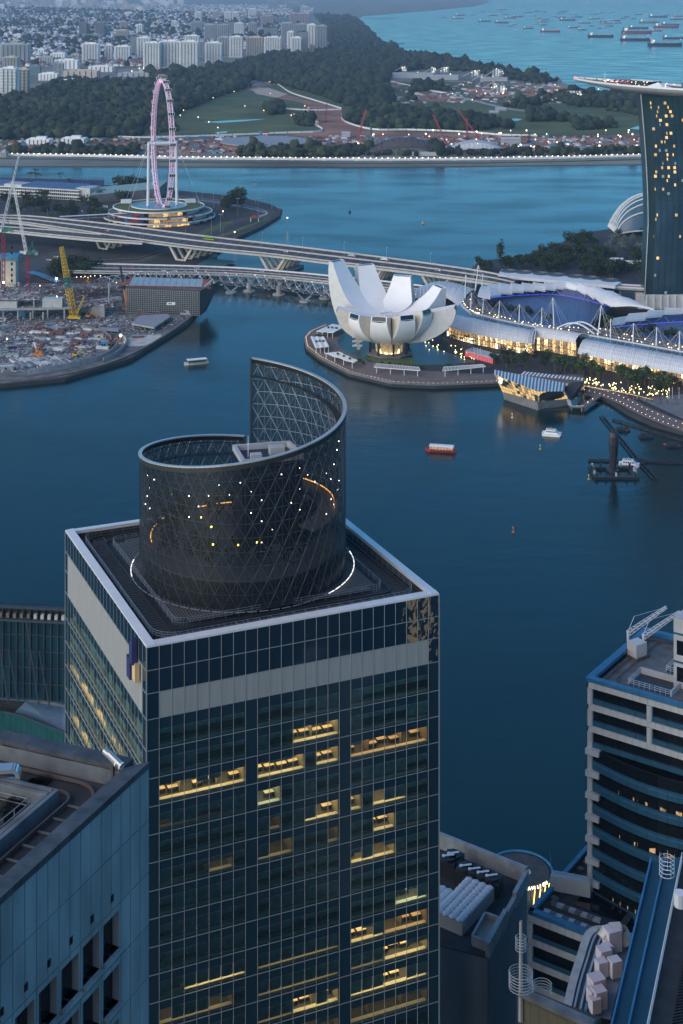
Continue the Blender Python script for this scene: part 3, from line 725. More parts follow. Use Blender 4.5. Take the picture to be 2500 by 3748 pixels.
for th, R, zt, tall in PET:
 top, hull, sides, gl = MB(), MB(), MB(), MB(); prev = None; cols = 6
 rowsT, rowsB = [], []
 for k in range(NTT + 1):
  t = k / NTT; (r, z), (rb, zb_) = prof(R, zt, tall, t); w = wid(r, R, t, tall, False); wb = wid(rb, R, t, tall, True)
  rowsT.append([MP(th, r, z - .35 * (1 - (2 * c / 4 - 1) ** 2) * (1 if tall else .5), w * (c / 4 - .5)) for c in range(5)])
  rowsB.append([MP(th, rb, zb_ + .8 * (2 * c / cols - 1) ** 2 * t, wb * (c / cols - .5)) for c in range(cols + 1)])
 top.grid([list(r) for r in rowsT]); top.build('petal_top', M_pet, mus, smooth=True)
 tiled = th in (141, -12, 24)
 for a in range(NTT):
  for c in range(cols):
   hull.mi = random.choice([0, 0, 1, 2]) if tiled else 0
   hull.quad(rowsB[a][c], rowsB[a + 1][c], rowsB[a + 1][c + 1], rowsB[a][c + 1])
 hull.build('petal_hull', [M_til1, M_til2, M_til3] if tiled else [M_pet], mus, smooth=not tiled)
 for a in range(NTT):
  sides.quad(rowsB[a][0], rowsB[a + 1][0], rowsT[a + 1][0], rowsT[a][0]); sides.quad(rowsT[a][-1], rowsT[a + 1][-1], rowsB[a + 1][-1], rowsB[a][-1])
 sides.build('petal_side', M_til3 if th in (182, 217, 254, 291, 322) else M_til2, mus)
 e = [rowsT[-1][0], rowsT[-1][-1], rowsB[-1][-1], rowsB[-1][0]]; c = sum(e, V(0, 0, 0)) / 4
 n = (e[1] - e[0]).cross(e[2] - e[1]).normalized()
 if n.dot(MP(th, R + 20, zt + 10) - c) < 0: n = -n
 f = MB(); inn = [lerp(p, c, .12) for p in e]
 for i in range(4): f.quad(e[i], e[(i + 1) % 4], inn[(i + 1) % 4], inn[i])
 rec = [p - n * .5 for p in inn]
 for i in range(4): f.quad(inn[i], inn[(i + 1) % 4], rec[(i + 1) % 4], rec[i])
 f.build('skylight_frame', M_pet, mus); MB().quad(*[p - n * .3 for p in inn]).build('skylight_pane', mat('skylight_glass', (0.008, 0.02, 0.035), .06, var=0), mus)
mb = MB(); mb.cyl(MP(0, 0, 30.6), 7.6, .45, 40); mb.build('roof_dish', M_pet, mus)
for r in (3.2, 5.6, 7.2):
 mb = MB(); mb.path([MP(a, r, 31.25) for a in range(0, 360, 12)], .13, 4, True); mb.build('dish_ring', M_til2, mus)
mb = MB()
for a in range(0, 360, 60): mb.cyl(MP(a, 7.2, 31), .3, 1.3, 6)
mb.build('dish_post', M_pet, mus)
L_mus = light('museum_lobby_light', (1.0, .68, .28), 1.6, True)
mb = MB(); mb.cyl(MP(0, 0, 3), 18, .9, 8); mb.build('plinth', M_concd, mus)
mb = MB(); mb.cyl(MP(0, 0, 3.9), 6.5, 9.5, 20); mb.build('lobby_core', mat('lobby_wall', (.5, .4, .25), .8), mus)
mb = MB(); mb.cyl(MP(0, 0, 4.0), 9.0, .25, 20); mb.build('lobby_light', L_mus, mus)
for k in range(12):
 a = k * 30; mb = MB(); mb.tube(MP(a, 9.4, 3.9), MP(a + 13, 10.5, 14), .4, 5); mb.tube(MP(a + 26, 9.4, 3.9), MP(a + 13, 10.5, 14), .4, 5); mb.build('lattice_column', mat('cream_column', (.66, .6, .46), .5), mus)
for k in range(8):
 a = k * 45 + 10; mb = MB(); q, w = MP(a, 14.5, 3.5), MP(a, 14, 17.5); mb.bar(q, w, 1.2, 1.7); mb.build('leg', mat('navy_steel', (.02, .03, .05), .4, .3), mus)
st = Z6(505, 740, 3.0)
for k in range(4):
 mb = MB(); mb.box((st.x, st.y, 5.5 + 3.2 * k), (7.5, 3.5, .35)); mb.box((st.x, st.y - 1.7, 6.2 + 3.2 * k), (7.5, .1, 1.0)); mb.build('stair_landing', M_til1, mus)
 if k < 3:
  mb = MB(); mb.bar((st.x - 2.6, st.y, 5.7 + 3.2 * k), (st.x + 2.6, st.y, 8.7 + 3.2 * k), 2.2, .3); mb.build('stair_flight', M_til1, mus)
mb = MB(); mb.box((st.x + 1, st.y + 1.5, 9), (2.4, 1.6, 13)); mb.build('stair_core', M_til1, mus)
PROM = [(1340, 884), (1145, 878), (1000, 884), (900, 880), (800, 856), (735, 822), (703, 797), (699, 776), (712, 762), (745, 748)]
sheet('promenade', PROM + [(800, 740), (860, 800), (960, 850), (1100, 858), (1340, 860)], 2.53, M_paving)
M_pond = mat('pond_water', (0.012, 0.04, 0.038), 0.35, var=.3, vscale=.1)
def zs(pts): return [(658.6 + .32 * x, 564.5 + .32 * y) for x, y in pts]
sheet('pond', zs([(360, 680), (420, 620), (520, 590), (640, 640), (930, 640), (1080, 740), (1360, 835), (1130, 850), (960, 855), (800, 850), (600, 835), (460, 780), (380, 730)]), 2.56, M_pond)
sheet('lawn', zs([(540, 800), (620, 790), (760, 810), (900, 800), (920, 850), (640, 835)]), 2.58, M_turf)
def ring_lamps(path, z, step, inset, label, name, h=1.0, r=.2, group=None, m=None):
 pts = [G(x, y, z) for x, y in path]; me1 = MB().ball((0, 0, h), r, 5, 4).mesh('lamp', m or L_bol); me0 = MB().tube((0, 0, 0), (0, 0, h), .08, 4).mesh('post', M_dark)
 carry = 0
 for a, b in zip(pts, pts[1:]):
  L = (b - a).length; d = (b - a) / L; n = V(-d.y, d.x, 0) * inset; s = carry
  while s < L:
   p = a + d * s + n; o = thing(name, label, 'lamp', p, group); put('post', me0, o); put('lamp', me1, o); s += step
  carry = s - L
L_bol = light('bollard_glow', (1.0, .62, .30), 4.0)
ring_lamps([(1140, 878)] + PROM[2:], 2.5, 3.4, -1.0, 'small glowing bollard on the promenade edge round the lotus museum', 'promenade_lamp', group='bollard lamps round the museum promenade')
mb = MB(); pts = [G(x, y, 2.5) for x, y in PROM[1:]]
for a, b in zip(pts, pts[1:]): mb.bar(a, b, .8, .9)
single(mb, 'quay_edge', M_concd, 'dark quay edge beam curving round the museum promenade', 'quay edge')
mb = MB()
for h in (.5, 1.1): mb.path([p + V(0, .6, h) for p in pts], .05, 3)
for a, b in zip(pts, pts[1:]):
 n = max(1, int((b - a).length / 3))
 for k in range(n): q = lerp(a, b, k / n) + V(0, .6, 0); mb.tube(q, q + V(0, 0, 1.1), .05, 3)
single(mb, 'quay_railing', M_steel, 'steel railing along the curved edge of the museum promenade', 'railing')
PERG = [([(210, 612), (335, 622), (430, 572), (325, 560)], 'solid', 'white flat canopy farthest round the promenade behind the museum stair'),
  ([(205, 732), (303, 722), (265, 650), (170, 650)], 'solid', 'white canopy with round planter holes at the western bend of the promenade'),
  ([(270, 768), (480, 838), (508, 822), (375, 758)], 'solid', 'long white canopy with planters left below the museum pond'),
  ([(625, 868), (955, 892), (945, 868), (645, 842)], 'slat', 'white slatted pergola before the museum lawn and base'),
  ([(1117, 895), (1425, 864), (1400, 848), (1125, 866)], 'slat', 'white slatted pergola overgrown with plants at the eastern end of the pond')]
for poly, kd, lb in PERG:
 pz = [Z6(x, y, 7.0) for x, y in poly]; c = sum(pz, V(0, 0, 0)) / 4; t = thing('canopy', lb, 'canopy', (c.x, c.y, 2.5), 'white canopies on the museum promenade')
 a, b, cc, d = pz
 if kd == 'solid':
  mb = MB(); n = 10; fr = [[lerp(lerp(a, d, i / 2), lerp(b, cc, i / 2), j / n) + V(0, 0, .25 * math.sin(j * 1.5)) for j in range(n + 1)] for i in range(3)]
  mb.slab(fr, .35); mb.build('canopy_roof', M_pet, t)
  for f in (.25, .5, .75):
   p = lerp(lerp(a, b, f), lerp(d, cc, f), .5); put('planter_bush', PROTO['bush'][0][0][1], t, p - V(c.x, c.y, 2.5) - V(0, 0, .2), 0, .9)
 else:
  for k in range(30):
   f = k / 29; p, q = lerp(a, b, f), lerp(d, cc, f); MB().bar(p, q, .45, .25).build('slat', M_pet, t)
  for p, q in ((a, b), (d, cc)): MB().bar(lerp(p, q, 0) - V(0, 0, .3), q - V(0, 0, .3), .3, .35).build('beam', M_pet, t)
  for f in (.12, .3, .55, .68, .85):
   p = lerp(d, cc, f); put('climber', PROTO['bush'][1][0][1], t, p - V(c.x, c.y, 2.5), 0, .9)
 for f in (.06, .36, .66, .95):
  p = lerp(a, b, f); MB().tube((p.x, p.y + .8, 2.5), (p.x, p.y + .8, 6.9), .32, 6).build('column', M_til1, t)
for x, y in ((225, 655), (255, 655), (275, 740), (520, 830), (545, 850), (670, 870), (740, 880), (1115, 885), (960, 880), (1170, 870), (280, 630)):
 plant('bush', Z6(x, y, 2.5), 'green shrub growing by the white canopies of the museum promenade', 'shrub', 'shrub', 1.5, 'shrubs by the museum canopies')
# ================================================================ shopping mall, theatres, hotel tower, glass pavilion
def Z7(x, y, z): return G(1066.2 + .32 * x, 501.8 + .32 * y, z)
def Z8(x, y, z): return G(1066.2 + .32 * x, 784 + .32 * y, z)
M_vault = mat('white_roof_sheet', (0.70, 0.71, 0.73), 0.4, var=0.06, vscale=0.2)
M_shell = mat('blue_ribbed_roof', (0.10, 0.17, 0.32), 0.5, 0.2, var=0.12, vscale=.08)
M_navy = mat('navy_wall', (0.03, 0.05, 0.16), 0.5)
M_teal = mat('teal_roof_glass', (0.06, 0.12, 0.17), 0.2, var=.15, vscale=.2)
L_shop = [light('shop_light_gold', (1.0, .62, .22), .85), light('shop_light_pale', (1.0, .76, .42), 1.3), light('shop_light_dim', (1.0, .58, .22), .3), light('shop_light_white', (1.0, .90, .7), 2.2)]
L_blue = light('blue_glow', (0.08, 0.10, 1.0), .7); L_spot = light('roof_spot', (1.0, .72, .42), 6.0)
for m_ in L_shop:
 nt = m_.node_tree; g_ = nt.nodes.new('ShaderNodeNewGeometry'); n_ = nt.nodes.new('ShaderNodeTexNoise'); n_.inputs['Scale'].default_value = .9; r_ = nt.nodes.new('ShaderNodeMapRange')
 b_ = nt.nodes['Principled BSDF']; e_ = b_.inputs['Emission Strength'].default_value; r_.inputs[1].default_value = .35; r_.inputs[2].default_value = .68; r_.inputs[3].default_value = e_ * .15; r_.inputs[4].default_value = e_ * 1.9
 nt.links.new(g_.outputs['Position'], n_.inputs['Vector']); nt.links.new(n_.outputs[0], r_.inputs[0]); nt.links.new(r_.outputs[0], b_.inputs['Emission Strength'])
def catm(pts, n):
 out = []
 for i in range(len(pts) - 1):
  p0, p1, p2, p3 = pts[max(i - 1, 0)], pts[i], pts[i + 1], pts[min(i + 2, len(pts) - 1)]
  for k in range(n):
   t = k / n; out.append(.5 * ((2 * p1) + (p2 - p0) * t + (2 * p0 - 5 * p1 + 4 * p2 - p3) * t * t + (3 * p1 - p0 - 3 * p2 + p3) * t ** 3))
 return out + [pts[-1]]
mall = thing('shopping_mall', 'long waterfront mall with white vaulted roofs and golden lit glass front', 'shopping mall', Z7(600, 930, 2.5))
def vault(eave, back, ze, zb, bulge, ribs, n=6, front=True):
 E = catm([G(x, y, ze) for x, y in eave], n); B = catm([G(x, y, zb) for x, y in back], n)
 m = len(E); B = [B[min(len(B) - 1, round(i * (len(B) - 1) / (m - 1)))] for i in range(m)]
 rows = [[lerp(E[i], B[i], s) + V(0, 0, bulge * math.sin(math.pi * s ** .8)) for i in range(m)] for s in (0, .12, .25, .4, .55, .7, .85, 1)]
 MB().slab(rows, .4).build('vault_roof', M_vault, mall, smooth=False)
 nr = ribs
 for k in range(nr + 1):
  i = round(k * (m - 1) / nr); MB().path([r[i] + V(0, 0, .12) for r in rows], .32, 4).build('roof_rib', M_white, mall)
 mb = MB()
 for i in range(m - 1):
  for f in (0, .25, .5, .75):
   mb.path([lerp(r[i], r[i + 1], f) + V(0, 0, .03) for r in rows], .09, 3)
 mb.build('roof_seam', M_steel, mall, kind='stuff')
 if front:
  L = 0
  fr = [lerp(E[i], B[i], .12) for i in range(m)]
  for i in range(m - 1):
   a, b = fr[i], fr[i + 1]; ln = (b - a).length; q = max(1, round(ln / 2.9))
   for j in range(q):
    p, w = lerp(a, b, (j + .04) / q), lerp(a, b, (j + .96) / q)
    for z0, z1 in ((3.0, 7.2), (7.5, ze + .2)):
     mt = random.choice(L_shop[:1] * 3 + L_shop[1:2] * 2 + L_shop[2:3] * 4 + (L_shop[3:] if z0 < 4 else []))
     MB().quad(V(p.x, p.y, z0), V(w.x, w.y, z0), V(w.x, w.y, z1), V(p.x, p.y, z1)).build('shop_window', mt, mall)
    MB().bar(V(w.x, w.y - .25, 3), V(w.x, w.y - .25, ze + .3), .22, .22).build('window_mullion', M_dark, mall)
   MB().bar(a + V(0, -.3, 7.35 - a.z), b + V(0, -.3, 7.35 - b.z), .5, .3).build('floor_band', M_dark, mall)
   MB().bar(a + V(0, -.3, 2.9 - a.z), b + V(0, -.3, 2.9 - b.z), .5, .3).build('floor_band', M_dark, mall)
 return E, B
def s7(p): return [(1066.2 + .32 * x, 501.8 + .32 * y) for x, y in p]
def s6(p): return [(658.6 + .32 * x, 564.5 + .32 * y) for x, y in p]
E1, B1 = vault(s6([(1140, 572), (1275, 612)]) + s7([(200, 852), (430, 890), (500, 893)]), s6([(1215, 492), (1300, 510)]) + s7([(210, 745), (470, 795), (530, 800)]), 12, 15, 4.2, 9)
E2, B2 = vault(s7([(500, 845), (650, 866), (790, 890)]), s7([(530, 790), (700, 808), (890, 838)]), 13.5, 16.5, 4.2, 4)
E3, B3 = vault(s7([(815, 965), (1100, 1025), (1400, 1082), (1720, 1145)]), s7([(900, 868), (1150, 912), (1450, 965), (1760, 1020)]), 12, 15, 4.6, 11)
E0, B0_ = vault(s6([(925, 372), (1050, 352), (1150, 372), (1240, 440)]), s6([(935, 305), (1060, 256), (1190, 262), (1345, 310)]), 13, 15, 3.5, 12, front=False)
back = s6([(1215, 492), (1300, 510)]) + s7([(210, 745), (470, 795), (700, 808), (900, 868), (1150, 912), (1450, 965), (1760, 1020)])
gut = s6([(1240, 400), (1265, 440), (1330, 490)]) + s7([(60, 678), (300, 737), (560, 785), (720, 815), (950, 848), (1250, 900), (1568, 958), (1760, 990)])
bk = catm([G(x, y, 14.9) for x, y in back], 6); gt = catm([G(x, y, 15.6) for x, y in gut], 6)
gt2 = [gt[min(len(gt) - 1, round(i * (len(gt) - 1) / (len(bk) - 1)))] for i in range(len(bk))]
MB().grid([bk, gt2]).build('roof_glass_strip', M_teal, mall)
mb = MB()
for a, b in zip(gt, gt[1:]): mb.bar(a, b, 1.6, 1.3)
mb.build('curved_gutter', M_vault, mall)
ter = catm([G(x, y, 15.0) for x, y in s7([(60, 560), (95, 640), (250, 695), (430, 745), (620, 775), (830, 785), (1050, 790), (1250, 850), (1568, 920), (1760, 950)])], 6)
ter = [ter[min(len(ter) - 1, round(i * (len(ter) - 1) / (len(gt) - 1)))] for i in range(len(gt))]
MB().grid([[p + V(0, 0, -.5) for p in gt], [p for p in ter]]).build('roof_terrace', M_concd, mall)
for f in (.3, .6):   # twin rails of the terrace with lamps
 mb = MB(); q = [lerp(a, b, f) + V(0, 0, .7) for a, b in zip(gt, ter)]
 for a, b in zip(q, q[1:]): mb.bar(a, b, .35, .3)
 mb.build('terrace_rail', M_steel, mall)
me = MB().ball((0, 0, 0), .34, 5, 4).mesh('roof_lamp', L_spot); M0 = Vector(WLOC[mall.name])
for i in range(2, len(gt) - 1):
 for f in (.2, .75):
  if random.random() < .72: put('roof_lamp', me, mall, lerp(lerp(gt[i], gt[i + 1], random.random()), ter[i], f) + V(0, 0, .9) - M0)
mb = MB()   # dark body of the mall below
body = [p for p in E1] + [E2[3], E2[-1]] + [p for p in E3]
bd = [lerp(p, V(p.x + 6, p.y + 40, 0), .3) for p in body]
for a, b in zip(bd, bd[1:]): mb.quad(V(a.x, a.y, 2.5), V(b.x, b.y, 2.5), V(b.x, b.y, 12), V(a.x, a.y, 12))
mb.build('rear_wall', M_dark, mall)
for k, (x0, y0, x1, y1) in enumerate([(130, 690, 138, 565), (245, 720, 253, 590), (392, 750, 395, 615), (552, 772, 557, 640), (642, 780, 634, 568), (958, 845, 982, 622), (1047, 860, 1050, 720), (1208, 887, 1214, 750), (1375, 917, 1380, 777), (1540, 947, 1545, 807), (45, 652, 52, 530), (78, 518, 100, 335), (125, 512, 132, 395), (5, 585, 10, 403)]):
 p = Z7(x0, y0, 15); q = GD(1066.2 + .32 * x1, 501.8 + .32 * y1, p.y + (2 if k not in (5, 11) else 6))
 mb = MB(); mb.tube(p, q, .55, 6, .3); mb.build('mast', M_white, mall); mb = MB()
 for dx, dy in ((-12, -8), (-7, -10), (-2, -12), (4, -12), (10, -10), (8, 10), (-5, 12)): mb.tube(q, V(p.x + dx * 1.2, p.y + dy * 1.1, 15.3), .06, 3)
 mb.build('stay_cable', M_white, mall)
for off in (0, 14):
 pts = [lerp(Z7(665 + off * 4, 785 - off * .5, 16), Z7(935 + off * 3, 830 - off * .6, 16), i / 10) + V(0, 0, 6 * math.sin(math.pi * i / 10)) for i in range(11)]
 mb = MB()
 for a, b in zip(pts, pts[1:]): mb.bar(a, b, 1.2, .8)
 mb.build('roof_arch', M_white, mall)
def theatre(name, label, front, back_low, scal, scback, struts=True):
 F_ = catm([Z7(x, y, 15.5) for x, y in front], 6); Bk = catm([Z7(x, y, 22) for x, y in back_low], 6)
 t = thing(name, label, 'theatre', (F_[len(F_) // 2].x, F_[len(F_) // 2].y, 2.5), 'ribbed blue theatres behind the mall')
 n = 60; fa = [F_[round(i * (len(F_) - 1) / n)] for i in range(n + 1)]; ba = [Bk[round(i * (len(Bk) - 1) / n)] for i in range(n + 1)]
 rows = [[lerp(fa[i], ba[i], s) + V(0, 0, 1.8 * math.sin(math.pi * s)) for i in range(n + 1)] for s in (0, .2, .4, .6, .8, 1)]
 MB().grid(rows).build('shell_roof', M_shell, t, smooth=True)
 mb = MB()
 for i in range(n):
  for f in (0, .5): mb.path([lerp(r[i], r[i + 1], f) + V(0, 0, .06) for r in rows], .14, 3)
 mb.build('roof_ribbing', mat('shell_rib', (.16, .24, .40), .4, .3), t, kind='stuff')
 MB().grid([[V(p.x, p.y, 2.5) for p in fa], fa]).build('front_wall', M_concd, t)
 MB().grid([ba, [V(p.x * 1.003, p.y * 1.003, 27) for p in ba]]).build('recess_wall', M_navy, t)
 MB().path([p + V(0, -.3, .35) for p in ba], .3, 4).build('blue_light_strip', L_blue, t)
 SF = [Z7(x, y, 27) for x, y in scal]; SB = [Z7(x, y, 29.2) for x, y in scback]
 for k in range(len(SF) - 1):
  a, b, c, d = SF[k], SF[k + 1], SB[k + 1], SB[k]; mb = MB()
  rows = [[lerp(lerp(a, b, j / 3) + V(0, 0, 1.6 * (1 - j / 3)), lerp(d, c, j / 3) + V(0, 0, 1.6 * (1 - j / 3)), i / 5) + V(0, 0, 2.4 * math.sin(math.pi * i / 5 * .9)) for j in range(4)] for i in range(6)]
  mb.slab(rows, 1.3); mb.build('roof_scallop', M_vault, t)
  if struts:
   q = ba[min(n, round((k + .5) / (len(SF) - 1) * n))]
   mb = MB(); mb.tube(q + V(0, -1, 0), a, .22, 4); mb.tube(q + V(0, -1, 0), b, .22, 4); mb.build('strut', M_steel, t)
 return t, fa, ba, SF, SB
t1, fa, ba, SF, SB = theatre('theatre', 'blue ribbed theatre shell edged by white scalloped roof plates behind the masts',
 [(90, 575), (130, 625), (250, 685), (430, 742), (620, 772), (830, 778), (950, 725), (1060, 640)], [(100, 585), (180, 572), (345, 556), (500, 548), (620, 546), (750, 560), (870, 585), (960, 610), (1060, 638)],
 [(95, 565), (185, 570), (265, 545), (345, 535), (425, 525), (505, 517), (580, 515), (655, 508), (730, 503), (800, 515), (870, 540), (930, 570), (990, 605), (1060, 625)],
 [(130, 500), (170, 490), (245, 482), (330, 480), (410, 480), (490, 476), (570, 475), (650, 473), (735, 476), (850, 487), (960, 510), (1060, 540), (1180, 590), (1360, 655)])
mb = MB(); a, b, c = Z7(1060, 640, 15.5), Z7(1060, 632, 27), Z7(1362, 660, 24)   # grey flank
mb.add([V(a.x, a.y, 2.5), b, c, V(c.x, c.y, 2.5)], [(0, 1, 2, 3)]); a2 = Z7(950, 730, 15.5); mb.add([V(a2.x, a2.y, 2.5), a2, b, V(a.x, a.y, 2.5)], [(3, 2, 1, 0)]); mb.build('flank_wall', M_concd, t1)
theatre('theatre', 'second blue ribbed theatre beside the hotel tower, cut by the photo edge', [(1060, 790), (1150, 800), (1300, 850), (1450, 885), (1700, 920)], [(1062, 785), (1200, 768), (1350, 755), (1500, 745), (1700, 735)],
 [(1060, 770), (1150, 745), (1298, 720), (1430, 693), (1568, 680), (1720, 670)], [(1070, 742), (1200, 705), (1330, 680), (1450, 665), (1570, 655), (1720, 648)])
for x, y in ((150, 640), (205, 668), (255, 684), (318, 698), (380, 712), (465, 716), (545, 728), (615, 752)):
 plant('round', Z7(x, y, 15), 'round tree in the row on the mall roof terrace before the larger theatre', scale=.95, group='trees on the mall roof terrace')
for x, y in ((1108, 812), (1278, 858), (1350, 862), (1440, 880), (1510, 895), (1030, 790)):
 plant('round', Z7(x, y, 15), 'round tree on the mall roof terrace before the theatre at the edge', scale=1.05, group='trees by the second theatre')
hb = thing('vent_building', 'low flat building with a row of round roof vents behind the theatre', 'building', Z7(660, 490, 2.5))
a, b, c, d = Z7(240, 405, 20), Z7(1082, 482, 20), Z7(1125, 455, 20), Z7(266, 362, 20)
mb = MB(); mb.hexa([V(p.x, p.y, 17.5) for p in (a, b, c, d)], [a, b, c, d]); mb.build('flat_roof', M_vault, hb)
i4 = [lerp(p, (a + b + c + d) / 4, .03) for p in (a, b, c, d)]
MB().hexa([V(p.x, p.y, 2.5) for p in i4], [V(p.x, p.y, 17.4) for p in i4]).build('glass_wall', M_black, hb)
for k in range(20):
 f = k / 19; p = lerp(i4[0], i4[1], f); MB().bar(V(p.x, p.y - .2, 3), V(p.x, p.y - .2, 17.3), .3, .3).build('wall_post', M_steel, hb)
for z in (8, 13): MB().bar(i4[0] + V(0, -.2, z - 20), i4[1] + V(0, -.2, z - 20), .25, .25).build('wall_rail', M_steel, hb)
for x, y in ((320, 377), (425, 385), (550, 395), (657, 403), (798, 415), (903, 426), (1040, 442)):
 p = Z7(x, y, 20.05); mb = MB(); mb.cyl(p, 7.5, .25, 20); mb.build('round_vent', M_dark, hb)
 mb = MB(); [mb.path([p + V(r * math.cos(t * .35), r * math.sin(t * .35), .35) for t in range(18)], .12, 3, True) for r in (2.5, 5, 7.5)]; mb.build('vent_ring', M_steel, hb)
HT = 1195.0
def HX(x): return (x - CX) * HT / F
hotel = thing('hotel_tower', 'tall teal glass hotel tower with golden windows below a ship shaped deck', 'hotel', (HX(1530), HT, 2.5))
M_hglass = mat('hotel_glass', (0.03, 0.062, 0.088), 0.06, var=.3, vscale=.05, spec=.7)
L_hot = [light('hotel_window_gold', (1.0, .58, .2), 1.1), light('hotel_window_dim', (1.0, .62, .2), .6), light('hotel_window_green', (.45, .8, .7), .25)]
ZT = 182.0
def hx0(z): t = (ZT - z) / ZT; return HX(1471) + 6.2 * math.sin(min(1, t / .6) * math.pi / 2) - max(0, t - .6) * 9
rows = []; nz = 46; nc = 9; HW = 46.0
cells = []
for r in range(nz):
 z0, z1 = lerp(14, ZT - 2, r / nz), lerp(14, ZT - 2, (r + .93) / nz)
 for c in range(nc):
  def P_(cc, z): x = hx0(z) + HW * cc / nc; return V(x, HT - 3 + 14 * (cc / nc - .35) ** 2, z)
  q = [P_(c + .04, z0), P_(c + .96, z0), P_(c + .96, z1), P_(c + .04, z1)]; zl = lerp(z0, z1, .3); ca, cb_ = c + random.choice((.08, .3, .52)), random.choice((.18, .3, .42)); q2 = [P_(ca, zl), P_(ca + cb_, zl), P_(ca + cb_, z1), P_(ca, z1)]
  cells.append((r, c, q, q2))
npn = 0; rest = MB()
for r, c, q, q2 in sorted(cells, key=lambda t: t[1]):
 hi = r / nz; pr = .34 if (c < 5 and hi > .5) else .14 if c in (0, 1) else .06 if hi > .5 else .02
 x = random.random()
 if x < pr or (c == 7 and r % 2 and hi > .4): rest.quad(*q); MB().quad(*[p - V(0, .15, 0) for p in q2]).build('lit_window', random.choice(L_hot[:2] + L_hot[:1]), hotel)
 elif x > .96: rest.quad(*q); MB().quad(*[p - V(0, .15, 0) for p in q2]).build('lit_window', L_hot[2], hotel)
 elif npn < 290: MB().quad(*q).build('window_pane', M_hglass, hotel); npn += 1
 else: rest.quad(*q)
rest.build('window_glazing', M_hglass, hotel, kind='stuff')
mb = MB(); pr = []
for k in range(20):
 z = lerp(2.5, ZT + 1, k / 19); pr.append([V(hx0(z) - .3, HT + 18, z), V(hx0(z) - .3, HT - 2.2, z), V(hx0(z) + HW * .5, HT - 2.6, z), V(hx0(z) + HW, HT + 3.2, z), V(hx0(z) + HW, HT + 20, z)])
mb.grid(pr); mb.build('tower_body', mat('hotel_frame', (.03, .055, .065), .3, .2), hotel)
mb = MB(); mb.path([V(hx0(lerp(10, ZT, k / 19)) - .5, HT - 3.2, lerp(10, ZT, k / 19)) for k in range(20)], .5, 4); mb.build('edge_fin', M_steel, hotel)
mb = MB(); mb.box((HX(1535), HT + 4, 8), (52, 14, 13)); mb.build('podium', M_til1, hotel)
for k in range(8):
 mb = MB(); mb.box((HX(1482) + k * 6, HT - 4, 8), (1.2, 1.2, 12)); mb.build('podium_column', M_white, hotel)
dk = thing('sky_deck', 'ship shaped sky deck with crowded terrace jutting out over the hotel tower', 'sky deck', (HX(1480), HT, 186))
axis = [V(209, 1272, 190), V(222, 1241, 190), V(236, 1211, 190), V(252, 1185, 190), V(272, 1160, 190), V(296, 1135, 190), V(325, 1110, 190)]
ax = catm(axis, 5); M_hull = mat('hull_cladding', (.42, .42, .44), .4, .3, var=.1, vscale=.3)
rowsD, rowsU = [], []
for i, p in enumerate(ax):
 s = min(1, i / 14); w = 18.5 * (s ** .55) + .3; d = (ax[min(i + 1, len(ax) - 1)] - ax[max(i - 1, 0)]).normalized(); n = V(-d.y, d.x, 0)
 rowsD.append([p + n * w * f for f in (-1, -.5, 0, .5, 1)])
 dep = 1.0 + 5.5 * s ** .8
 rowsU.append([p + n * w * math.cos(a) * -1 - V(0, 0, dep * math.sin(a)) for a in [math.pi * k / 12 for k in range(13)]])
MB().grid(rowsD).build('deck_floor', mat('timber_deck', (.2, .17, .15), .8), dk)
MB().grid([r[::-1] for r in rowsU]).build('hull', M_hull, dk, smooth=True)
for side in (0, -1):
 mb = MB()
 for a, b in zip(rowsD, rowsD[1:]): mb.bar(a[side] + V(0, 0, .8), b[side] + V(0, 0, .8), .4, 1.5)
 mb.build('parapet', M_vault, dk)
def onD(i, f): r = rowsD[min(i, len(rowsD) - 1)]; return lerp(r[0], r[-1], f)
mb = MB(); c = onD(23, .5); mb.box(c + V(6, 0, 7.5), (26, 14, 12), -.9); mb.build('white_block', M_white, dk)
mb = MB(); mb.box(c + V(2, -4, 3), (24, 18, 5), -.9); mb.build('glass_lobby', M_teal, dk)
mb = MB(); mb.box(c + V(6, 0, 14.2), (6, 4, 1.8), -.9); mb.build('roof_plant', M_dark, dk)
mb = MB(); mb.box(onD(15, .55) + V(0, 0, 4.4), (26, 9, .5), -1.05); mb.build('canopy', M_vault, dk)
for f in (.35, .75):
 mb = MB(); mb.box(onD(15, f) + V(0, 0, 2.2), (22, .4, 4.0), -1.05); mb.build('bar_wall', M_dark, dk)
mb = MB(); mb.add([onD(17, .1) + V(0, 0, .2), onD(20, .1) + V(0, 0, .2), onD(20, .4) + V(0, 0, .2), onD(17, .4) + V(0, 0, .2), lerp(onD(17, .25), onD(20, .25), .5) + V(0, 0, 4.5)], [(0, 1, 4), (1, 2, 4), (2, 3, 4), (3, 0, 4)]); mb.build('white_tent', M_white, dk)
M_red = mat('red_fabric', (.42, .03, .05), .8)
for k in range(14):
 p = onD(9 + k // 3, .35 + (k % 3) * .2); mb = MB(); mb.tube(p, p + V(0, 0, 2.6), .06, 4); mb.tube(p + V(0, 0, 2.2), p + V(0, 0, 3.2), 2.0, 8, .05)
 single(mb, 'parasol', M_red, 'red parasol on the crowded sky deck above the hotel tower', 'parasol', p, 'red parasols on the sky deck')
mb = MB(); p = onD(7, .5); mb.tube(p, p + V(0, 0, 9), .12, 4); mb.bar(p + V(-2.5, 0, 6.5), p + V(2.5, 0, 6.5), .15, .15); single(mb, 'mast', M_white, 'thin white mast with cross arm near the bow of the sky deck', 'mast', p)
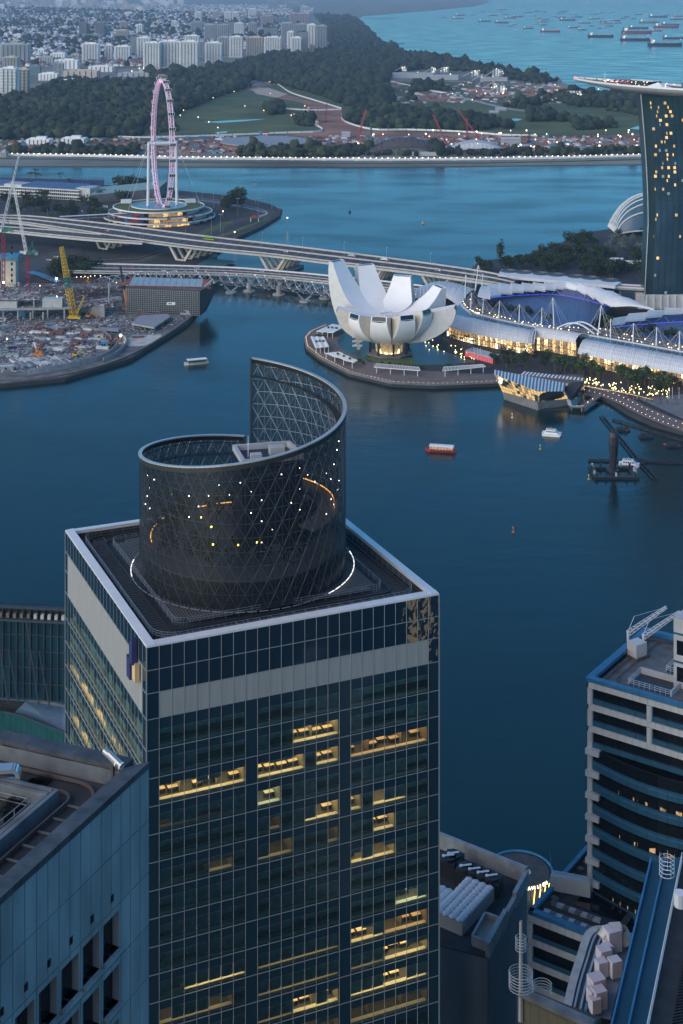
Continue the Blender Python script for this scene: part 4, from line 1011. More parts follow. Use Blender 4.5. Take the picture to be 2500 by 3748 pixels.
def person_mesh(c1, c2):
 mb = MB(); mb.mi = 0; mb.tube((0, 0, 0), (0, 0, .85), .17, 5, .2); mb.mi = 1; mb.tube((0, 0, .8), (0, 0, 1.45), .2, 5, .25); mb.mi = 2; mb.ball((0, 0, 1.62), .14, 5, 4)
 for s in (-1, 1): mb.mi = 1; mb.tube((s * .26, 0, 1.4), (s * .32, .05, .85), .07, 4, .05)
 return mb.mesh('person', [c1, c2, MATS.get('skin') or mat('skin', (.35, .2, .14), .7, var=0)])
PPL = [person_mesh(mat('trousers_%s' % n, a, .9, var=0), mat('shirt_%s' % n, b, .9, var=0)) for n, a, b in (('dark', (.02, .02, .03), (.03, .03, .04)), ('blue', (.03, .04, .08), (.5, .5, .5)), ('grey', (.1, .1, .1), (.3, .06, .05)))]
for k in range(70):
 i = random.randint(2, 12); p = onD(i, random.uniform(.08, .92)); o = put('person', PPL[k % 3], None, p, random.uniform(0, 6))
 tag(o, 'standing visitor in %s clothes on the open sky deck' % ('dark', 'pale', 'red')[k % 3], 'person', 'visitors on the sky deck')
lm2 = MB().ball((0, 0, 0), .3, 5, 4).mesh('deck_lamp', L_spot)
for k in range(26): put('deck_lamp', lm2, dk, onD(random.randint(9, 20), random.uniform(.1, .5)) + V(0, 0, random.uniform(1, 4)) - V(HX(1480), HT, 186))
put('red_beacon', MB().ball((0, 0, 0), .6, 6, 4).mesh('red_beacon', light('red_light', (1, .03, .02), 12)), dk, onD(0, .5) + V(0, 0, 1.5) - V(HX(1480), HT, 186))
dm = thing('conservatory', 'white ribbed glass conservatory dome half hidden behind the hotel tower', 'conservatory', G(1500, 535, 2.5))
cx, cy = G(1500, 535, 2.5)[:2]; a_, h_ = 42, 42
def DP(u, v): t = math.pi * u; return V(cx - a_ * math.cos(t), cy + 60 * (v - .3), 2.5 + h_ * math.sin(t) * math.sqrt(max(0, 1 - (2 * v - 1) ** 2 * .98)))
MB().grid([[DP(u / 16, v / 10) for v in range(11)] for u in range(17)]).build('glass_shell', M_teal, dm, smooth=True)
for v in range(11):
 MB().path([DP(u / 20, v / 10) + V(0, -.5, .4) for u in range(21)], .8, 4).build('dome_rib', M_white, dm)
random.seed(21)
GARD = [(1105, 622), (1135, 612), (1205, 600), (1260, 585), (1300, 565), (1335, 548), (1420, 540), (1478, 540), (1478, 645), (1400, 640), (1300, 625), (1130, 622)]
placed = 0
while placed < 95:
 x, y = random.uniform(1100, 1480), random.uniform(540, 650)
 if not inpoly(x, y, GARD): continue
 grey = 1375 < x < 1480 and 555 < y < 585
 plant('grey' if grey else 'big', G(x, y, 2.5), 'pale grey leaved tree in the garden below the conservatory' if grey else 'dark broad tree in the waterfront garden behind the theatre', scale=random.uniform(.75, 1.05), group='grey garden trees' if grey else 'dark garden trees'); placed += 1
plant('tall', G(1150, 614, 2.5), 'tall pointed dark tree standing alone at the end of the road bridge', scale=1.0)
for x, y in ((1108, 618), (1120, 622), (1100, 612), (1120, 640), (1112, 650)): plant('big', G(x, y, 2.5), 'dark spreading tree at the end of the road bridge by the vent building', scale=.8, group='trees at the bridge end')
for x, y in ((1322, 560), (1337, 556)): plant('palm', G(x, y, 2.5), 'tall palm rising above the garden trees' + (' nearer the conservatory' if x > 1330 else ' on the water side'), 'palm_tree', 'palm tree', 1.5)
for x, y, w, l in ((1417, 612, 14, 'small grey pavilion roof among the garden trees'), (1455, 618, 26, 'long pale pavilion roof among the trees by the hotel tower')):
 p = G(x, y, 2.5); t = thing('pavilion', l, 'pavilion', p); mb = MB(); mb.hexa([p + V(-w / 2, -5, 6), p + V(w / 2, -5, 6), p + V(w / 2, 5, 6), p + V(-w / 2, 5, 6)], [p + V(-w / 2, -.3, 8.5), p + V(w / 2, -.3, 8.5), p + V(w / 2, .3, 8.5), p + V(-w / 2, .3, 8.5)]); mb.build('roof', M_vault, t)
 for sx in (-.45, .45):
  for sy in (-4, 4): MB().tube(p + V(w * sx, sy, 0), p + V(w * sx, sy, 6), .25, 5).build('post', M_white, t)
mb = MB(); a, b = Z7(1075, 490, 17), Z7(1345, 505, 17); lr = thing('link_bridge', 'short elevated link road running from the vent building to the hotel tower', 'bridge', V(a.x, a.y, 2.5))
mb.bar(a, b, 12, 1.5); mb.build('deck', M_conc, lr); MB().bar(a + V(0, -5.8, 1.3), b + V(0, -5.8, 1.3), .4, 1.1).build('parapet', M_vault, lr); MB().bar(a + V(0, 5.8, 1.3), b + V(0, 5.8, 1.3), .4, 1.1).build('parapet', M_vault, lr)
for f in (.15, .6): p = lerp(a, b, f); MB().tube((p.x, p.y, 2.5), (p.x, p.y, 16.3), 1.2, 8).build('pier', M_conc, lr)
EDGE = [(1340, 898), (1376, 907), (1418, 924), (1466, 949), (1514, 970), (1568, 989), (1650, 1020)]
e3 = catm([G(x, y, 2.8) for x, y in EDGE], 4)
mb = MB(); w3 = [p + V(9, 13, 0) for p in e3]; mb.slab([e3, w3], .8); o = mb.build('promenade', M_paving); o['kind'] = 'structure'
for i, p in enumerate(e3[:-1]):
 for f in (.2, .7):
  q = lerp(p, e3[i + 1], f) + V(.8, 1.5, 0); mb = MB(); mb.tube((q.x, q.y, -2), (q.x, q.y, 1.9), .55, 6); mb.box((q.x + 1, q.y + 1, 1.6), (1.2, 4, .7), -.5)
  single(mb, 'promenade_pile', M_conc, 'concrete pile with crosshead under the curved bay promenade', 'pile', (q.x, q.y, 0), 'piles under the bay promenade')
ring_lamps(EDGE, 2.8, 4.2, .6, 'small glowing bollard on the water edge of the curved bay promenade', 'promenade_lamp', group='bollard lamps on the bay promenade edge')
ring_lamps([(x + 12, y - 9) for x, y in EDGE], 2.8, 5.5, 0, 'small glowing bollard on the landward side of the curved bay promenade', 'promenade_lamp', group='bollard lamps inside the bay promenade')
mb = MB()
pts = [Z8(x, y, 3.2) for x, y in ((850, 315), (1000, 345), (1060, 350), (1200, 380), (1350, 415))]
for a, b in zip(pts, pts[1:]): mb.bar(a, b, .4, .25)
single(mb, 'light_strip', L_shop[0], 'long golden strip light along the low wall of the bay promenade', 'strip light')
sheet('event_plaza', [(1466, 915), (1568, 905), (1700, 930), (1700, 1000), (1568, 962)], 2.9, M_concd)
random.seed(33)
def rowtrees(kind, quad, n, label, group, sc_=1.0, name='tree', cat='tree'):
 for k in range(n):
  u, v = random.random(), random.random(); a, b, c, d = quad
  x = lerp(lerp(a[0], b[0], u), lerp(d[0], c[0], u), v); y = lerp(lerp(a[1], b[1], u), lerp(d[1], c[1], u), v)
  plant(kind, Z8(x, y, 2.6), label, name, cat, sc_, group)
rowtrees('bright', [(600, 150), (1000, 215), (1010, 285), (620, 215)], 30, 'young bright green tree in the grove between glass pavilion and mall', 'grove trees by the glass pavilion')
rowtrees('bright', [(1090, 250), (1480, 300), (1480, 370), (1100, 330)], 34, 'young bright green tree in the grove before the mall by the plaza', 'grove trees by the plaza')
rowtrees('palm', [(600, 150), (1480, 310), (1480, 360), (640, 240)], 26, 'small palm among the grove trees in front of the lit mall', 'palms in the mall grove', .9, 'palm_tree', 'palm tree')
for x, y in ((290, 130), (340, 140), (375, 180), (430, 160), (440, 190), (505, 150), (570, 170), (215, 165), (300, 190), (565, 205), (1400, 385), (1490, 330), (1530, 345)):
 plant('round', Z8(x, y, 2.6), 'dark slender tree on the promenade in front of the lit mall facade', scale=.95, group='slender trees before the mall front')
for x, y in ((1120, 660), (1165, 700), (1190, 690), (1260, 715), (1330, 730), (1290, 700)): plant('palm', Z6(x, y + 60, 2.6), 'palm in the row between the museum pond and the mall', 'palm_tree', 'palm tree', 1.15, 'palms beside the museum pond')
L_grd = light('ground_glow', (1.0, .78, .30), 7.0)
lgm = MB().ball((0, 0, .5), .3, 5, 4).mesh('lamp', L_grd); lpm = MB().tube((0, 0, 0), (0, 0, .4), .08, 4).mesh('post', M_dark)
def scatter_lamps(quad, n, label, group):
 for k in range(n):
  u, v = random.random(), random.random(); a, b, c, d = quad; x = lerp(lerp(a[0], b[0], u), lerp(d[0], c[0], u), v); y = lerp(lerp(a[1], b[1], u), lerp(d[1], c[1], u), v)
  o = thing('garden_lamp', label, 'lamp', Z8(x, y, 2.6), group); put('post', lpm, o); put('lamp', lgm, o)
scatter_lamps([(860, 255), (1090, 300), (1090, 345), (860, 305)], 40, 'small yellow ground lamp among the trees near the glass pavilion', 'ground lamps near the glass pavilion')
scatter_lamps([(1100, 290), (1480, 345), (1480, 405), (1060, 365)], 55, 'small yellow ground lamp among the trees by the plaza', 'ground lamps by the plaza')
for k in range(36):
 x, y = random.choice([(1130, 640), (1180, 660), (1250, 700), (1330, 720), (1040, 640)]); o = thing('garden_lamp', 'small yellow ground lamp between the museum pond and mall', 'lamp', Z6(x + random.uniform(-60, 60), y + 70 + random.uniform(-30, 40), 2.6), 'ground lamps beside the museum pond'); put('post', lpm, o); put('lamp', lgm, o)
kb = thing('red_kiosk', 'low kiosk building with red lit wall panels and grey flat roof', 'kiosk', Z8(130, 115, 2.5)); a, b, c, d = Z8(5, 62, 7), Z8(205, 118, 7), Z8(250, 92, 7), Z8(60, 40, 7)
MB().hexa([V(p.x, p.y, 6.4) for p in (a, b, c, d)], [a, b, c, d]).build('flat_roof', M_til2, kb)
L_redw = light('red_wall_light', (1.0, .10, .16), .55)
for k in range(16):
 p, q = lerp(a, b, (k + .08) / 16), lerp(a, b, (k + .92) / 16); MB().quad(V(p.x, p.y + .6, 2.6), V(q.x, q.y + .6, 2.6), V(q.x, q.y + .6, 6.3), V(p.x, p.y + .6, 6.3)).build('wall_panel', L_redw, kb)
for x in (70, 95, 115):
 p = Z8(x, 135, 2.5); mb = MB(); mb.tube(p, p + V(0, 0, 9), .12, 5); single(mb, 'flagpole', M_white, 'bare white flagpole, one of three before the red kiosk', 'flagpole', p, 'flagpoles by the red kiosk')
for x in (1470, 1492, 1540):
 p = Z8(x, 415, 2.5); mb = MB(); mb.tube(p, p + V(0, 0, 8), .12, 5); single(mb, 'flagpole', M_white, 'bare white flagpole at the edge of the event plaza', 'flagpole', p, 'flagpoles by the plaza')
for k in range(46):
 x, y = random.uniform(1080, 1540), random.uniform(340, 410); o = put('person', PPL[k % 3], None, Z8(x, y + (x - 1080) * .1, 2.85), random.uniform(0, 6)); tag(o, 'person in %s clothes strolling on the bay promenade' % ('dark', 'pale', 'red')[k % 3], 'person', 'people on the bay promenade')
pv = thing('glass_pavilion', 'faceted glass pavilion standing in the bay with golden lit walls and striped roofs', 'pavilion', Z8(530, 470, 0))
M_pg = [mat('pav_glass', (.03, .07, .08), .1, var=.2), light('pav_gold', (1.0, .62, .2), .75), light('pav_gold_dim', (1.0, .6, .22), .28)]
gb = [Z8(288, 400, 1.5), Z8(528, 478, 1.5), Z8(752, 440, 1.5), Z8(640, 360, 1.5)]
gm = [GD(1066.2 + .32 * x, 784 + .32 * y, g.y) for (x, y), g in zip(((272, 362), (528, 432), (745, 412), (640, 330)), gb)]
gt_ = [GD(1066.2 + .32 * 213, 784 + .32 * 232, gb[0].y - 2), GD(1066.2 + .32 * 520, 784 + .32 * 356, gb[1].y - 1), GD(1066.2 + .32 * 717, 784 + .32 * 355, gb[2].y - 6), GD(1066.2 + .32 * 726, 784 + .32 * 298, gb[2].y + 12), GD(1066.2 + .32 * 216, 784 + .32 * 202, gb[0].y + 7)]
mb = MB(); low = [V(p.x, p.y, -1) for p in gb]; mb.hexa(low, gm); mb.build('concrete_base', M_concd, pv)
def glazed(a, b, c, d, nu, nv, lit_, mullion=True, name='wall_pane'):
 """a,b bottom; c,d top"""
 for i in range(nu):
  for j in range(nv):
   f = lambda u, v: lerp(lerp(a, b, u), lerp(d, c, u), v)
   q = [f((i + .05) / nu, (j + .05) / nv), f((i + .95) / nu, (j + .05) / nv), f((i + .95) / nu, (j + .95) / nv), f((i + .05) / nu, (j + .95) / nv)]
   m_ = M_pg[1] if random.random() < lit_ * (1.5 - j / nv) else M_pg[2] if random.random() < lit_ else M_pg[0]
   MB().quad(*q).build(name, m_, pv)
 n = (b - a).cross(d - a).normalized() * .12
 MB().quad(a + n * -1, b - n, c - n, d - n).build('wall_frame', M_dark, pv)
glazed(gm[0], gm[1], gt_[1], gt_[0], 13, 5, .5); glazed(gm[1], gm[2], gt_[2], gt_[1], 9, 2, .4)
def striped(a, b, c, d, n, name='roof_panel'):
 for k in range(n):
  f0, f1 = k / n, (k + .92) / n
  MB().slab([[lerp(a, b, f0), lerp(a, b, f1)], [lerp(d, c, f0), lerp(d, c, f1)]], .25).build(name, M_vault if k % 2 == 0 else M_teal, pv)
rm0, rm1 = lerp(gt_[0], gt_[1], 0), gt_[1]
striped(gt_[0], gt_[1], lerp(gt_[4], gt_[3], .62), gt_[4], 26); striped(gt_[1], gt_[2], gt_[3], lerp(gt_[4], gt_[3], .62), 16)
h1, h2, h3, h4 = Z8(405, 236, 12.5), Z8(862, 279, 13), Z8(868, 263, 13.6), Z8(690, 230, 14)
h5 = Z8(430, 214, 13.5)
striped(h1, lerp(h1, h2, .999), lerp(h4, h3, .999), h5, 34)
w1, w2, w3 = Z8(725, 300, 9), Z8(815, 402, 2), Z8(862, 280, 12.8)
glazed(Z8(752, 425, 2.5), w2, w3, GD(1066.2 + .32 * 722, 784 + .32 * 300, w2.y + 3), 6, 6, .25); glazed(w2, Z8(860, 330, 2), Z8(868, 264, 13.4), w3, 4, 4, .2)
lg = MB(); nrm = (gm[1] - gm[0]).cross(gt_[0] - gm[0]).normalized()
if nrm.y > 0: nrm = -nrm
e1 = (gt_[1] - gt_[0]).normalized(); e2 = -(nrm.cross(e1)); e2 = e2 if e2.z > 0 else -e2
lo = lerp(lerp(gm[0], gm[1], .13), lerp(gt_[0], gt_[1], .10), .74) + nrm * .35
def lt(x0, y0, x1, y1, w): lg.bar(lo + e1 * x0 + e2 * y0, lo + e1 * x1 + e2 * y1, w, w)
lt(-1.0, -1.9, -.1, 1.3, .42); lt(-1.5, 1.3, .4, 1.3, .22); lt(-1.4, -1.9, .9, -1.9, .3); lt(.9, -1.9, 1.0, -1.2, .25)
lt(.0, 1.9, .9, -.9, .42); lt(.9, -.9, 1.9, 1.9, .3); lt(-.5, 1.9, .6, 1.9, .22); lt(1.4, 1.9, 2.4, 1.9, .22)
lg.build('letter_logo', light('logo_white', (1, .95, .85), 5.0), pv)
ow = MB(); p1, p2, p3 = Z8(760, 470, 2.2), Z8(850, 470, 2.6), Z8(965, 388, 2.8)
gw = thing('gangway', 'narrow gangway on piles joining the glass pavilion to the bay promenade', 'gangway', p2)
MB().bar(p1, p2, 3, .5).build('deck', M_paving, gw); MB().bar(p2, p3, 4, .5).build('deck', M_paving, gw)
for f in (.1, .9): q = lerp(p1, p2, f); MB().tube((q.x, q.y, -2), (q.x, q.y, 2), .35, 5).build('pile', M_conc, gw)
MB().bar(p1 + V(0, 1, .8), Z8(745, 418, 3.6), 2.2, .4).build('stair_flight', M_til1, gw); MB().bar(p1 + V(0, -1.4, 1), p2 + V(0, -1.4, 1), .1, .9).build('railing', M_steel, gw)
for p in (p2, lerp(p2, p3, .3), lerp(p2, p3, .6), lerp(p1, p2, .5)):
 o = thing('promenade_lamp', 'small glowing bollard on the gangway of the glass pavilion', 'lamp', p, 'bollards on the gangway'); put('post', lpm, o); put('lamp', MB().ball((0, 0, .9), .28, 5, 4).mesh('lamp', L_bol), o)
mb = MB(); p = Z8(650, 485, .3); mb.box(p, (22, 4, .6), -.1); single(mb, 'pontoon', M_dark, 'low dark pontoon floating in front of the glass pavilion', 'pontoon', p)
# ================================================================ road bridge, helix footbridge, observation wheel, peninsula
def Z3(x, y, z=2.5): return G(.32 * x, 345 + .32 * y, z)
def Z4(x, y, z=2.5): return G(439 + .32 * x, 345 + .32 * y, z)
def Z5(x, y, z=2.5): return G(.32 * x, 564.5 + .32 * y, z)
M_para = mat('parapet_concrete', (0.50, 0.49, 0.47), .7, var=.1, vscale=.2)
M_cream = mat('cream_and_uplit_concrete', (.56, .51, .43), .7, var=.1, vscale=.3)  # plain cream on site things; on the bridge piers it carries warm uplight
def resamp(pts, n):
 L = [0]
 for a, b in zip(pts, pts[1:]): L.append(L[-1] + (b - a).length)
 out = []
 for k in range(n):
  s = L[-1] * k / (n - 1); i = 0
  while i < len(L) - 2 and L[i + 1] < s: i += 1
  out.append(lerp(pts[i], pts[i + 1], (s - L[i]) / max(1e-6, L[i + 1] - L[i])))
 return out
def deckbridge(t, far, near, z, thick, lines, n=60):
 A = resamp(catm([G(x, y, z) for x, y in far], 8), n); B = resamp(catm([G(x, y, z) for x, y in near], 8), n)
 MB().slab([B, A], .5).build('road_deck', M_asphalt2, t)
 g = MB()
 for f in (.06, .3, .62, .94):
  for i in range(n - 1):
   g.bar(lerp(B[i], A[i], f) - V(0, 0, thick / 2 + .5), lerp(B[i + 1], A[i + 1], f) - V(0, 0, thick / 2 + .5), 3.4, thick)
 g.build('girder', M_para, t)
 for f, w, h, m in lines:
  mb = MB()
  for i in range(n - 1): mb.bar(lerp(B[i], A[i], f) + V(0, 0, h / 2 + .01), lerp(B[i + 1], A[i + 1], f) + V(0, 0, h / 2 + .01), w, h)
  mb.build('parapet' if h > .3 else 'kerb', m, t)
 mk = MB()
 for f in (.16, .27, .4, .62, .73, .84):
  for i in range(n - 1):
   L = (A[i + 1] - A[i]).length; q = max(1, int(L / 9))
   for j in range(q):
    a = lerp(lerp(B[i], A[i], f), lerp(B[i + 1], A[i + 1], f), j / q); b = lerp(lerp(B[i], A[i], f), lerp(B[i + 1], A[i + 1], f), (j + .35) / q)
    mk.bar(a + V(0, 0, .012), b + V(0, 0, .012), .22, .008)
 mk.build('lane_marking', M_paint, t, kind='stuff')
 return A, B
hbz = 19.0
br = thing('road_bridge', 'wide grey highway bridge on V shaped piers crossing the bay behind the lotus museum', 'bridge', G(600, 610, 0))
BA, BB = deckbridge(br, [(-120, 484), (0, 494), (77, 497), (256, 515), (439, 538.6), (700, 569), (941, 599.4), (1110, 624), (1180, 640)],
     [(-120, 496), (0, 506), (77, 514), (256, 541), (439, 565.8), (620, 584), (759, 601), (941, 622), (1110, 646), (1180, 658)], hbz, 2.4,
     [(0.012, .5, 1.1, M_para), (.988, .5, 1.1, M_para), (.49, .6, .9, M_para), (.53, .6, .9, M_para), (.05, .3, .2, M_paint), (.95, .3, .2, M_paint)])
rp = thing('slip_road', 'lower slip road of the highway bridge with striped yellow kerb on the construction side', 'bridge', G(100, 560, 2.5))
RA, RB = deckbridge(rp, [(-120, 512), (0, 520), (120, 529), (220, 538), (290, 543)], [(-120, 524), (0, 528), (120, 540), (220, 549), (330, 556)], 18.2, 2.0, [(0.02, .5, 1.1, M_para), (.98, .5, 1.1, M_para), (.1, .5, .4, M_yellowp)], 30)
for x, y in ((242, 588), (430, 606), (636, 622), (862, 640), (1010, 655)):
 c = G(x, y, 1.5); i = min(range(len(BA)), key=lambda k: abs((BA[k].x + BB[k].x) / 2 / ((BA[k].y + BB[k].y) / 2) - c.x / c.y))
 d = (BB[min(i + 1, 59)] - BB[max(i - 1, 0)]).normalized(); nn = V(-d.y, d.x, 0); nn = nn if nn.y > 0 else -nn
 b0 = lerp(BB[i], BA[i], .12); W_ = (BA[i] - BB[i]).dot(nn) * .8
 MB().hexa([b0 + d * sx * 11 + nn * sy + V(0, 0, -20 - hbz + 19) for sx, sy in ((-1, -2), (1, -2), (1, W_ + 3), (-1, W_ + 3))], [b0 + d * sx * 11 + nn * sy + V(0, 0, 2.4 - hbz) for sx, sy in ((-1, -2), (1, -2), (1, W_ + 3), (-1, W_ + 3))]).build('pile_cap', M_conc, br)
 for k in range(5):
  p = b0 + nn * (W_ * k / 4); q = V(p.x, p.y, 2.4); zt = hbz - 2.9
  pv_ = MB()
  for s in (-1, 1):
   pv_.hexa([q + d * s * 3 - nn * 1.1, q + d * s * 6 - nn * 1.1, q + d * s * 6 + nn * 1.1, q + d * s * 3 + nn * 1.1] if s > 0 else [q + d * s * 6 - nn * 1.1, q + d * s * 3 - nn * 1.1, q + d * s * 3 + nn * 1.1, q + d * s * 6 + nn * 1.1],
                     [V(w.x, w.y, zt) for w in ([p + d * s * 12.5 - nn * 1.1, p + d * s * 15.5 - nn * 1.1, p + d * s * 15.5 + nn * 1.1, p + d * s * 12.5 + nn * 1.1] if s > 0 else [p + d * s * 15.5 - nn * 1.1, p + d * s * 12.5 - nn * 1.1, p + d * s * 12.5 + nn * 1.1, p + d * s * 15.5 + nn * 1.1])])
  pv_.box((q.x, q.y, 3.0), (9, 2.2, 1.4), math.atan2(d.y, d.x)); pv_.build('pier', M_cream, br)  # cream tone stands in for warm uplight on the pier faces
L_pole = mat('pole_grey', (.3, .32, .34), .5, .4, var=0)
pm = MB(); pm.tube((0, 0, 0), (0, 0, 10), .12, 4, .07); pm.bar((0, 0, 10), (1.8, 0, 10.3), .1, .1); pm = pm.mesh('pole', L_pole)
hm = MB().box((1.9, 0, 10.3), (.9, .3, .15)).mesh('lamp_head', M_til2)
def street_lamp(p, label, group, rz=0):
 o = thing('street_lamp', label, 'street lamp', p, group); o.rotation_euler = (0, 0, rz); put('pole', pm, o); put('lamp_head', hm, o)
for i in range(3, 58, 4):
 street_lamp(BA[i], 'thin grey street lamp on the far parapet of the highway bridge', 'street lamps on the highway bridge, far side', -1.2)
 street_lamp(lerp(BB[i + 1], BA[i + 1], .02), 'thin grey street lamp on the near parapet of the highway bridge', 'street lamps on the highway bridge, near side', 1.8)
def vehicle(p, d, kind, col, label, name, cat, group=None):
 L, W_, H_ = {'car': (4.4, 1.8, 1.4), 'bus': (12, 2.5, 3.2), 'van': (5, 1.9, 2.1), 'lorry': (8, 2.4, 3.0)}[kind]
 t = thing(name, label, cat, p, group); rz = math.atan2(d.y, d.x); c, s = math.cos(rz), math.sin(rz); t.rotation_euler = (0, 0, rz)
 b = MB()
 if kind == 'car': b.box((0, 0, .6), (L, W_, .65)); b.hexa([(-1.6, -.8, .92), (1.1, -.8, .92), (1.1, .8, .92), (-1.6, .8, .92)], [(-1.1, -.7, H_), (.5, -.7, H_), (.5, .7, H_), (-1.1, .7, H_)])
 elif kind == 'lorry': b.box((-.9, 0, 1.9), (6, W_, 2.3)); b.box((3.1, 0, 1.4), (1.7, W_, 2.0))
 else: b.box((0, 0, H_ / 2 + .2), (L, W_, H_ - .35))
 m_ = b.mesh('body', col); put('body', m_, t)
 g = MB()
 if kind == 'car': g.box((-.25, 0, 1.15), (2.0, 1.64, .34))
 else: g.box((0 if kind != 'lorry' else 3.3, 0, H_ * .62), (L * .96 if kind != 'lorry' else 1.5, W_ + .04, H_ * .28))
 put('window', g.mesh('window', M_black), t)
 wm = MB().tube((0, -.12, 0), (0, .12, 0), .36, 8, None, True).mesh('wheel', M_chair)
 for sx in (-.32, .32):
  for sy in (-.45, .45): put('wheel', wm, t, (L * sx, W_ * sy, .36))
 tm = MB().box((0, 0, 0), (.06, .3, .16)).mesh('tail_light', L_tail); hmz = MB().box((0, 0, 0), (.06, .3, .16)).mesh('headlight', L_head)
 for sy in (-.34, .34): put('tail_light', tm, t, (-L / 2 - .03, W_ * sy, .75)); put('headlight', hmz, t, (L / 2 + .03, W_ * sy, .7))
 return t
L_tail = light('tail_red', (1, .05, .04), 5); L_head = light('head_white', (1, .95, .8), 8)
C_car = {n: mat('paint_' + n, c, .3, .2, var=0) for n, c in dict(white=(.7, .7, .7), silver=(.45, .46, .48), black=(.02, .02, .025), red=(.4, .04, .04), green=(.25, .42, .05), blue=(.05, .12, .35), yellow=(.6, .45, .05)).items()}
def onB(i, f): return lerp(BB[i], BA[i], f), (BA[i + 1] - BA[i]).normalized()
p, d = onB(30, .72); vehicle(p, -d, 'bus', C_car['green'], 'green and yellow bus driving along the highway bridge', 'bus', 'bus')
p, d = onB(44, .7); vehicle(p, -d, 'lorry', C_car['silver'], 'grey lorry on the highway bridge above the museum petals', 'lorry', 'lorry')
p, d = onB(47, .72); vehicle(p, -d, 'lorry', C_car['white'], 'cream white lorry following the grey one on the highway bridge', 'lorry', 'lorry')
p, d = onB(19, .3); vehicle(p, d, 'car', C_car['red'], 'red car on the highway bridge below the observation wheel', 'car', 'car')
p, d = onB(52, .4); vehicle(p, d, 'van', C_car['white'], 'white van on the highway bridge near its garden end', 'van', 'van')
p, d = onB(38, .36); vehicle(p, d, 'car', C_car['silver'], 'silver car at the middle of the highway bridge', 'car', 'car')
lb = thing('lower_bridge', 'low road bridge with white parapets running beside the helix footbridge', 'bridge', G(500, 625, 0))
LA, LBn = deckbridge(lb, [(150, 603), (211, 606), (502, 614), (658, 625), (753, 634), (873, 646), (966, 657), (1060, 668)], [(150, 622), (211, 624), (502, 628), (658, 638), (753, 648), (873, 660), (966, 672), (1060, 684)], 9.5, 1.4,
                     [(0.015, .5, 1.2, M_para), (.985, .6, 1.3, M_white), (.5, .5, .6, M_para)], 50)
for x, y in ((572, 668), (747, 684), (640, 676)):
 c = G(x, y, .5); MB().cyl((c.x, c.y, -2), 5.5, 3.2, 14).build('pile_cap', M_conc, lb); MB().tube((c.x, c.y, 1), (c.x, c.y, 8), 2.2, 8).build('pier', M_conc, lb)
for f, cnm, kd in ((8, 'red', 'car'), (16, 'white', 'van'), (5, 'black', 'car'), (24, 'silver', 'car')):
 p, d = lerp(LBn[f], LA[f], .7), (LA[f + 1] - LA[f]).normalized(); vehicle(p, -d, kd, C_car[cnm], '%s %s on the low road bridge beside the helix' % (cnm, kd), kd, kd)
hx = thing('helix_bridge', 'curved steel footbridge wrapped in a lit double helix of tubes beside the low road', 'footbridge', G(550, 650, 0))
HP = resamp(catm([G(x, y, 8.5) for x, y in ((222, 652), (330, 637), (430, 635), (550, 643), (660, 654), (760, 667), (900, 678), (985, 676))], 8), 121)
def hel(i, ph, r):
 a, b = HP[max(i - 1, 0)], HP[min(i + 1, 120)]; d = (b - a).normalized(); n = V(-d.y, d.x, 0); t = i * 2 * math.pi / 11 + ph
 return HP[i] + n * (r * math.cos(t)) + V(0, 0, r * math.sin(t))
M_hst = mat('stainless_tube', (.55, .57, .60), .3, .6, var=0)
for ph, r, nm in ((0, 5.4, 'helix_tube'), (math.pi * .66, 5.4, 'helix_tube'), (math.pi * 1.33, 5.4, 'helix_tube')):
 MB().path([hel(i, ph, r) for i in range(121)], .3, 4).build(nm, M_hst, hx)
for ph in (0, math.pi * .66, math.pi * 1.33):
 mb = MB()
 for i in range(121):
  a, b = HP[max(i - 1, 0)], HP[min(i + 1, 120)]; d = (b - a).normalized(); n = V(-d.y, d.x, 0); t = -i * 2 * math.pi / 11 + ph
  p = HP[i] + n * (4.6 * math.cos(t)) + V(0, 0, 4.6 * math.sin(t))
  if i: mb.tube(pp, p, .22, 4)
  pp = p
 mb.build('inner_helix', M_hst, hx)
mb = MB()
for i in range(0, 121, 2):
 a, b = HP[max(i - 1, 0)], HP[min(i + 1, 120)]; d = (b - a).normalized(); n = V(-d.y, d.x, 0)
 ring = [HP[i] + n * (5 * math.cos(k * .785)) + V(0, 0, 5 * math.sin(k * .785)) for k in range(8)]; mb.path(ring, .1, 3, True)
mb.build('helix_ring', M_hst, hx, kind='stuff')
mb = MB()
for a, b in zip(HP, HP[1:]): mb.bar(a - V(0, 0, 2.5), b - V(0, 0, 2.5), 6, .5)
mb.build('walkway', M_concd, hx)
L_hel = light('helix_led', (.85, .95, 1.0), 3.5); me = MB().ball((0, 0, 0), .22, 5, 4).mesh('helix_lamp', L_hel); H0 = Vector(WLOC[hx.name])
for i in range(2, 119): put('helix_lamp', me, hx, hel(i, 0, 5.7) - H0); put('helix_lamp', me, hx, hel(i, math.pi * 1.33, 5.7) - H0) if i % 2 else None
for x, y in ((530, 672), (700, 692), (395, 664)):
 c = G(x, y, .5); MB().cyl((c.x, c.y, -2), 5, 3.5, 8).build('pile_cap', M_conc, hx)
 for s in (-1, 1):
  for k in (-1, 1): MB().tube((c.x, c.y, 1.4), (c.x + 6 * s, c.y + 4 * k, 6), .35, 5).build('strut', M_hst, hx)
pf = thing('ferry_pontoon', 'floating landing stage with flat teal roof below the highway bridge', 'pontoon', G(520, 615, 0))
a, b, c, d = Z4(30, 828, 4), Z4(215, 840, 4), Z4(315, 795, 4), Z4(125, 772, 4)
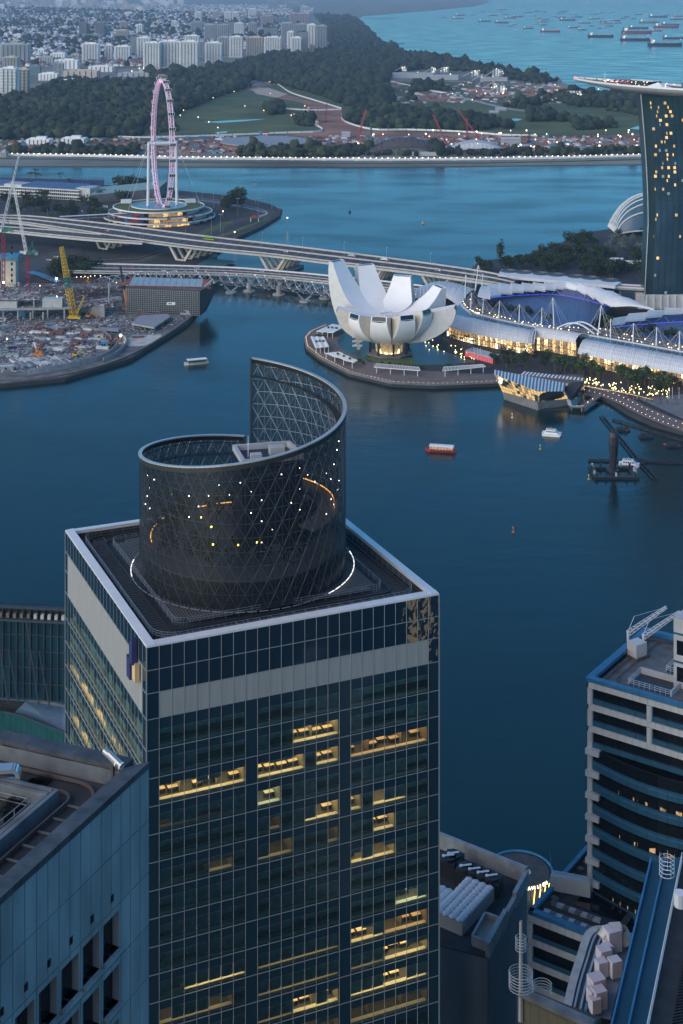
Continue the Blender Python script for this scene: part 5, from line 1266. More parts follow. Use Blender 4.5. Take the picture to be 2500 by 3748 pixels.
MB().hexa([V(p.x, p.y, -.5) for p in (a, b, c, d)], [V(p.x, p.y, .8) for p in (a, b, c, d)]).build('float', M_concd, pf); MB().hexa([p - V(0, 0, .3) for p in (a, b, c, d)], [a, b, c, d]).build('roof', mat('teal_sheet', (.03, .14, .16), .5), pf)
for p in (a, b, c, d): MB().tube((p.x, p.y, .8), (p.x, p.y, 3.8), .2, 5).build('post', M_steel, pf)
WD = 1653.0
fl = thing('observation_wheel', 'tall observation wheel lit pink with dark capsules above a round terminal', 'ferris wheel', GD(373, 500, WD))
WC = GD(373, 329.5, WD); hdir = V(.267, -.9637, 0); adir = V(.9637, .267, 0); WR = 75.0
def WP(t, r, off=0.0): return WC + hdir * (r * math.cos(t)) + V(0, 0, r * math.sin(t)) + adir * off
M_rim = mat('pink_lit_rim', (.75, .62, .72), .5, var=0, emit=(1.0, .45, .85), es=.06, sample=False); M_wwh = mat('wheel_white', (.75, .75, .78), .4, var=0)
NS = 84
for off in (-2.6, 2.6): MB().path([WP(2 * math.pi * k / NS, WR, off) for k in range(NS)], .55, 5, True).build('rim_tube', M_rim, fl)
MB().path([WP(2 * math.pi * k / NS, WR - 4.2, 0) for k in range(NS)], .6, 5, True).build('rim_tube', M_rim, fl)
mb = MB()
for k in range(NS):
 t0, t1, t2 = [2 * math.pi * (k + q) / NS for q in (0, .5, 1)]
 mb.tube(WP(t0, WR, -2.6), WP(t1, WR, 2.6), .2, 3); mb.tube(WP(t1, WR, 2.6), WP(t2, WR, -2.6), .2, 3)
 for off in (-2.6, 2.6): mb.tube(WP(t0, WR, off), WP(t1, WR - 4.2, 0), .2, 3); mb.tube(WP(t1, WR - 4.2, 0), WP(t2, WR, off), .2, 3)
mb.build('rim_bracing', M_rim, fl, kind='stuff')
L_pink = light('pink_led', (1.0, .4, .85), 1.8); me = MB().ball((0, 0, 0), .4, 4, 3).mesh('rim_lamp', L_pink); W0 = Vector(WLOC[fl.name])
for k in range(0, NS, 1): put('rim_lamp', me, fl, WP(2 * math.pi * (k + .5) / NS, WR - 2.2, -2.2) - W0)
for k in range(28):
 t = 2 * math.pi * (k + .4) / 28; c = WP(t, WR + 3.4)
 cap = bpy.data.objects.new('capsule', None); COL.objects.link(cap); cap.parent = fl; WLOC[cap.name] = tuple(W0)
 if k == 0:
  g = MB(); g.box((0, 0, 0), (6.6, 3.6, 3.0), math.atan2(adir.y, adir.x)); g = g.mesh('cabin', mat('capsule_glass', (.015, .03, .035), .1, var=0))
  fr = MB()
  for s in (-3.3, -1.1, 1.1, 3.3):
   o_ = adir * s; pts = [o_ + hdir * a + V(0, 0, b) for a, b in ((-1.9, -1.6), (1.9, -1.6), (1.9, 1.6), (-1.9, 1.6))]; fr.path(pts, .2, 4, True)
  for a in (-1.9, 1.9):
   for b in (-1.6, 1.6): fr.bar(adir * -3.3 + hdir * a + V(0, 0, b), adir * 3.3 + hdir * a + V(0, 0, b), .2, .2)
  fr = fr.mesh('cabin_frame', M_wwh)
 cap.location = c - W0; put('cabin', g, cap); put('cabin_frame', fr, cap)
mb = MB()
for k in range(56):
 t = 2 * math.pi * k / 56; mb.tube(WP(t, WR - 4), WP(t + .05, 2.0, 9 if k % 2 else -9), .07, 3)
mb.build('spoke_cable', M_dark, fl, kind='stuff')
MB().tube(WC - adir * 16.5, WC + adir * 16.5, 1.5, 10, None, True).build('axle', M_wwh, fl); MB().tube(WC - adir * 9.5, WC + adir * 9.5, 2.4, 12, None, True).build('hub', M_wwh, fl)
for s in (-1, 1):
 p = WC + adir * 16 * s; MB().tube((p.x + adir.x * s, p.y, 6), p + V(0, 0, 2), 1.9, 10, 1.5, True).build('support_column', M_wwh, fl)
 for q in (-1, 1):
  e = WC + adir * (46 * s) + hdir * (q * 24); MB().tube(p, V(e.x, e.y, 6), .16, 4).build('stay_cable', M_steel, fl)
tm = thing('wheel_terminal', 'oval three storey terminal with white curved roof edges round the wheel foot', 'terminal building', Z3(1140, 440))
TC = G(364, 503, 2.5)
def tier(z, a, b, ox, oy): return [V(TC.x + ox + a * math.cos(t * math.pi / 24) * (1 + .07 * math.cos(t * math.pi / 12)), TC.y + oy + b * math.sin(t * math.pi / 24), z) for t in range(48)]
for z, a, b, ox, oy in ((6.5, 60, 62, 1, 0), (12.0, 56, 58, 2, -1), (17.5, 49, 52, 0, 2)):
 R_ = tier(z, a, b, ox, oy); mb = MB(); mb.prism([p[:2] for p in R_], z - .5, z); mb.build('floor_slab', M_turf if z > 15 else M_concd, tm)
 mb = MB()
 for p, q in zip(R_, R_[1:] + R_[:1]): mb.bar(p + V(0, 0, .1), q + V(0, 0, .1), .9, 1.5)
 mb.build('roof_edge', M_white, tm)
 Wl = tier(z - .5, a - 5, b - 5, ox, oy)
 for k in range(48):
  p, q = Wl[k], Wl[(k + 1) % 48]; x = random.random(); ang = k * 7.5
  m_ = M_til3
  if 255 < ang < 310: m_ = random.choice([L_shop[0], L_shop[2], L_shop[2]])
  elif 205 < ang < 250 and z > 8: m_ = [C_car['red'], M_navy, mat('banner_blue', (.05, .2, .4), .6), mat('banner_wine', (.22, .03, .06), .6)][k % 4]
  elif x < .3: m_ = M_black
  MB().quad(V(p.x, p.y, z - 5.4), V(q.x, q.y, z - 5.4), V(q.x, q.y, z - .5), V(p.x, p.y, z - .5)).build('wall_panel', m_, tm)
R_ = tier(17.7, 30, 32, 0, 4); MB().prism([p[:2] for p in R_], 17.5, 17.62).build('court_opening', M_teal, tm)
mb = MB(); [mb.bar(p, q, .6, 1.4) for p, q in zip(R_, R_[1:] + R_[:1])]; mb.build('court_edge', M_white, tm)
for x, y in ((905, 365), (1365, 362)): mb = MB(); mb.box(Z3(x, y, 19.5), (12, 7, 4), .2); mb.build('roof_house', M_white, tm)
mb = MB(); a, b = Z3(430, 495, 12), Z3(930, 468, 12); fb = thing('footbridge', 'covered footbridge leading to the wheel terminal', 'footbridge', V(a.x, a.y, 2.5)); MB().bar(a, b, 4, .5).build('deck', M_conc, fb); MB().bar(a + V(0, 0, 3), b + V(0, 0, 3), 5, .4).build('roof', M_vault, fb)
for f in (.1, .4, .7, .95): p = lerp(a, b, f); MB().tube((p.x, p.y, 2.5), (p.x, p.y, 15), .4, 5).build('column', M_para, fb)
gs = thing('grandstand', 'long dark steel scaffold grandstand at the water edge behind the pit building', 'grandstand', Z3(370, 270))
a, b = Z3(-100, 262, 3), Z3(738, 285, 3)
for k in range(40):
 p = lerp(a, b, k / 39); mb = MB(); mb.bar(p, p + V(0, 0, 14), .5, .5); mb.bar(p + V(0, 7, 0), p + V(0, 7, 17), .5, .5); mb.bar(p + V(0, -6, 1), p + V(0, 7, 13), .5, .5); mb.build('scaffold_frame', mat('blue_steel', (.06, .10, .15), .5, .4), gs)
for z in (5, 9, 13): MB().bar(a + V(0, 0, z), b + V(0, 0, z), .4, .4).build('scaffold_rail', MATS['blue_steel'], gs); MB().bar(a + V(0, 7, z + 2), b + V(0, 7, z + 2), .4, .4).build('scaffold_rail', MATS['blue_steel'], gs)
MB().quad(a + V(0, -6, 2), b + V(0, -6, 2), b + V(0, 6, 12), a + V(0, 6, 12)).build('seating', M_navy, gs)
pb = thing('pit_building', 'long low white pit building with blue roofs behind the highway bridge', 'building', Z3(290, 350))
a, b = Z3(-150, 318, 3), Z3(575, 360, 3); d = (b - a).normalized(); n = V(-d.y, d.x, 0); n = n if n.y > 0 else -n
MB().hexa([a, b, b + n * 30, a + n * 30], [p + V(0, 0, 13) for p in (a, b, b + n * 30, a + n * 30)]).build('wall', M_til1, pb)
for z in (4.2, 8.6, 12.6): MB().bar(a - n * 1.5 + V(0, 0, z), b - n * 1.5 + V(0, 0, z), 3, .9).build('balcony', M_white, pb)
for k in range(50):
 for z in (2.0, 6.4, 10.6):
  p, q = lerp(a, b, (k + .15) / 50) - n * .12, lerp(a, b, (k + .85) / 50) - n * .12
  MB().quad(p + V(0, 0, z - 1.4), q + V(0, 0, z - 1.4), q + V(0, 0, z + 1.4), p + V(0, 0, z + 1.4)).build('window', M_black, pb)
for f0, f1 in ((0, .24), (.43, .98)):
 p, q = lerp(a, b, f0), lerp(a, b, f1); MB().hexa([p + V(0, 0, 13.2), q + V(0, 0, 13.2), q + n * 31 + V(0, 0, 16), p + n * 31 + V(0, 0, 16)], [p + V(0, 0, 13.9), q + V(0, 0, 13.9), q + n * 31 + V(0, 0, 16.6), p + n * 31 + V(0, 0, 16.6)]).build('blue_roof', mat('blue_roof_sheet', (.07, .13, .24), .5, var=.1), pb)
for f, w in ((.33, 26), (1.02, 20)):
 p = lerp(a, b, f) + n * 14; mb = MB(); mb.box((p.x, p.y, 10), (w, 24, 17), math.atan2(d.y, d.x)); mb.build('stair_block', M_til2, pb)
hl = thing('hall', 'long grey hall with pale green sloping roof behind the wheel terminal', 'building', Z3(900, 330))
a, b, c, e = Z3(640, 378, 3), Z3(1140, 345, 3), Z3(1200, 300, 3), Z3(720, 330, 3)
MB().hexa([a, b, c, e], [a + V(0, 0, 9), b + V(0, 0, 12), c + V(0, 0, 14), e + V(0, 0, 11)]).build('wall', M_concd, hl); MB().hexa([p + V(0, 0, h) for p, h in ((a, 9.1), (b, 12.1), (c, 14.1), (e, 11.1))], [p + V(0, 0, h) for p, h in ((a, 10), (b, 13), (c, 15), (e, 12))]).build('sloping_roof', mat('pale_green_roof', (.25, .36, .33), .5), hl)
M_blue = mat('track_blue', (.04, .14, .40), .7, var=.1)
def band(name, pts, w, z, m, kind='structure'):
 P_ = catm([Z4(x, y, z) for x, y in pts], 6); mb = MB(); L_, R2 = [], []
 for i, p in enumerate(P_):
  d = (P_[min(i + 1, len(P_) - 1)] - P_[max(i - 1, 0)]).normalized(); n = V(-d.y, d.x, 0) * w / 2; L_.append(p + n); R2.append(p - n)
 mb.grid([R2, L_]); o = mb.build(name, m); o['kind'] = kind; return o
band('race_track', [(-150, 345), (60, 360), (230, 388), (400, 415), (520, 432), (555, 452), (500, 475), (400, 490), (280, 520), (100, 590), (20, 640)], 17, 2.53, M_asphalt2)
for off, w, m_ in ((0, 3.5, M_blue), (1, 1.4, M_paint), (2, 1.0, M_yellowp)):
 dy = (0, 9, -9)[off]; band('track_edge', [(-140, 352 + dy - 16), (80, 368 + dy - 16), (220, 386 + dy - 16), (400, 412 + dy - 8), (510, 432 + dy), (545, 452), (505, 470 - dy * .5), (480, 480 - dy * .5)], w, 2.545 + off * .004, m_)
sheet('lawn', [(439 + .32 * x, 345 + .32 * y) for x, y in ((180, 615), (400, 540), (500, 498), (565, 470), (575, 485), (520, 512), (420, 548), (230, 620))], 2.56, M_turf)
sheet('lawn', [(439 + .32 * x, 345 + .32 * y) for x, y in ((40, 600), (220, 520), (300, 505), (290, 525), (160, 570), (80, 605))], 2.565, M_turf)
mb = MB(); pts = [G(x, y, 1) for x, y in ((643, 481), (640, 496), (605, 517), (545, 545))]
for a, b in zip(pts, pts[1:]):
 n = int((b - a).length / 2)
 for k in range(n):
  for r in range(3): p = lerp(a, b, k / n) + V(random.uniform(-2, 2), -1 - r * 1.4, .6 - r * .6); mb.ball(p, random.uniform(.8, 1.5), 5, 3)
o = single(mb, 'rock_bank', mat('dark_rock', (.09, .09, .09), .9, var=.4), 'sloping bank of dark boulders on the peninsula shore beyond the highway bridge', 'rock bank'); o['kind'] = 'stuff'
random.seed(4)
for x, y, s in ((240, 425, 1.1), (285, 410, 1.2), (330, 420, 1.3), (360, 415, 1.0), (300, 385, .9), (360, 352, .8), (330, 350, .9), (265, 440, .9)): plant('big', Z4(x, y), 'dark tree in the clump inside the bend of the race track', scale=s * 1.2, group='clump inside the race track bend')
for x, y in ((258, 560), (310, 540), (300, 500), (352, 525), (385, 505), (410, 490), (450, 478), (380, 440), (275, 480), (150, 470), (85, 520)): plant('palm', Z4(x, y), 'palm beside the road along the peninsula shore', 'palm_tree', 'palm tree', 1.0, 'palms along the peninsula road')
for x, y in ((210, 195), (228, 200), (262, 205), (280, 208), (434, 212), (492, 238), (255, 195)): plant('palm', Z3(x, y + 45), 'tall palm rising behind the pit building and its grandstand', 'palm_tree', 'palm tree', 2.0, 'palms behind the pit building')
for x, y, s in ((35, 375, 1.2), (75, 400, 1), (200, 370, 1.2), (300, 360, 1.2), (240, 430, 1.5), (300, 425, 1.3), (190, 430, 1.2), (515, 400, .8), (590, 385, .9), (720, 355, 1.3), (740, 345, 1), (655, 430, 1.3), (690, 440, 1.2), (400, 455, 1.2), (440, 470, 1.1), (500, 480, 1.2), (540, 478, 1.2), (650, 470, 1.1), (690, 475, 1.1), (320, 460, 1.1), (110, 470, 1.0), (730, 500, 1.1), (900, 355, 1.0), (870, 365, 1.0), (850, 275, 1.5), (940, 268, 1.4), (980, 272, 1.3), (1040, 265, 1.1), (890, 280, 1.2)):
 plant('big', Z3(x, y + 10), 'dark round tree on the peninsula between highway bridge and pit building' if y > 300 else 'dark tree at the water behind the long hall', scale=s, group='peninsula trees' if y > 300 else 'trees behind the hall')
for x, y in ((950, 520), (990, 525), (920, 530), (1100, 530), (1160, 540), (1210, 545), (1340, 530), (1390, 525), (1460, 500), (1530, 460)): plant('palm', Z3(x, y + 15), 'palm in the row round the wheel terminal front', 'palm_tree', 'palm tree', 1.1, 'palms round the wheel terminal')
gz = thing('gazebo', 'small gazebo with red roof near the peninsula shore', 'gazebo', Z4(455, 512)); p = Z4(455, 512); MB().add([p + V(-5, -4, 5), p + V(5, -4, 5), p + V(5, 4, 5), p + V(-5, 4, 5), p + V(0, 0, 8)], [(0, 1, 4), (1, 2, 4), (2, 3, 4), (3, 0, 4)]).build('roof', mat('red_tile_roof', (.25, .05, .04), .8), gz)
for sx in (-4.4, 4.4):
 for sy in (-3.5, 3.5): MB().tube(p + V(sx, sy, 0), p + V(sx, sy, 5), .3, 5).build('post', M_white, gz)
for x, y, c_, kd in ((755, 410, 'white', 'van'), (575, 440, 'black', 'car'), (550, 450, 'red', 'car'), (170, 745, 'white', 'lorry'), (345, 790, 'silver', 'car'), (400, 768, 'yellow', 'car')):
 vehicle(Z3(x, y), V(1, -.1, 0), kd, C_car[c_], '%s %s on the peninsula road %s' % (c_, kd, 'by the pit building' if y < 500 else 'under the highway bridge near the cranes'), kd, kd)
for x, y, h in ((80, 350, 26), (222, 350, 26), (350, 360, 24), (460, 380, 24), (578, 420, 24), (160, 420, 22), (480, 480, 22), (335, 480, 22), (210, 590, 20), (145, 610, 20)):
 p = Z4(x, y); mb = MB(); mb.tube(p, p + V(0, 0, h), .3, 4, .15); mb.bar(p + V(-2.5, 0, h), p + V(2.5, 0, h), .3, .6); single(mb, 'floodlight_pole', L_pole, 'tall thin floodlight pole beside the race track on the peninsula', 'light pole', p, 'floodlight poles on the race track')
for x, y in ((228, 487), (312, 640), (690, 535)):
 p = Z4(x, y, 2.5); o = thing('street_light', 'lit amber street light on the peninsula road', 'street lamp', p, 'lit street lights on the peninsula'); put('pole', MB().tube((0, 0, 0), (0, 0, 8), .15, 4).mesh('pole', L_pole), o); put('lamp', MB().ball((0, 0, 8), .7, 6, 4).mesh('lamp', light('amber_lamp', (1, .6, .25), 8)), o)
# ================================================================ construction site on the near shore
random.seed(11)
M_dirt = mat('site_dirt', (.15, .15, .15), .95, vscale=.12, var=.45)
M_pale = mat('pale_beam', (.55, .56, .58), .6, var=.15); M_rust = mat('rusty_steel', (.14, .06, .05), .8, var=.3); M_bsheet = mat('blue_sheet', (.05, .24, .38), .6, var=.2)
M_plate = mat('grey_plate', (.28, .30, .33), .6, var=.2); M_formw = mat('red_formwork', (.16, .06, .05), .8, var=.3)
M_ylw = mat('crane_yellow', (.62, .40, .03), .5, var=.05); M_crred = mat('crane_red', (.32, .03, .04), .5, var=.1); M_crwh = mat('crane_white', (.7, .7, .7), .5, var=.05); M_crgr = mat('crane_green', (.02, .20, .14), .5, var=.1); M_orange = mat('crane_orange', (.60, .20, .03), .5)
sheet('site_ground', [(-60, 880), (0, 880), (150, 864), (300, 818), (428, 738), (460, 700), (486, 660), (474, 632), (300, 640), (200, 650), (-60, 650)], 2.53, M_dirt)
def lattice(mb, a, b, w, n, r, w2=None):
 """square lattice boom"""
 a, b = Vector(a), Vector(b); d = (b - a).normalized(); u = Vector((0, 0, 1)).cross(d); u = Vector((1, 0, 0)) if u.length < .05 else u.normalized(); k = d.cross(u); w2 = w if w2 is None else w2
 C_ = []
 for i in range(n + 1):
  f = i / n; h = lerp(w, w2, f) / 2; c = lerp(a, b, f); C_.append([c - u * h - k * h, c + u * h - k * h, c + u * h + k * h, c - u * h + k * h])
 for i in range(n):
  for j in range(4):
   mb.tube(C_[i][j], C_[i + 1][j], r, 3); mb.tube(C_[i][j], C_[i + 1][(j + 1) % 4] if i % 2 else C_[i + 1][(j + 3) % 4], r * .65, 3)
   if i % 2 == 0: mb.tube(C_[i][j], C_[i][(j + 1) % 4], r * .65, 3)
 return mb
def luffer(name, label, base, ztop, tip, mast_m, jib_m, w=2.4):
 t = thing(name, label, 'tower crane', base); b = Vector(base); top = V(b.x, b.y, ztop)
 lattice(MB(), b, top, w, int(ztop / w / 1.2), .22).build('mast', mast_m, t)
 mb = MB(); mb.box((top.x, top.y, top.z + 1), (7, 4.4, 2.2)); mb.box((top.x + 5.5, top.y, top.z + 2), (3.5, 3.4, 3)); mb.build('machine_deck', M_crgr, t)
 mb = MB(); mb.box((top.x - 2, top.y - 2.6, top.z + 1.6), (2, 1.8, 2.4)); mb.build('cab', M_white, t)
 mb = MB(); mb.tube(top + V(1, 0, 2), top + V(4, 0, 11), .25, 4); mb.tube(top + V(5, 0, 2), top + V(4, 0, 11), .25, 4); mb.build('a_frame', M_crgr, t)
 n = int((Vector(tip) - top).length / 2.4); lattice(MB(), top + V(-1.5, 0, 2.2), tip, 2.0, n, .2, 1.3).build('jib', jib_m, t)
 mb = MB(); mb.tube(top + V(4, 0, 11), lerp(top, Vector(tip), .97), .07, 3); mb.tube(Vector(tip), Vector(tip) - V(0, 0, 10), .06, 3); mb.build('rope', M_dark, t)
 mb = MB(); mb.box((top.x + 7.5, top.y, top.z + .6), (2.5, 3, 2.6)); mb.build('counterweight', M_conc, t)
 return t
c1 = G(8, 668, 2.5); luffer('tower_crane', 'red masted tower crane at the photo edge with white lattice jib raised high', c1, CAM_H - (532 + 37.6) * c1.y / F, GD(44, 356, c1.y - 3), M_crred, M_crwh)
c2 = G(64, 678, 2.5); luffer('tower_crane', 'tower crane with red mast, green cab and white jib crossing its neighbour', c2, CAM_H - (583 + 37.6) * c2.y / F, GD(29, 415, c2.y + 3), M_crred, M_crwh)
cc = Z5(525, 530); ct = thing('crawler_crane', 'yellow lattice boom crawler crane with green middle section on the site', 'crawler crane', cc)
tip = GD(141, 566, cc.y + 16); pts = [cc + V(0, 2, 2.5)]; B1, B2_ = lerp(pts[0], tip, .40), lerp(pts[0], tip, .56)
lattice(MB(), pts[0], B1, 4.0, 14, .3).build('boom', M_ylw, ct); lattice(MB(), B1, B2_, 4.0, 6, .3).build('boom_section', M_crgr, ct); lattice(MB(), B2_, tip, 3.6, 18, .28, 2.2).build('boom', M_ylw, ct)
mb = MB(); mb.box((cc.x, cc.y, 4.4), (8, 4, 2.6)); mb.box((cc.x + 5, cc.y, 4), (2, 4, 2.4)); mb.build('body', M_ylw, ct)
for s in (-2.8, 2.8): mb = MB(); mb.box((cc.x, cc.y + s, 3.1), (9, 1.4, 1.3)); mb.build('track', M_dark, ct)
lattice(MB(), cc + V(3, 0, 5), cc + V(9, 1, 19), 1.2, 8, .18).build('gantry', M_ylw, ct); MB().tube(cc + V(9, 1, 19), tip, .08, 3).build('rope', M_dark, ct)
def telecrane(px, tp, m1, m2, label, d_=10, w=1.2):
 c = Z5(*px); t = thing('mobile_crane', label, 'mobile crane', c); tip = GD(.32 * tp[0], 564.5 + .32 * tp[1], c.y + d_); a = c + V(0, 0, 3.2); mid = lerp(a, tip, .42)
 MB().bar(a, mid, w, w * 1.1).build('boom', m1, t); MB().bar(mid, tip, w * .7, w * .75).build('boom_tip', m2, t)
 mb = MB(); mb.box((c.x, c.y, 1.9 + 2), (8.5, 2.7, 1.6)); mb.build('chassis', m1, t); mb = MB(); mb.box((c.x + 2, c.y - .5, 5.6), (2, 1.6, 1.9)); mb.build('cab', m1, t)
 for sx in (-3, -1, 1.4, 3): mb = MB(); mb.tube((c.x + sx, c.y - 1.4, 3.0), (c.x + sx, c.y + 1.4, 3.0), .55, 8, None, True); mb.build('wheel', M_chair, t)
telecrane((915, 465), (862, 145), M_orange, M_dark, 'orange mobile crane with long black telescopic boom by the scaffold hall', 14, 1.8)
telecrane((625, 285), (645, 200), M_ylw, M_dark, 'small yellow mobile crane behind the unfinished concrete frame', 6)
telecrane((272, 795), (243, 692), M_orange, M_crwh, 'small mobile crane with white boom among the beam stacks', 6)
telecrane((1330, 498), (1345, 410), M_crwh, M_rust, 'small crane with rusty boom before the scaffold hall', 4)
telecrane((1325, 190), (1330, 150), M_orange, M_rust, 'compact crane on the far edge of the site', 3) if False else None
def excavator(px, label, m=M_ylw, rz=0.0):
 c = Z5(*px); t = thing('excavator', label, 'excavator', c); mb = MB(); mb.box((c.x, c.y, 4.6), (3.4, 2.6, 1.5)); mb.build('body', m, t); mb = MB(); mb.box((c.x + .6, c.y - .6, 5.9), (1.4, 1.2, 1.4)); mb.build('cab', M_dark, t)
 mb = MB(); mb.bar(c + V(1.5, 0, 2.6), c + V(5, .5, 6), .5, .6); mb.bar(c + V(5, .5, 6), c + V(7, .5, 2.2), .4, .5); mb.box((c.x + 7, c.y + .5, 3.6), (1, 1.2, 1)); mb.build('arm', m, t)
 for s in (-1.3, 1.3): mb = MB(); mb.box((c.x, c.y + s, 3.1), (4.2, .7, 1)); mb.build('track', M_chair, t)
excavator((535, 800), 'yellow excavator working beside the pale beam stacks'); excavator((790, 715), 'yellow excavator under the site floodlight by the curved wall', M_orange); excavator((630, 520), 'orange excavator at the foot of the concrete ramp', M_orange)
cf = thing('concrete_frame', 'unfinished concrete frame building with open floors and bare columns', 'building', Z5(250, 470))
def slabz(pts, z, th, m, name, t): MB().prism([G(.32 * x, 564.5 + .32 * y, z)[:2] for x, y in pts], z - th, z, True).build(name, m, t)
slabz([(-200, 452), (300, 446), (500, 440), (760, 400), (880, 378), (860, 360), (500, 400), (-200, 405)], 12, 1.6, M_conc, 'floor_slab', cf)
slabz([(-200, 378), (280, 376), (285, 330), (-200, 330)], 19, 1.4, M_conc, 'floor_slab', cf); slabz([(330, 300), (850, 300), (850, 270), (350, 270)], 15, 1.0, M_concd, 'floor_slab', cf)
for x in (-60, 22, 130, 235, 340, 460, 560, 640, 700, 740, 790, 840, 880):
 y = 455 if x < 500 else lerp(445, 385, (x - 500) / 380); p = G(.32 * x, 564.5 + .32 * y, 11); MB().tube((p.x, p.y + 1.5, 2.5), (p.x, p.y + 1.5, 11), .7, 6).build('column', M_conc, cf)
for x, y, h in ((5, 360, 12), (135, 352, 11), (245, 440, 9), (130, 430, 7), (460, 430, 7), (782, 415, 17), (825, 455, 9), (40, 430, 6), (220, 530, 6), (310, 530, 6), (130, 530, 7)):
 p = Z5(x, y, 12 if y < 445 else 3); MB().tube(p, p + V(0, 0, h), .75, 8, None, True).build('column', M_conc, cf)
mb = MB(); p = Z5(382, 425, 13); mb.box((p.x, p.y, 15.5), (16, 8, 7)); mb.build('shaft_wall', M_til2, cf); mb = MB(); p = Z5(65, 430, 13); mb.box((p.x, p.y, 14.5), (14, 6, 5)); mb.build('shaft_wall', M_til2, cf)
mb = MB(); p = Z5(715, 455, 5); mb.box((p.x, p.y, 7), (5, 5, 9)); mb.build('shaft_wall', M_conc, cf); mb = MB(); p = Z5(155, 490, 5); mb.box((p.x, p.y, 6), (6.5, 1, 6)); mb.build('blue_sheet', M_bsheet, cf)
mb = MB()
for k in range(14): p = lerp(Z5(560, 468, 3), Z5(740, 430, 12), k / 13); mb.box((p.x, p.y + 2, p.z / 2 + 1), (2.2, 4, p.z))
mb.build('ramp', M_conc, cf)
bt = thing('core_tower', 'windowless concrete core tower with blue sheeting round its top', 'tower', Z5(70, 285)); p = Z5(70, 285); zt = CAM_H - (590 + 37.6) * p.y / F
mb = MB(); mb.box((p.x, p.y, zt / 2), (13, 10, zt)); mb.build('core_wall', M_cream, bt); mb = MB(); mb.box((p.x, p.y, zt + .5), (18, 14, 4)); mb.build('blue_sheeting', M_bsheet, bt)
for k in range(7): MB().box((p.x + 3, p.y - 5.05, 8 + k * 5), (1.4, .3, 2.4)).build('opening', M_black, bt)
def scaffold(px, w, dpt, h, nx, nz, label, m=M_rust, base=2.6, ang=0.0):
 p = Z5(*px, base); t = thing('scaffold', label, 'scaffold', p, None); u, v = V(math.cos(ang), math.sin(ang), 0), V(-math.sin(ang), math.cos(ang), 0)
 for k in range(nx + 1):
  mb = MB(); a = p + u * (w * (k / nx - .5))
  for q in (0, dpt): mb.bar(a + v * q, a + v * q + V(0, 0, h * random.uniform(.85, 1)), .28, .28)
  for j in range(nz): mb.bar(a + V(0, 0, h * j / nz), a + v * dpt + V(0, 0, h * j / nz), .16, .16)
  mb.build('scaffold_frame', m, t)
 for j in range(nz + 1):
  MB().bar(p - u * w / 2 + V(0, 0, h * j / nz), p + u * w / 2 + V(0, 0, h * j / nz), .8, .2).build('scaffold_deck', M_formw if m is M_rust else M_plate, t)
 return t
scaffold((400, 345), 36, 8, 14, 10, 5, 'rusty red scaffold block behind the shaft wall'); scaffold((560, 360), 30, 8, 16, 9, 5, 'tallest rusty scaffold block in the middle of the site'); scaffold((660, 350), 26, 8, 13, 8, 4, 'rusty scaffold block beside the orange mobile crane', base=3)
scaffold((780, 340), 22, 8, 12, 7, 4, 'dark scaffold block under the small floodlights', M_dark); scaffold((350, 500), 26, 6, 8, 9, 3, 'low rusty scaffold before the concrete ramp'); scaffold((200, 610), 30, 5, 5, 10, 2, 'low tangle of rusty formwork near the haul road')
scaffold((480, 480), 18, 4, 9, 6, 4, 'small scaffold tower beside the yellow boom foot')
sh = thing('scaffold_hall', 'tall scaffold hall with sloping blue grey sheet roof at the water edge', 'building', Z5(1180, 500))
a, b = Z5(905, 480, 3), Z5(1430, 505, 3); d = (b - a).normalized(); n = V(-d.y, d.x, 0); n = n if n.y > 0 else -n; hh = CAM_H - (564.5 + .32 * 300 + 37.6) * a.y / F - 3
for k in range(34):
 p = lerp(a, b, k / 33); mb = MB()
 mb.bar(p, p + V(0, 0, hh), .22, .22); mb.bar(p + n * 9, p + n * 9 + V(0, 0, hh), .22, .22)
 mb.build('scaffold_frame', M_steel, sh)
for j in range(13): MB().bar(a + V(0, -.2, hh * (j + .3) / 13), b + V(0, -.2, hh * (j + .3) / 13), .3, .16).build('scaffold_deck', M_steel, sh)
MB().quad(a + n * 3, b + n * 3, b + n * 3 + V(0, 0, hh), a + n * 3 + V(0, 0, hh)).build('mesh_sheet', mat('dark_mesh', (.05, .055, .06), .9), sh)
e = Z5(1520, 400, 3); MB().quad(b + V(0, -.1, 0), b + V(4, 20, 0), b + V(14, 40, hh), b + V(0, 0, hh)).build('mesh_sheet', MATS['dark_mesh'], sh)
r0, r1, r2, r3 = [G(.32 * x, 564.5 + .32 * y, z) for x, y, z in ((925, 285, hh + 3), (1450, 295, hh + 3), (1460, 238, hh + 8), (955, 222, hh + 8))]
for k in range(11):
 f0, f1 = k / 11, (k + .95) / 11; MB().slab([[lerp(r0, r1, f0), lerp(r0, r1, f1)], [lerp(r3, r2, f0), lerp(r3, r2, f1)]], .3).build('roof_panel', mat('sheet_roof_blue', (.24, .36, .46), .5, .2, var=.12), sh)
g0, g1 = G(.32 * 1530, 564.5 + .32 * 242, hh + 8), r1
MB().bar(r0 - V(1, 1, .6), r1 + V(8, -1, -.6), 2.2, 1.4).build('roof_edge', M_formw, sh); MB().bar(r1 + V(2, 0, 0), g0, 2.0, 1.2).build('roof_edge', M_plate, sh); MB().add([r1, g0, r2], [(0, 1, 2)]).build('roof_gore', M_formw, sh); MB().add([r0, r3, r0 - V(12, -4, 1)], [(0, 1, 2)]).build('roof_gore', M_formw, sh)
mb = MB(); p = lerp(a, b, .62) - n * .8; mb.box((p.x, p.y, 12.5), (7, .3, 2.4)); mb.build('notice_board', M_white, sh)
mb = MB(); mb.box((p.x - .8, p.y - .2, 12.5), (2.6, .1, .9)); mb.build('notice_mark', M_crgr, sh)
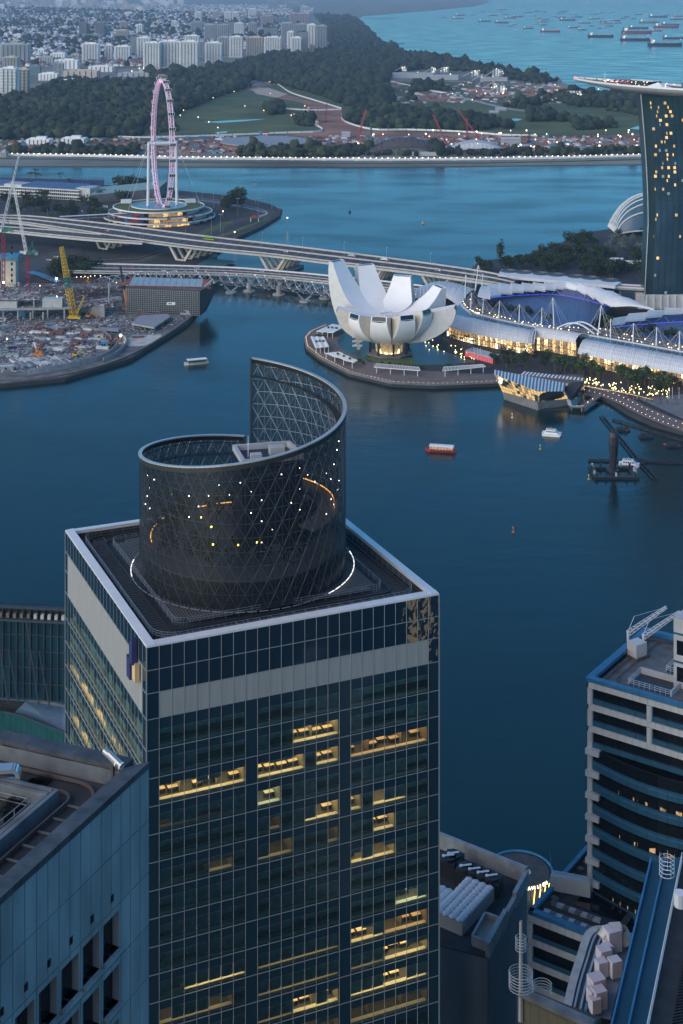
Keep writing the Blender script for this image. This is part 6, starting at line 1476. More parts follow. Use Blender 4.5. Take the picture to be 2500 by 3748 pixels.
sheet('haul_road', [(.32 * x, 564.5 + .32 * y) for x, y in ((-100, 668), (200, 632), (450, 585), (700, 560), (880, 535), (870, 515), (560, 560), (250, 610), (-100, 640))], 2.57, mat('haul_concrete', (.30, .28, .26), .9, var=.2, vscale=.2))
sheet('sand_patch', [(.32 * x, 564.5 + .32 * y) for x, y in ((880, 672), (1000, 640), (1150, 632), (1165, 650), (1080, 710), (930, 722), (890, 700))], 2.58, mat('sand_sheet', (.48, .47, .44), .9, var=.25, vscale=.15))
for lbl, pts, z, h, m_ in (('pale hoarding wall curving round the site shore', [(205, 925), (350, 905), (540, 865), (720, 815), (800, 775), (850, 715)], 3, 3.6, M_plate), ('second curved concrete wall rising to the site floodlight', [(740, 825), (830, 785), (890, 730), (905, 690), (880, 660)], 3, 2.6, M_conc), ('inner curved concrete wall behind the beam yard', [(600, 590), (720, 620), (790, 660), (800, 720)], 3, 2.5, M_concd)):
 P_ = catm([Z5(x, y, 3) for x, y in pts], 5); w = thing('site_wall', lbl, 'wall', P_[0])
 for p, q in zip(P_, P_[1:]):
  k_ = max(1, int((q - p).length / 4))
  for j in range(k_): MB().bar(lerp(p, q, (j + .03) / k_) + V(0, 0, h / 2), lerp(p, q, (j + .97) / k_) + V(0, 0, h / 2), .5, h).build('wall_panel', m_, w)
sw = thing('sheet_pile_wall', 'dark rusty sheet pile wall holding the construction shore above the water', 'quay wall', Z5(400, 930, 0))
edge = [(-60, 884), (0, 883), (150, 868), (300, 823), (430, 742), (462, 700)]
P_ = catm([G(x, y, 0) for x, y in edge], 6); kk = 0
for p, q in zip(P_, P_[1:]):
 n_ = max(1, int((q - p).length / 1.9))
 for j in range(n_):
  c = lerp(p, q, j / n_); kk += 1
  if kk % 2: MB().box((c.x, c.y - .9, 1.1), (1.0, .9, 3.6)).build('sheet_pile', M_rust if kk % 6 else M_conc, sw)
 MB().bar(p + V(0, -.4, 3.1), q + V(0, -.4, 3.1), 1.4, .7).build('capping_beam', M_concd, sw)
def bundle(p, L, n, th, m, label, cat, group, ang, name='beam_stack', layers=2):
 t = thing(name, label, cat, p, group); u, v = V(math.cos(ang), math.sin(ang), 0), V(-math.sin(ang), math.cos(ang), 0)
 for l in range(layers):
  for k in range(n):
   c = p + v * (th * 1.25 * (k - n / 2)) + V(0, 0, th * .5 + l * th * 1.05); MB().bar(c - u * L / 2, c + u * L / 2 * random.uniform(.85, 1), th, th).build('beam', m, t)
k = 0
for x in range(90, 500, 26):
 for y in (835, 868):
  if random.random() < .75 and y + (x - 90) * -.06 > 805:
   bundle(Z5(x + random.uniform(-8, 8), y - (x - 90) * .08), random.uniform(9, 13), 4, .75, random.choice([M_pale, M_pale, M_plate]), 'pale beams stacked in rows behind the shore hoarding', 'beam stack', 'pale beam stacks by the hoarding', 2.2 + random.uniform(-.1, .1))
for x in range(270, 760, 30):
 for y in range(600, 760, 34):
  if random.random() < .62:
   m_ = random.choice([M_pale, M_pale, M_plate, M_plate, M_rust, M_formw]); bundle(Z5(x + random.uniform(-12, 12), y + random.uniform(-8, 8)), random.uniform(6, 12), random.randint(2, 4), random.uniform(.5, .9), m_, 'stack of %s beams in the yard inland of the excavator' % ('pale' if m_ is M_pale else 'grey' if m_ is M_plate else 'rust brown'), 'beam stack', '%s beam stacks in the yard' % ('pale' if m_ is M_pale else 'grey' if m_ is M_plate else 'brown'), -.35 + random.uniform(-.25, .25))
for x, y, sx, sy, sz, m_, lbl in ((708, 665, 7, 3, 3.2, M_cream, 'cream site cabin beside the curved wall'), (750, 730, 5, 4, 5, M_bsheet, 'tall blue site cabin beside the curved wall'), (740, 695, 5, 3, 2, M_navy, 'low dark blue tarpaulin stack by the blue cabin'), (88, 800, 9, 4, 2.6, M_pale, 'white tent roof near the beam stacks'), (150, 702, 9, 3, .8, M_white, 'flat white container roof on the haul road side'), (20, 540, 5, 4, 3, M_pale, 'pale site hut below the concrete frame'), (55, 585, 13, 4, 1.6, M_bsheet, 'long pile under blue sheets at the photo edge'), (170, 590, 9, 3, 1.6, M_pale, 'pale container beside the haul road'), (360, 570, 8, 2.5, 1.5, M_bsheet, 'blue covered pile on the haul road edge'), (90, 740, 6, 3, 2.6, M_navy, 'dark blue site cabin near the shore stacks'), (568, 500, 3.5, 3, 5, M_crgr, 'green generator box beside the yellow crane'), (40, 890, 11, 4, 3, M_plate, 'grey store shed at the shore corner'), (990, 655, 9, 4, 1.3, M_formw, 'red brown pile on the sand patch'), (1130, 525, 2, 2, 6, M_rust, 'rusty steel cage column by the scaffold hall'), (1000, 530, 1.5, 1.5, 8, M_rust, 'thin rusty cage column on the pier slab'), (858, 490, 1.2, 1.2, 9, M_rust, 'rusty column before the orange crane'), (25, 870, 10, 3, 2.4, M_concd, 'dark container by the shore corner shed')):
 c = Z5(x, y, 2.6); t = thing('site_cabin' if sz > 2 and sx > 3 else 'material_pile', lbl, 'site cabin' if sz > 2 and sx > 3 else 'material pile', c); mb = MB(); mb.box((c.x, c.y, c.z + sz / 2), (sx, sy, sz), .2); mb.build('body', m_, t); mb = MB(); mb.box((c.x, c.y, c.z + sz + .1), (sx * 1.06, sy * 1.08, .2), .2); mb.build('lid', M_plate if m_ is not M_plate else M_pale, t)
 if sz > 2 and sx > 3:
  for f in (-.3, .05): MB().box((c.x + f * sx, c.y - sy / 2 - .35, c.z + sz * .55), (1.2, .2, 1.1), .2).build('window', M_black, t)
ps = thing('pier_slab', 'pale concrete pier slab on columns beside the scaffold hall', 'slab', Z5(1080, 560)); slabz([(945, 555), (1105, 585), (1222, 505), (1200, 485), (1000, 500)], 7, 1.2, M_plate, 'slab', ps)
for x, y in ((955, 585), (1040, 600), (1110, 605), (1170, 560), (1215, 530)): p = Z5(x, y); MB().tube(p, (p.x, p.y, 6), .6, 6).build('column', M_conc, ps)
slabz([(680, 600), (850, 612), (848, 590), (720, 582)], 5, .5, M_plate, 'slab', ps)
mb = [MB() for _ in range(1)][0]; mats_ = [M_pale, M_rust, M_bsheet, M_dirt, M_plate, M_formw]
for k in range(2200):
 x, y = random.uniform(-40, 880), random.uniform(470, 905)
 if y > 925 - max(0, x - 200) * .24 or (x > 700 and y > 690): continue
 p = Z5(x, y, 2.6); mb.mi = random.choice([0, 0, 1, 3, 3, 4, 4, 4, 5, 2]); a = random.uniform(0, 3.1); L = random.uniform(.6, 4.5); mb.bar(p + V(math.cos(a) * -L / 2, math.sin(a) * -L / 2, .2), p + V(math.cos(a) * L / 2, math.sin(a) * L / 2, random.uniform(.1, .8)), random.uniform(.2, 1.2), random.uniform(.2, .8))
for k in range(500):
 x, y = random.uniform(880, 1400), random.uniform(500, 640)
 if y > 740 - (x - 900) * .5: continue
 p = Z5(x, y, 2.6); mb.mi = random.choice([0, 1, 3, 4, 4]); a = random.uniform(0, 3.1); L = random.uniform(.6, 3.5); mb.bar(p + V(math.cos(a) * -L / 2, math.sin(a) * -L / 2, .2), p + V(math.cos(a) * L / 2, math.sin(a) * L / 2, random.uniform(.1, .8)), random.uniform(.2, 1), random.uniform(.2, .7))
for k in range(700):   # rubble and formwork on the slabs
 x, y = random.uniform(-40, 860), random.uniform(270, 440); p = Z5(x, y, 12.2 if y > 390 else 15 if x > 330 else 19.1)
 if 285 < x < 330: continue
 mb.mi = random.choice([0, 1, 1, 3, 4, 5, 5]); a = random.uniform(0, 3.1); L = random.uniform(.6, 4); mb.bar(p + V(math.cos(a) * -L / 2, math.sin(a) * -L / 2, .2), p + V(math.cos(a) * L / 2, math.sin(a) * L / 2, .3), random.uniform(.2, 1), random.uniform(.2, .9))
o = mb.build('site_debris', mats_); o['kind'] = 'stuff'
sheet('road', [(.32 * x, 345 + .32 * y) for x, y in ((100, 850), (180, 790), (420, 720), (560, 690), (600, 720), (480, 770), (560, 800), (800, 800), (1000, 785), (1240, 700), (1250, 720), (1020, 812), (740, 830), (480, 815), (330, 830), (200, 880))], 2.53, M_asphalt2)
for pts, z in (([(480, 772), (620, 782), (800, 782), (1000, 770), (1235, 690)], 2.55), ([(560, 805), (760, 812), (1000, 795), (1200, 720)], 2.55)):
 mb = MB(); q = [Z3(x, y, z) for x, y in pts]
 for a, b in zip(q, q[1:]): mb.bar(a, b, .5, .03)
 o = mb.build('road_marking', M_yellowp); o['kind'] = 'structure'
for k in range(22): plant('big', Z5(random.uniform(300, 715), random.uniform(185, 250)), 'dense dark tree in the mound of trees behind the site', scale=random.uniform(.9, 1.3), group='trees in the mound by the site')
mb = MB(); q = [Z5(x, y, 6) for x, y in ((215, 185), (280, 200), (350, 230), (430, 258))]
for a, b in zip(q, q[1:]): mb.bar(a, b, 7, .5)
single(mb, 'blue_canopy', M_bsheet, 'curved blue sheet canopy leading down to the site floodlight', 'canopy', q[0])
L_flood = light('floodlight_white', (.95, .97, 1.0), 16); L_floodw = light('floodlight_warm', (1, .8, .5), 14); L_sp = light('site_bulb', (1, .75, .42), 8)
pm2 = MB().tube((0, 0, 0), (0, 0, 5), .15, 4).mesh('pole', L_pole)
for x, y, m_, r, lbl in ((405, 262, L_flood, .9, 'bright white floodlight at the end of the blue canopy'), (25, 292, L_floodw, .9, 'warm floodlight at the foot of the red crane mast'), (865, 680, L_floodw, 1.0, 'bright warm floodlight at the head of the curved wall'), (112, 215, L_flood, .5, 'small white floodlight beside the core tower'), (408, 395, L_flood, .4, 'small white floodlight on the shaft wall'), (50, 705, L_floodw, .5, 'dim warm light on the shore yard'), (285, 315, L_floodw, .4, 'small warm light behind the scaffolds')):
 p = Z5(x, y + 12, 2.6); o = thing('site_light', lbl, 'floodlight', p); put('pole', pm2, o); put('lamp', MB().ball((0, 0, 5.2), r, 6, 4).mesh('lamp', m_), o)
me = MB().ball((0, 0, 4), .3, 5, 4).mesh('lamp', L_sp)
for x, y in ((550, 245), (580, 243), (610, 240), (650, 238), (680, 236), (720, 234), (800, 290), (835, 285), (600, 250), (630, 248)):
 o = thing('string_lamp', 'small warm bulb in the row of bulbs behind the scaffolds', 'lamp', Z5(x, y + 10, 8), 'row of warm bulbs on the site'); put('pole', MB().tube((0, 0, 0), (0, 0, 4), .06, 3).mesh('pole', L_pole), o); put('lamp', me, o)
# ================================================================ boats and show gear on the bay
def bumboat(p, d, label, hullc, lit_=False):
 t = thing('river_boat', label, 'boat', p); rz = math.atan2(d.y, d.x); t.rotation_euler = (0, 0, rz)
 st = [(-9, 1.6, 1.6), (-7, 2.1, 1.3), (0, 2.4, 1.2), (6, 2.1, 1.5), (9, .5, 2.3)]; mb = MB()
 rows = [[(x, -w, z), (x, -w * .7, -.2), (x, w * .7, -.2), (x, w, z)] for x, w, z in st]; mb.grid(rows); mb.grid([[(x, w, z - .25), (x, -w, z - .25)] for x, w, z in st]); mb.add(rows[0], [(0, 1, 2, 3)]); put('hull', mb.mesh('hull', hullc), t)
 mb = MB(); mb.box((-.5, 0, 3.6), (14.5, 4.6, .25)); mb.box((-.5, 0, 3.8), (13.5, 3.6, .2)); put('roof', mb.mesh('roof', M_white), t)
 mb = MB()
 for k in range(8): [mb.box((-7 + k * 1.9, s * 2.1, 2.4), (.15, .15, 2.2)) for s in (-1, 1)]
 put('roof_post', mb.mesh('roof_post', M_white), t); put('cabin_window', MB().box((-.5, 0, 2.5), (13, 3.9, 1.3)).mesh('cabin_window', L_shop[2] if lit_ else M_black), t)
 return t
bumboat(Z5(1408, 848, 0), V(-1, -.35, 0), 'white roofed river boat with dark red hull heading into the bay', M_til1)
M_blk = mat('black_hull', (.02, .02, .025), .4, var=0)
bumboat(G(1012, 1037, 0), V(-1, .2, 0), 'dark river boat with amber lit cabin sailing in mid bay', M_crred, True)
def wake(pts, name_l):
 mb = MB(); P_ = catm([G(x, y, .06) for x, y in pts], 6); n = len(P_)
 for i in range(n - 1):
  w0, w1 = .8 + i * .35, .8 + (i + 1) * .35; d = (P_[i + 1] - P_[i]).normalized(); q = V(-d.y, d.x, 0)
  for s in (-1, 1): mb.quad(P_[i] + q * s * w0, P_[i + 1] + q * s * w1, P_[i + 1] + q * s * (w1 + .3), P_[i] + q * s * (w0 + .3))
 o = mb.build('wake_foam', mat('foam', (.25, .32, .36), .6, alpha=.4)); o['kind'] = 'stuff'
wake([(470, 830), (520, 820), (580, 808), (640, 800)], ''); wake([(1040, 1043), (1100, 1050), (1180, 1058), (1260, 1068)], '')
def catamaran(px, label):
 p = Z8(*px, 0); t = thing('passenger_boat', label, 'boat', p); t.rotation_euler = (0, 0, -.25)
 mb = MB(); [mb.hexa([(-5, s - .9, -.2), (5, s - .9, -.2), (5, s + .9, -.2), (-5, s + .9, -.2)], [(-5.4, s - .9, 1.3), (6.2, s - .9, 1.3), (6.2, s + .9, 1.3), (-5.4, s + .9, 1.3)]) for s in (-2.2, 2.2)]; mb.box((0, 0, 1.3), (11, 6.2, .4)); put('hull', mb.mesh('hull', M_white), t)
 put('cabin', MB().hexa([(-4, -2.7, 1.5), (4.2, -2.7, 1.5), (4.2, 2.7, 1.5), (-4, 2.7, 1.5)], [(-3, -2.2, 3.6), (2.6, -2.2, 3.6), (2.6, 2.2, 3.6), (-3, 2.2, 3.6)]).mesh('cabin', M_white), t)
 mb = MB()
 for k in range(5): mb.box((-2.4 + k * 1.25, 0, 2.7), (.8, 5.0, .9))
 put('cabin_window', mb.mesh('cabin_window', M_black), t); mb = MB(); mb.box((-.5, 0, 3.75), (4, 3, .3)); mb.tube((0, 0, 3.6), (0, 0, 5.4), .08, 4); put('roof_rack', mb.mesh('roof_rack', M_til2), t)
catamaran((623, 672), 'small white passenger boat off the glass pavilion'); catamaran((1177, 893), 'small white passenger boat beside the black show pod')
sp = Z8(1070, 950, 0); spt = thing('show_pod', 'tall black tulip shaped show pod standing on a floating platform', 'show pod', V(sp.x, sp.y, 1.6))
mb = MB(); prof_ = [(1.4, 1.6), (1.6, 5), (2.4, 11), (2.9, 17), (2.6, 21), (1.7, 23.4), (.2, 24.4)]; n = 9
for (r0_, z0), (r1_, z1) in zip(prof_, prof_[1:]):
 for k in range(n): a0, a1 = 2 * math.pi * k / n, 2 * math.pi * (k + 1) / n; mb.quad((sp.x + r0_ * math.cos(a0), sp.y + r0_ * math.sin(a0), z0), (sp.x + r0_ * math.cos(a1), sp.y + r0_ * math.sin(a1), z0), (sp.x + r1_ * math.cos(a1), sp.y + r1_ * math.sin(a1), z1), (sp.x + r1_ * math.cos(a0), sp.y + r1_ * math.sin(a0), z1))
mb.build('pod_shell', M_blk, spt); mb = MB(); mb.cyl((sp.x, sp.y, 1.5), 3.2, 1, 10); mb.build('pod_foot', M_dark, spt)
pl = thing('show_platform', 'square black floating platform with railings and equipment boxes under the show pod', 'floating platform', V(sp.x, sp.y, 0))
for dx, dy, w, l in ((0, -7.5, 25, 3.5), (0, 8.5, 25, 3.5), (-11, .5, 3.5, 13), (11, .5, 3.5, 13), (0, .5, 6, 13)): MB().box((sp.x + dx, sp.y + dy, .6), (w, l, 1.6)).build('pontoon', M_blk, pl)
for k in range(16):
 a = k * 22.5; x, y = 11.5 * math.copysign(min(1, abs(math.cos(math.radians(a)) * 1.3)), math.cos(math.radians(a))), 8 * math.copysign(min(1, abs(math.sin(math.radians(a)) * 1.3)), math.sin(math.radians(a)))
 MB().box((sp.x + x, sp.y + y + .5, 2.3), (1.0, 1.0, random.uniform(1, 2.6))).build('equipment_box', M_dark if k % 3 else M_til2, pl)
ar = thing('truss_walkway', 'cross of long black floating truss arms behind the show pod', 'floating truss', Z8(1250, 858, 0))
for p, q in (((890, 850), (1215, 858)), ((1290, 860), (1650, 870)), ((985, 535), (1232, 840)), ((1265, 875), (1368, 985)), ((1215, 855), (1250, 842)), ((1250, 842), (1295, 862)), ((1215, 858), (1265, 875)), ((1265, 875), (1295, 862)), ((1070, 560), (1580, 712))):
 a, b = Z8(*p, .6), Z8(*q, .6); d = (b - a).normalized(); nn = V(-d.y, d.x, 0) * 1.3; mb = MB()
 for s in (-1, 1): mb.bar(a + nn * s, b + nn * s, .5, .6)
 L = (b - a).length; k_ = max(2, int(L / 5))
 for j in range(k_ + 1): c = lerp(a, b, j / k_); mb.bar(c - nn, c + nn, .4, .45)
 mb.build('truss_arm', M_blk, ar)
for x, y, lbl in ((1135, 638, 'dark fireworks barge nearest the promenade with raked frame'), (1300, 688, 'square dark fireworks barge with spiky racks'), (1500, 752, 'dark fireworks barge with red edge near the photo edge')):
 p = Z8(x, y, 0); t = thing('barge', lbl, 'barge', p); MB().box((p.x, p.y, .5), (8, 5, 1.2), .1).build('hull', M_blk, t)
 for k in range(9): MB().box((p.x - 3 + k * .75, p.y + random.uniform(-1, 1), 1.9), (.45, .45, random.uniform(.8, 2.2))).build('rack', M_dark, t)
 if x != 1300: MB().bar(p + V(-6, 2, .5), p + V(3, -3, .9), .35, .35).build('edge_rail', M_crred, t); MB().bar(p + V(-6, 2, .5), p + V(2, 3, 1.2), .3, .3).build('edge_rail', M_til2, t)
for x, y, m_, lbl in ((343, 547, M_white, 'small white marker buoy near the glass pavilion reflection'), (544, 775, M_ylw, 'small yellow marker buoy in mid bay'), (892, 990, M_ylw, 'small yellow marker buoy left of the show platform'), (350, 1370, M_orange, 'tiny orange buoy far out on the near bay')):
 p = Z8(x, y, 0); t = thing('buoy', lbl, 'buoy', p); put('float', MB().cyl((0, 0, -.2), .7, .7, 8).mesh('float', m_), t); put('post', MB().tube((0, 0, .4), (0, 0, 2.2), .16, 5).mesh('post', m_), t); put('topmark', MB().ball((0, 0, 2.5), .45, 6, 4).mesh('topmark', m_), t)
for x, y, m_, lbl in ((971, 514, M_ylw, 'yellow round buoy on the reservoir beyond the highway bridge'), (803, 487, M_dark, 'dark small buoy on the reservoir')):
 p = G(x, y, 0); t = thing('buoy', lbl, 'buoy', p); put('float', MB().ball((0, 0, .5), 1.6, 8, 5).mesh('float', m_), t); put('topmark', MB().tube((0, 0, 1.5), (0, 0, 3), .3, 5).mesh('topmark', m_), t)
# ================================================================ far shore: park, works, town, sea with ships
random.seed(51)
def z1(*pts): return [(.5 * x, .5 * y) for x, y in pts]
def z2(*pts): return [(784 + .5 * x, .5 * y) for x, y in pts]
def g1(x, y, z=2.0): return G(.5 * x, .5 * y, z)
def g2(x, y, z=2.0): return G(784 + .5 * x, .5 * y, z)
M_mud = mat('works_soil', (.27, .135, .09), .95, vscale=.012, var=.5)
zz = 2.03
def sh(name, pts, m):
 global zz; zz += .006; sheet(name, pts, zz, m)
sh('works_ground', z1((-50, 705), (-50, 672), (200, 655), (650, 650), (830, 635), (1200, 628), (1480, 600), (1440, 560), (1440, 500), (1380, 470), (1250, 445), (1130, 410), (1190, 395), (1300, 430), (1450, 470), (1568, 500)) + z2((0, 500), (10, 560), (150, 600), (620, 615), (900, 630), (1390, 615), (1390, 712), (0, 712)), M_mud)
sh('sand_field', z1((1150, 408), (1230, 402), (1320, 432), (1270, 448), (1180, 432)), M_sand)
for p in (((290, 432), (420, 428), (590, 458), (560, 470), (300, 462)), ((550, 415), (640, 395), (790, 420), (760, 448), (640, 445)), ((800, 402), (1040, 400), (1200, 425), (1180, 440), (860, 442)), ((760, 466), (960, 460), (980, 476), (790, 486)), ((1130, 468), (1220, 458), (1330, 468), (1300, 488), (1140, 484)), ((110, 382), (270, 378), (270, 396), (130, 396))): sh('soil_patch', z2(*p), M_mud)
for p in (((0, 500), (230, 495), (620, 490), (1370, 540), (1370, 600), (900, 618), (480, 605), (150, 592), (20, 545)),): sh('grass_field', z2(*p), mat('rough_grass', (.075, .10, .03), .95, vscale=.01, var=.4))
sh('grass_field', z1((560, 530), (1000, 490), (1250, 450), (1350, 500), (1440, 590), (1200, 618), (640, 632)), MATS['rough_grass'])
M_far_w = mat('pond_sheen', (.05, .09, .10), .12, var=0)
for p in (z1((930, 560), (1060, 552), (1225, 545), (1130, 556), (1010, 564)), z1((985, 607), (1045, 602), (1040, 610), (1000, 613)), z2((750, 548), (800, 543), (832, 547), (810, 554), (770, 554)), z2((1320, 590), (1375, 575), (1375, 596))): sh('pond', p, M_far_w)
sh('road', z2((220, 370), (480, 425), (760, 495), (880, 512), (880, 516), (745, 500), (470, 432), (215, 376)), M_conc)
sh('road', z1((640, 645), (1100, 640), (1568, 660)) + z2((600, 690), (600, 697), (0, 668)) + z1((1100, 650), (640, 655)), M_asphalt2)
def lump(seed, sub=2):
 bm = bmesh.new(); bmesh.ops.create_icosphere(bm, subdivisions=sub, radius=1); r = random.Random(seed)
 v = [(p.co * r.uniform(.68, 1.28)) for p in bm.verts]; v = [(p.x, p.y, p.z * .75 + .75) for p in v]; f = [[q.index for q in fa.verts] for fa in bm.faces]; bm.free(); return v, f
LUMPS = [lump(s) for s in range(4)]; LUMP1 = [lump(s + 20, 1) for s in range(4)]
M_for = [mat('forest_dark', (.012, .024, .013), .95, vscale=.02, var=.5), mat('forest_mid', (.024, .040, .018), .95, vscale=.02, var=.4), mat('forest_olive', (.042, .056, .024), .95, vscale=.02, var=.4)]
def fill(poly, spacing, rmin, rmax, keep=1.0):
 P_ = [G(x, y, 2)[:2] for x, y in poly]; xs = [p[0] for p in P_]; ys = [p[1] for p in P_]; out = []
 n = int((max(xs) - min(xs)) * (max(ys) - min(ys)) / spacing ** 2)
 X = rng.uniform(min(xs), max(xs), n); Y = rng.uniform(min(ys), max(ys), n)
 for x, y in zip(X, Y):
  if abs(x) > y * .26 + 60 or not inpoly(x, y, P_): continue
  if math.sin(x * .013 + 1) * math.sin(y * .006) + math.sin(x * .004 + y * .003) * .6 < 1 - 2.2 * keep: continue
  out.append((x, y, random.uniform(rmin * .75, rmax) * (1.4 if random.random() < .13 else 1)))
 return out
FA = [(-30, 208), (60, 224), (140, 190), (330, 192), (400, 182), (560, 178), (575, 200), (500, 222), (430, 252), (330, 292), (320, 314), (200, 318), (-30, 322)]
FB = [(330, 172), (480, 164), (640, 128), (760, 114), (745, 62), (722, 36), (812, 42), (846, 71), (878, 103), (948, 129), (1048, 144), (1148, 164), (1283, 189), (1240, 194), (1150, 180), (1080, 165), (960, 160), (900, 168), (885, 200), (905, 240), (880, 250), (800, 245), (720, 215), (640, 195), (580, 185), (430, 200)]
trees = []
big = fill(FA, 9.5, 5, 9) + fill(z2((20, 560), (60, 500), (330, 510), (620, 548), (740, 570), (790, 590), (600, 600), (180, 595)), 11, 5, 9, .8) + fill(z2((860, 530), (1020, 510), (1370, 505), (1390, 560), (1300, 585), (1080, 600), (1060, 560), (860, 560)), 11, 5, 9, .9)
big += fill(z1((850, 690), (1568, 690), (1568, 722), (850, 722)), 10, 4, 7, .85) + fill(z1((-50, 690), (650, 690), (650, 715), (-50, 715)), 10, 4, 7, .6) + fill(z2((0, 690), (760, 700), (1390, 690), (1390, 716), (0, 718)), 11, 4, 7, .7)
big += fill(z1((1220, 500), (1290, 480), (1300, 525), (1235, 530)), 7, 5, 9) + fill(z1((1350, 548), (1430, 535), (1435, 580), (1370, 580)), 8, 5, 8) + fill(z1((640, 560), (760, 540), (840, 610), (700, 625)), 14, 4, 7, .6)
big += fill(z2((330, 385), (800, 470), (960, 470), (840, 500), (640, 480), (300, 470)), 13, 5, 9, .75) + fill(z2((900, 440), (1380, 440), (1390, 500), (1060, 490)), 12, 5, 9, .8)
far_ = fill(FB, 15, 7, 12)
town_tr = fill([(-30, 150), (330, 160), (640, 110), (700, 40), (-30, 14)], 60, 6, 12, .7)
big.sort(key=lambda t: t[1])
near = [t for t in big if random.random() < .35][:300]; ns = set(near)
cm = [scatter('crown', LUMPS, [(k, 0, 0, 0, 1, 1, 1, 0, 0)], [M_for[k % 3]]) for k in range(4)]
for x, y, r in near:
 o = put('park_tree', random.choice(cm), None, (x, y, 2), random.uniform(0, 6), (r, r, r * random.uniform(.8, 1.2)))
 tag(o, 'dark tree in the park belts beyond the reservoir promenade', 'tree', 'trees beyond the reservoir promenade')
X = [(random.randrange(4), x, y, 1.5, r, r, r * random.uniform(.7, 1.7), random.uniform(0, 6), min(2, max(0, int(1 + 1.1 * math.sin(x * .011 + y * .004) * math.sin(y * .009 - x * .003) + random.uniform(-.9, .9))))) for x, y, r in big if (x, y, r) not in ns]
o = put('forest', scatter('forest', LUMPS, X, M_for)); o['kind'] = 'stuff'
X = [(random.randrange(4), x, y, 1, r * 1.1, r * 1.1, r * random.uniform(1.0, 1.7), random.uniform(0, 6), random.choice([0, 0, 0, 1])) for x, y, r in far_ + town_tr]
o = put('forest', scatter('far_forest', LUMP1, X, M_for)); o['kind'] = 'stuff'
hv = [(-.5, -.5, 0), (.5, -.5, 0), (.5, .5, 0), (-.5, .5, 0), (-.5, -.5, .6), (.5, -.5, .6), (.5, .5, .6), (-.5, .5, .6), (-.5, 0, 1), (.5, 0, 1)]
HW_ = (hv[:8], [(0, 1, 5, 4), (1, 2, 6, 5), (2, 3, 7, 6), (3, 0, 4, 7)]); HR_ = ([(x * 1.12, y * 1.12, z) for x, y, z in hv[4:]], [(0, 1, 5, 4), (2, 3, 4, 5), (0, 4, 3), (1, 2, 5)]); HB_ = (hv[:8], [(0, 1, 5, 4), (1, 2, 6, 5), (2, 3, 7, 6), (3, 0, 4, 7), (4, 5, 6, 7)])
M_hs = [mat('house_white', (.76, .77, .77), .7, var=.15, vscale=.02), mat('house_cream', (.60, .57, .52), .7, var=.15, vscale=.02), mat('house_roof_tile', (.22, .10, .08), .8, var=.25, vscale=.02), mat('house_roof_grey', (.34, .37, .41), .7, var=.25, vscale=.02), mat('house_roof_blue', (.14, .22, .32), .7, var=.2, vscale=.02)]
hs = []
CITY = [(-40, 152), (150, 160), (330, 155), (460, 125), (640, 105), (690, 60), (720, 22), (700, 12), (-40, 12)]
for k in range(9500):
 y = 12 + 140 * random.random() ** 1.6; x = random.uniform(-40, 720)
 if not inpoly(x, y, CITY): continue
 p = G(x, y, 2); s = random.uniform(9, 16) * (1.25 if y < 50 else 1); hs.append((p.y, p.x, s, s * random.uniform(.8, 1.6), s * random.uniform(.7, 1.1)))
hs.sort()
wm = [scatter('house_wall', [HW_], [(0, 0, 0, 0, 1, 1, 1, 0, 0)], [M_hs[k]]) for k in (0, 1)]; rm = [scatter('house_roof', [HR_], [(0, 0, 0, 0, 1, 1, 1, 0, 0)], [M_hs[k]]) for k in (2, 3, 2, 4)]
for y, x, a, b, h in hs[:300]:
 k = random.randrange(4); t = thing('house', 'small house with %s roof in the low town behind the white towers' % ('red tiled', 'grey', 'red tiled', 'blue')[k], 'house', (x, y, 2), 'town houses with %s roofs' % ('red', 'grey', 'red', 'blue')[k])
 rz = random.uniform(-.5, .5); t.rotation_euler = (0, 0, rz); t.scale = (a, b, h); put('wall', random.choice(wm), t); put('roof', rm[k], t)
X = []
for y, x, a, b, h in hs[300:]:
 rz = random.uniform(-.5, .5); w = random.choice([0, 0, 1]); X.append((0, x, y, 2, a, b, h, rz, w)); X.append((1, x, y, 2, a, b, h, rz, random.choice([2, 3, 3, 4, 0, 0])))
o = put('house_mass', scatter('house_mass', [HW_, HR_], X, M_hs)); o['kind'] = 'stuff'
M_tw = dict(w=mat('tower_white', (.86, .86, .85), .6, var=.08, vscale=.03), g=mat('tower_grey', (.42, .44, .46), .6, var=.1, vscale=.03), b=mat('tower_brown', (.22, .19, .19), .7, var=.1, vscale=.03), d=mat('tower_dark_glass', (.035, .05, .07), .2, var=.1), c=mat('tower_cream', (.58, .50, .42), .7, var=.1, vscale=.03), p=mat('tower_pink', (.50, .36, .34), .7, var=.1, vscale=.03), t=mat('tower_teal', (.16, .26, .30), .5, var=.1, vscale=.03))
M_tws = mat('tower_window', (.06, .09, .12), .25, var=.2, vscale=.05); NAMES = dict(w='white', g='grey', b='brown', d='dark glass', c='cream', p='pink', t='teal')
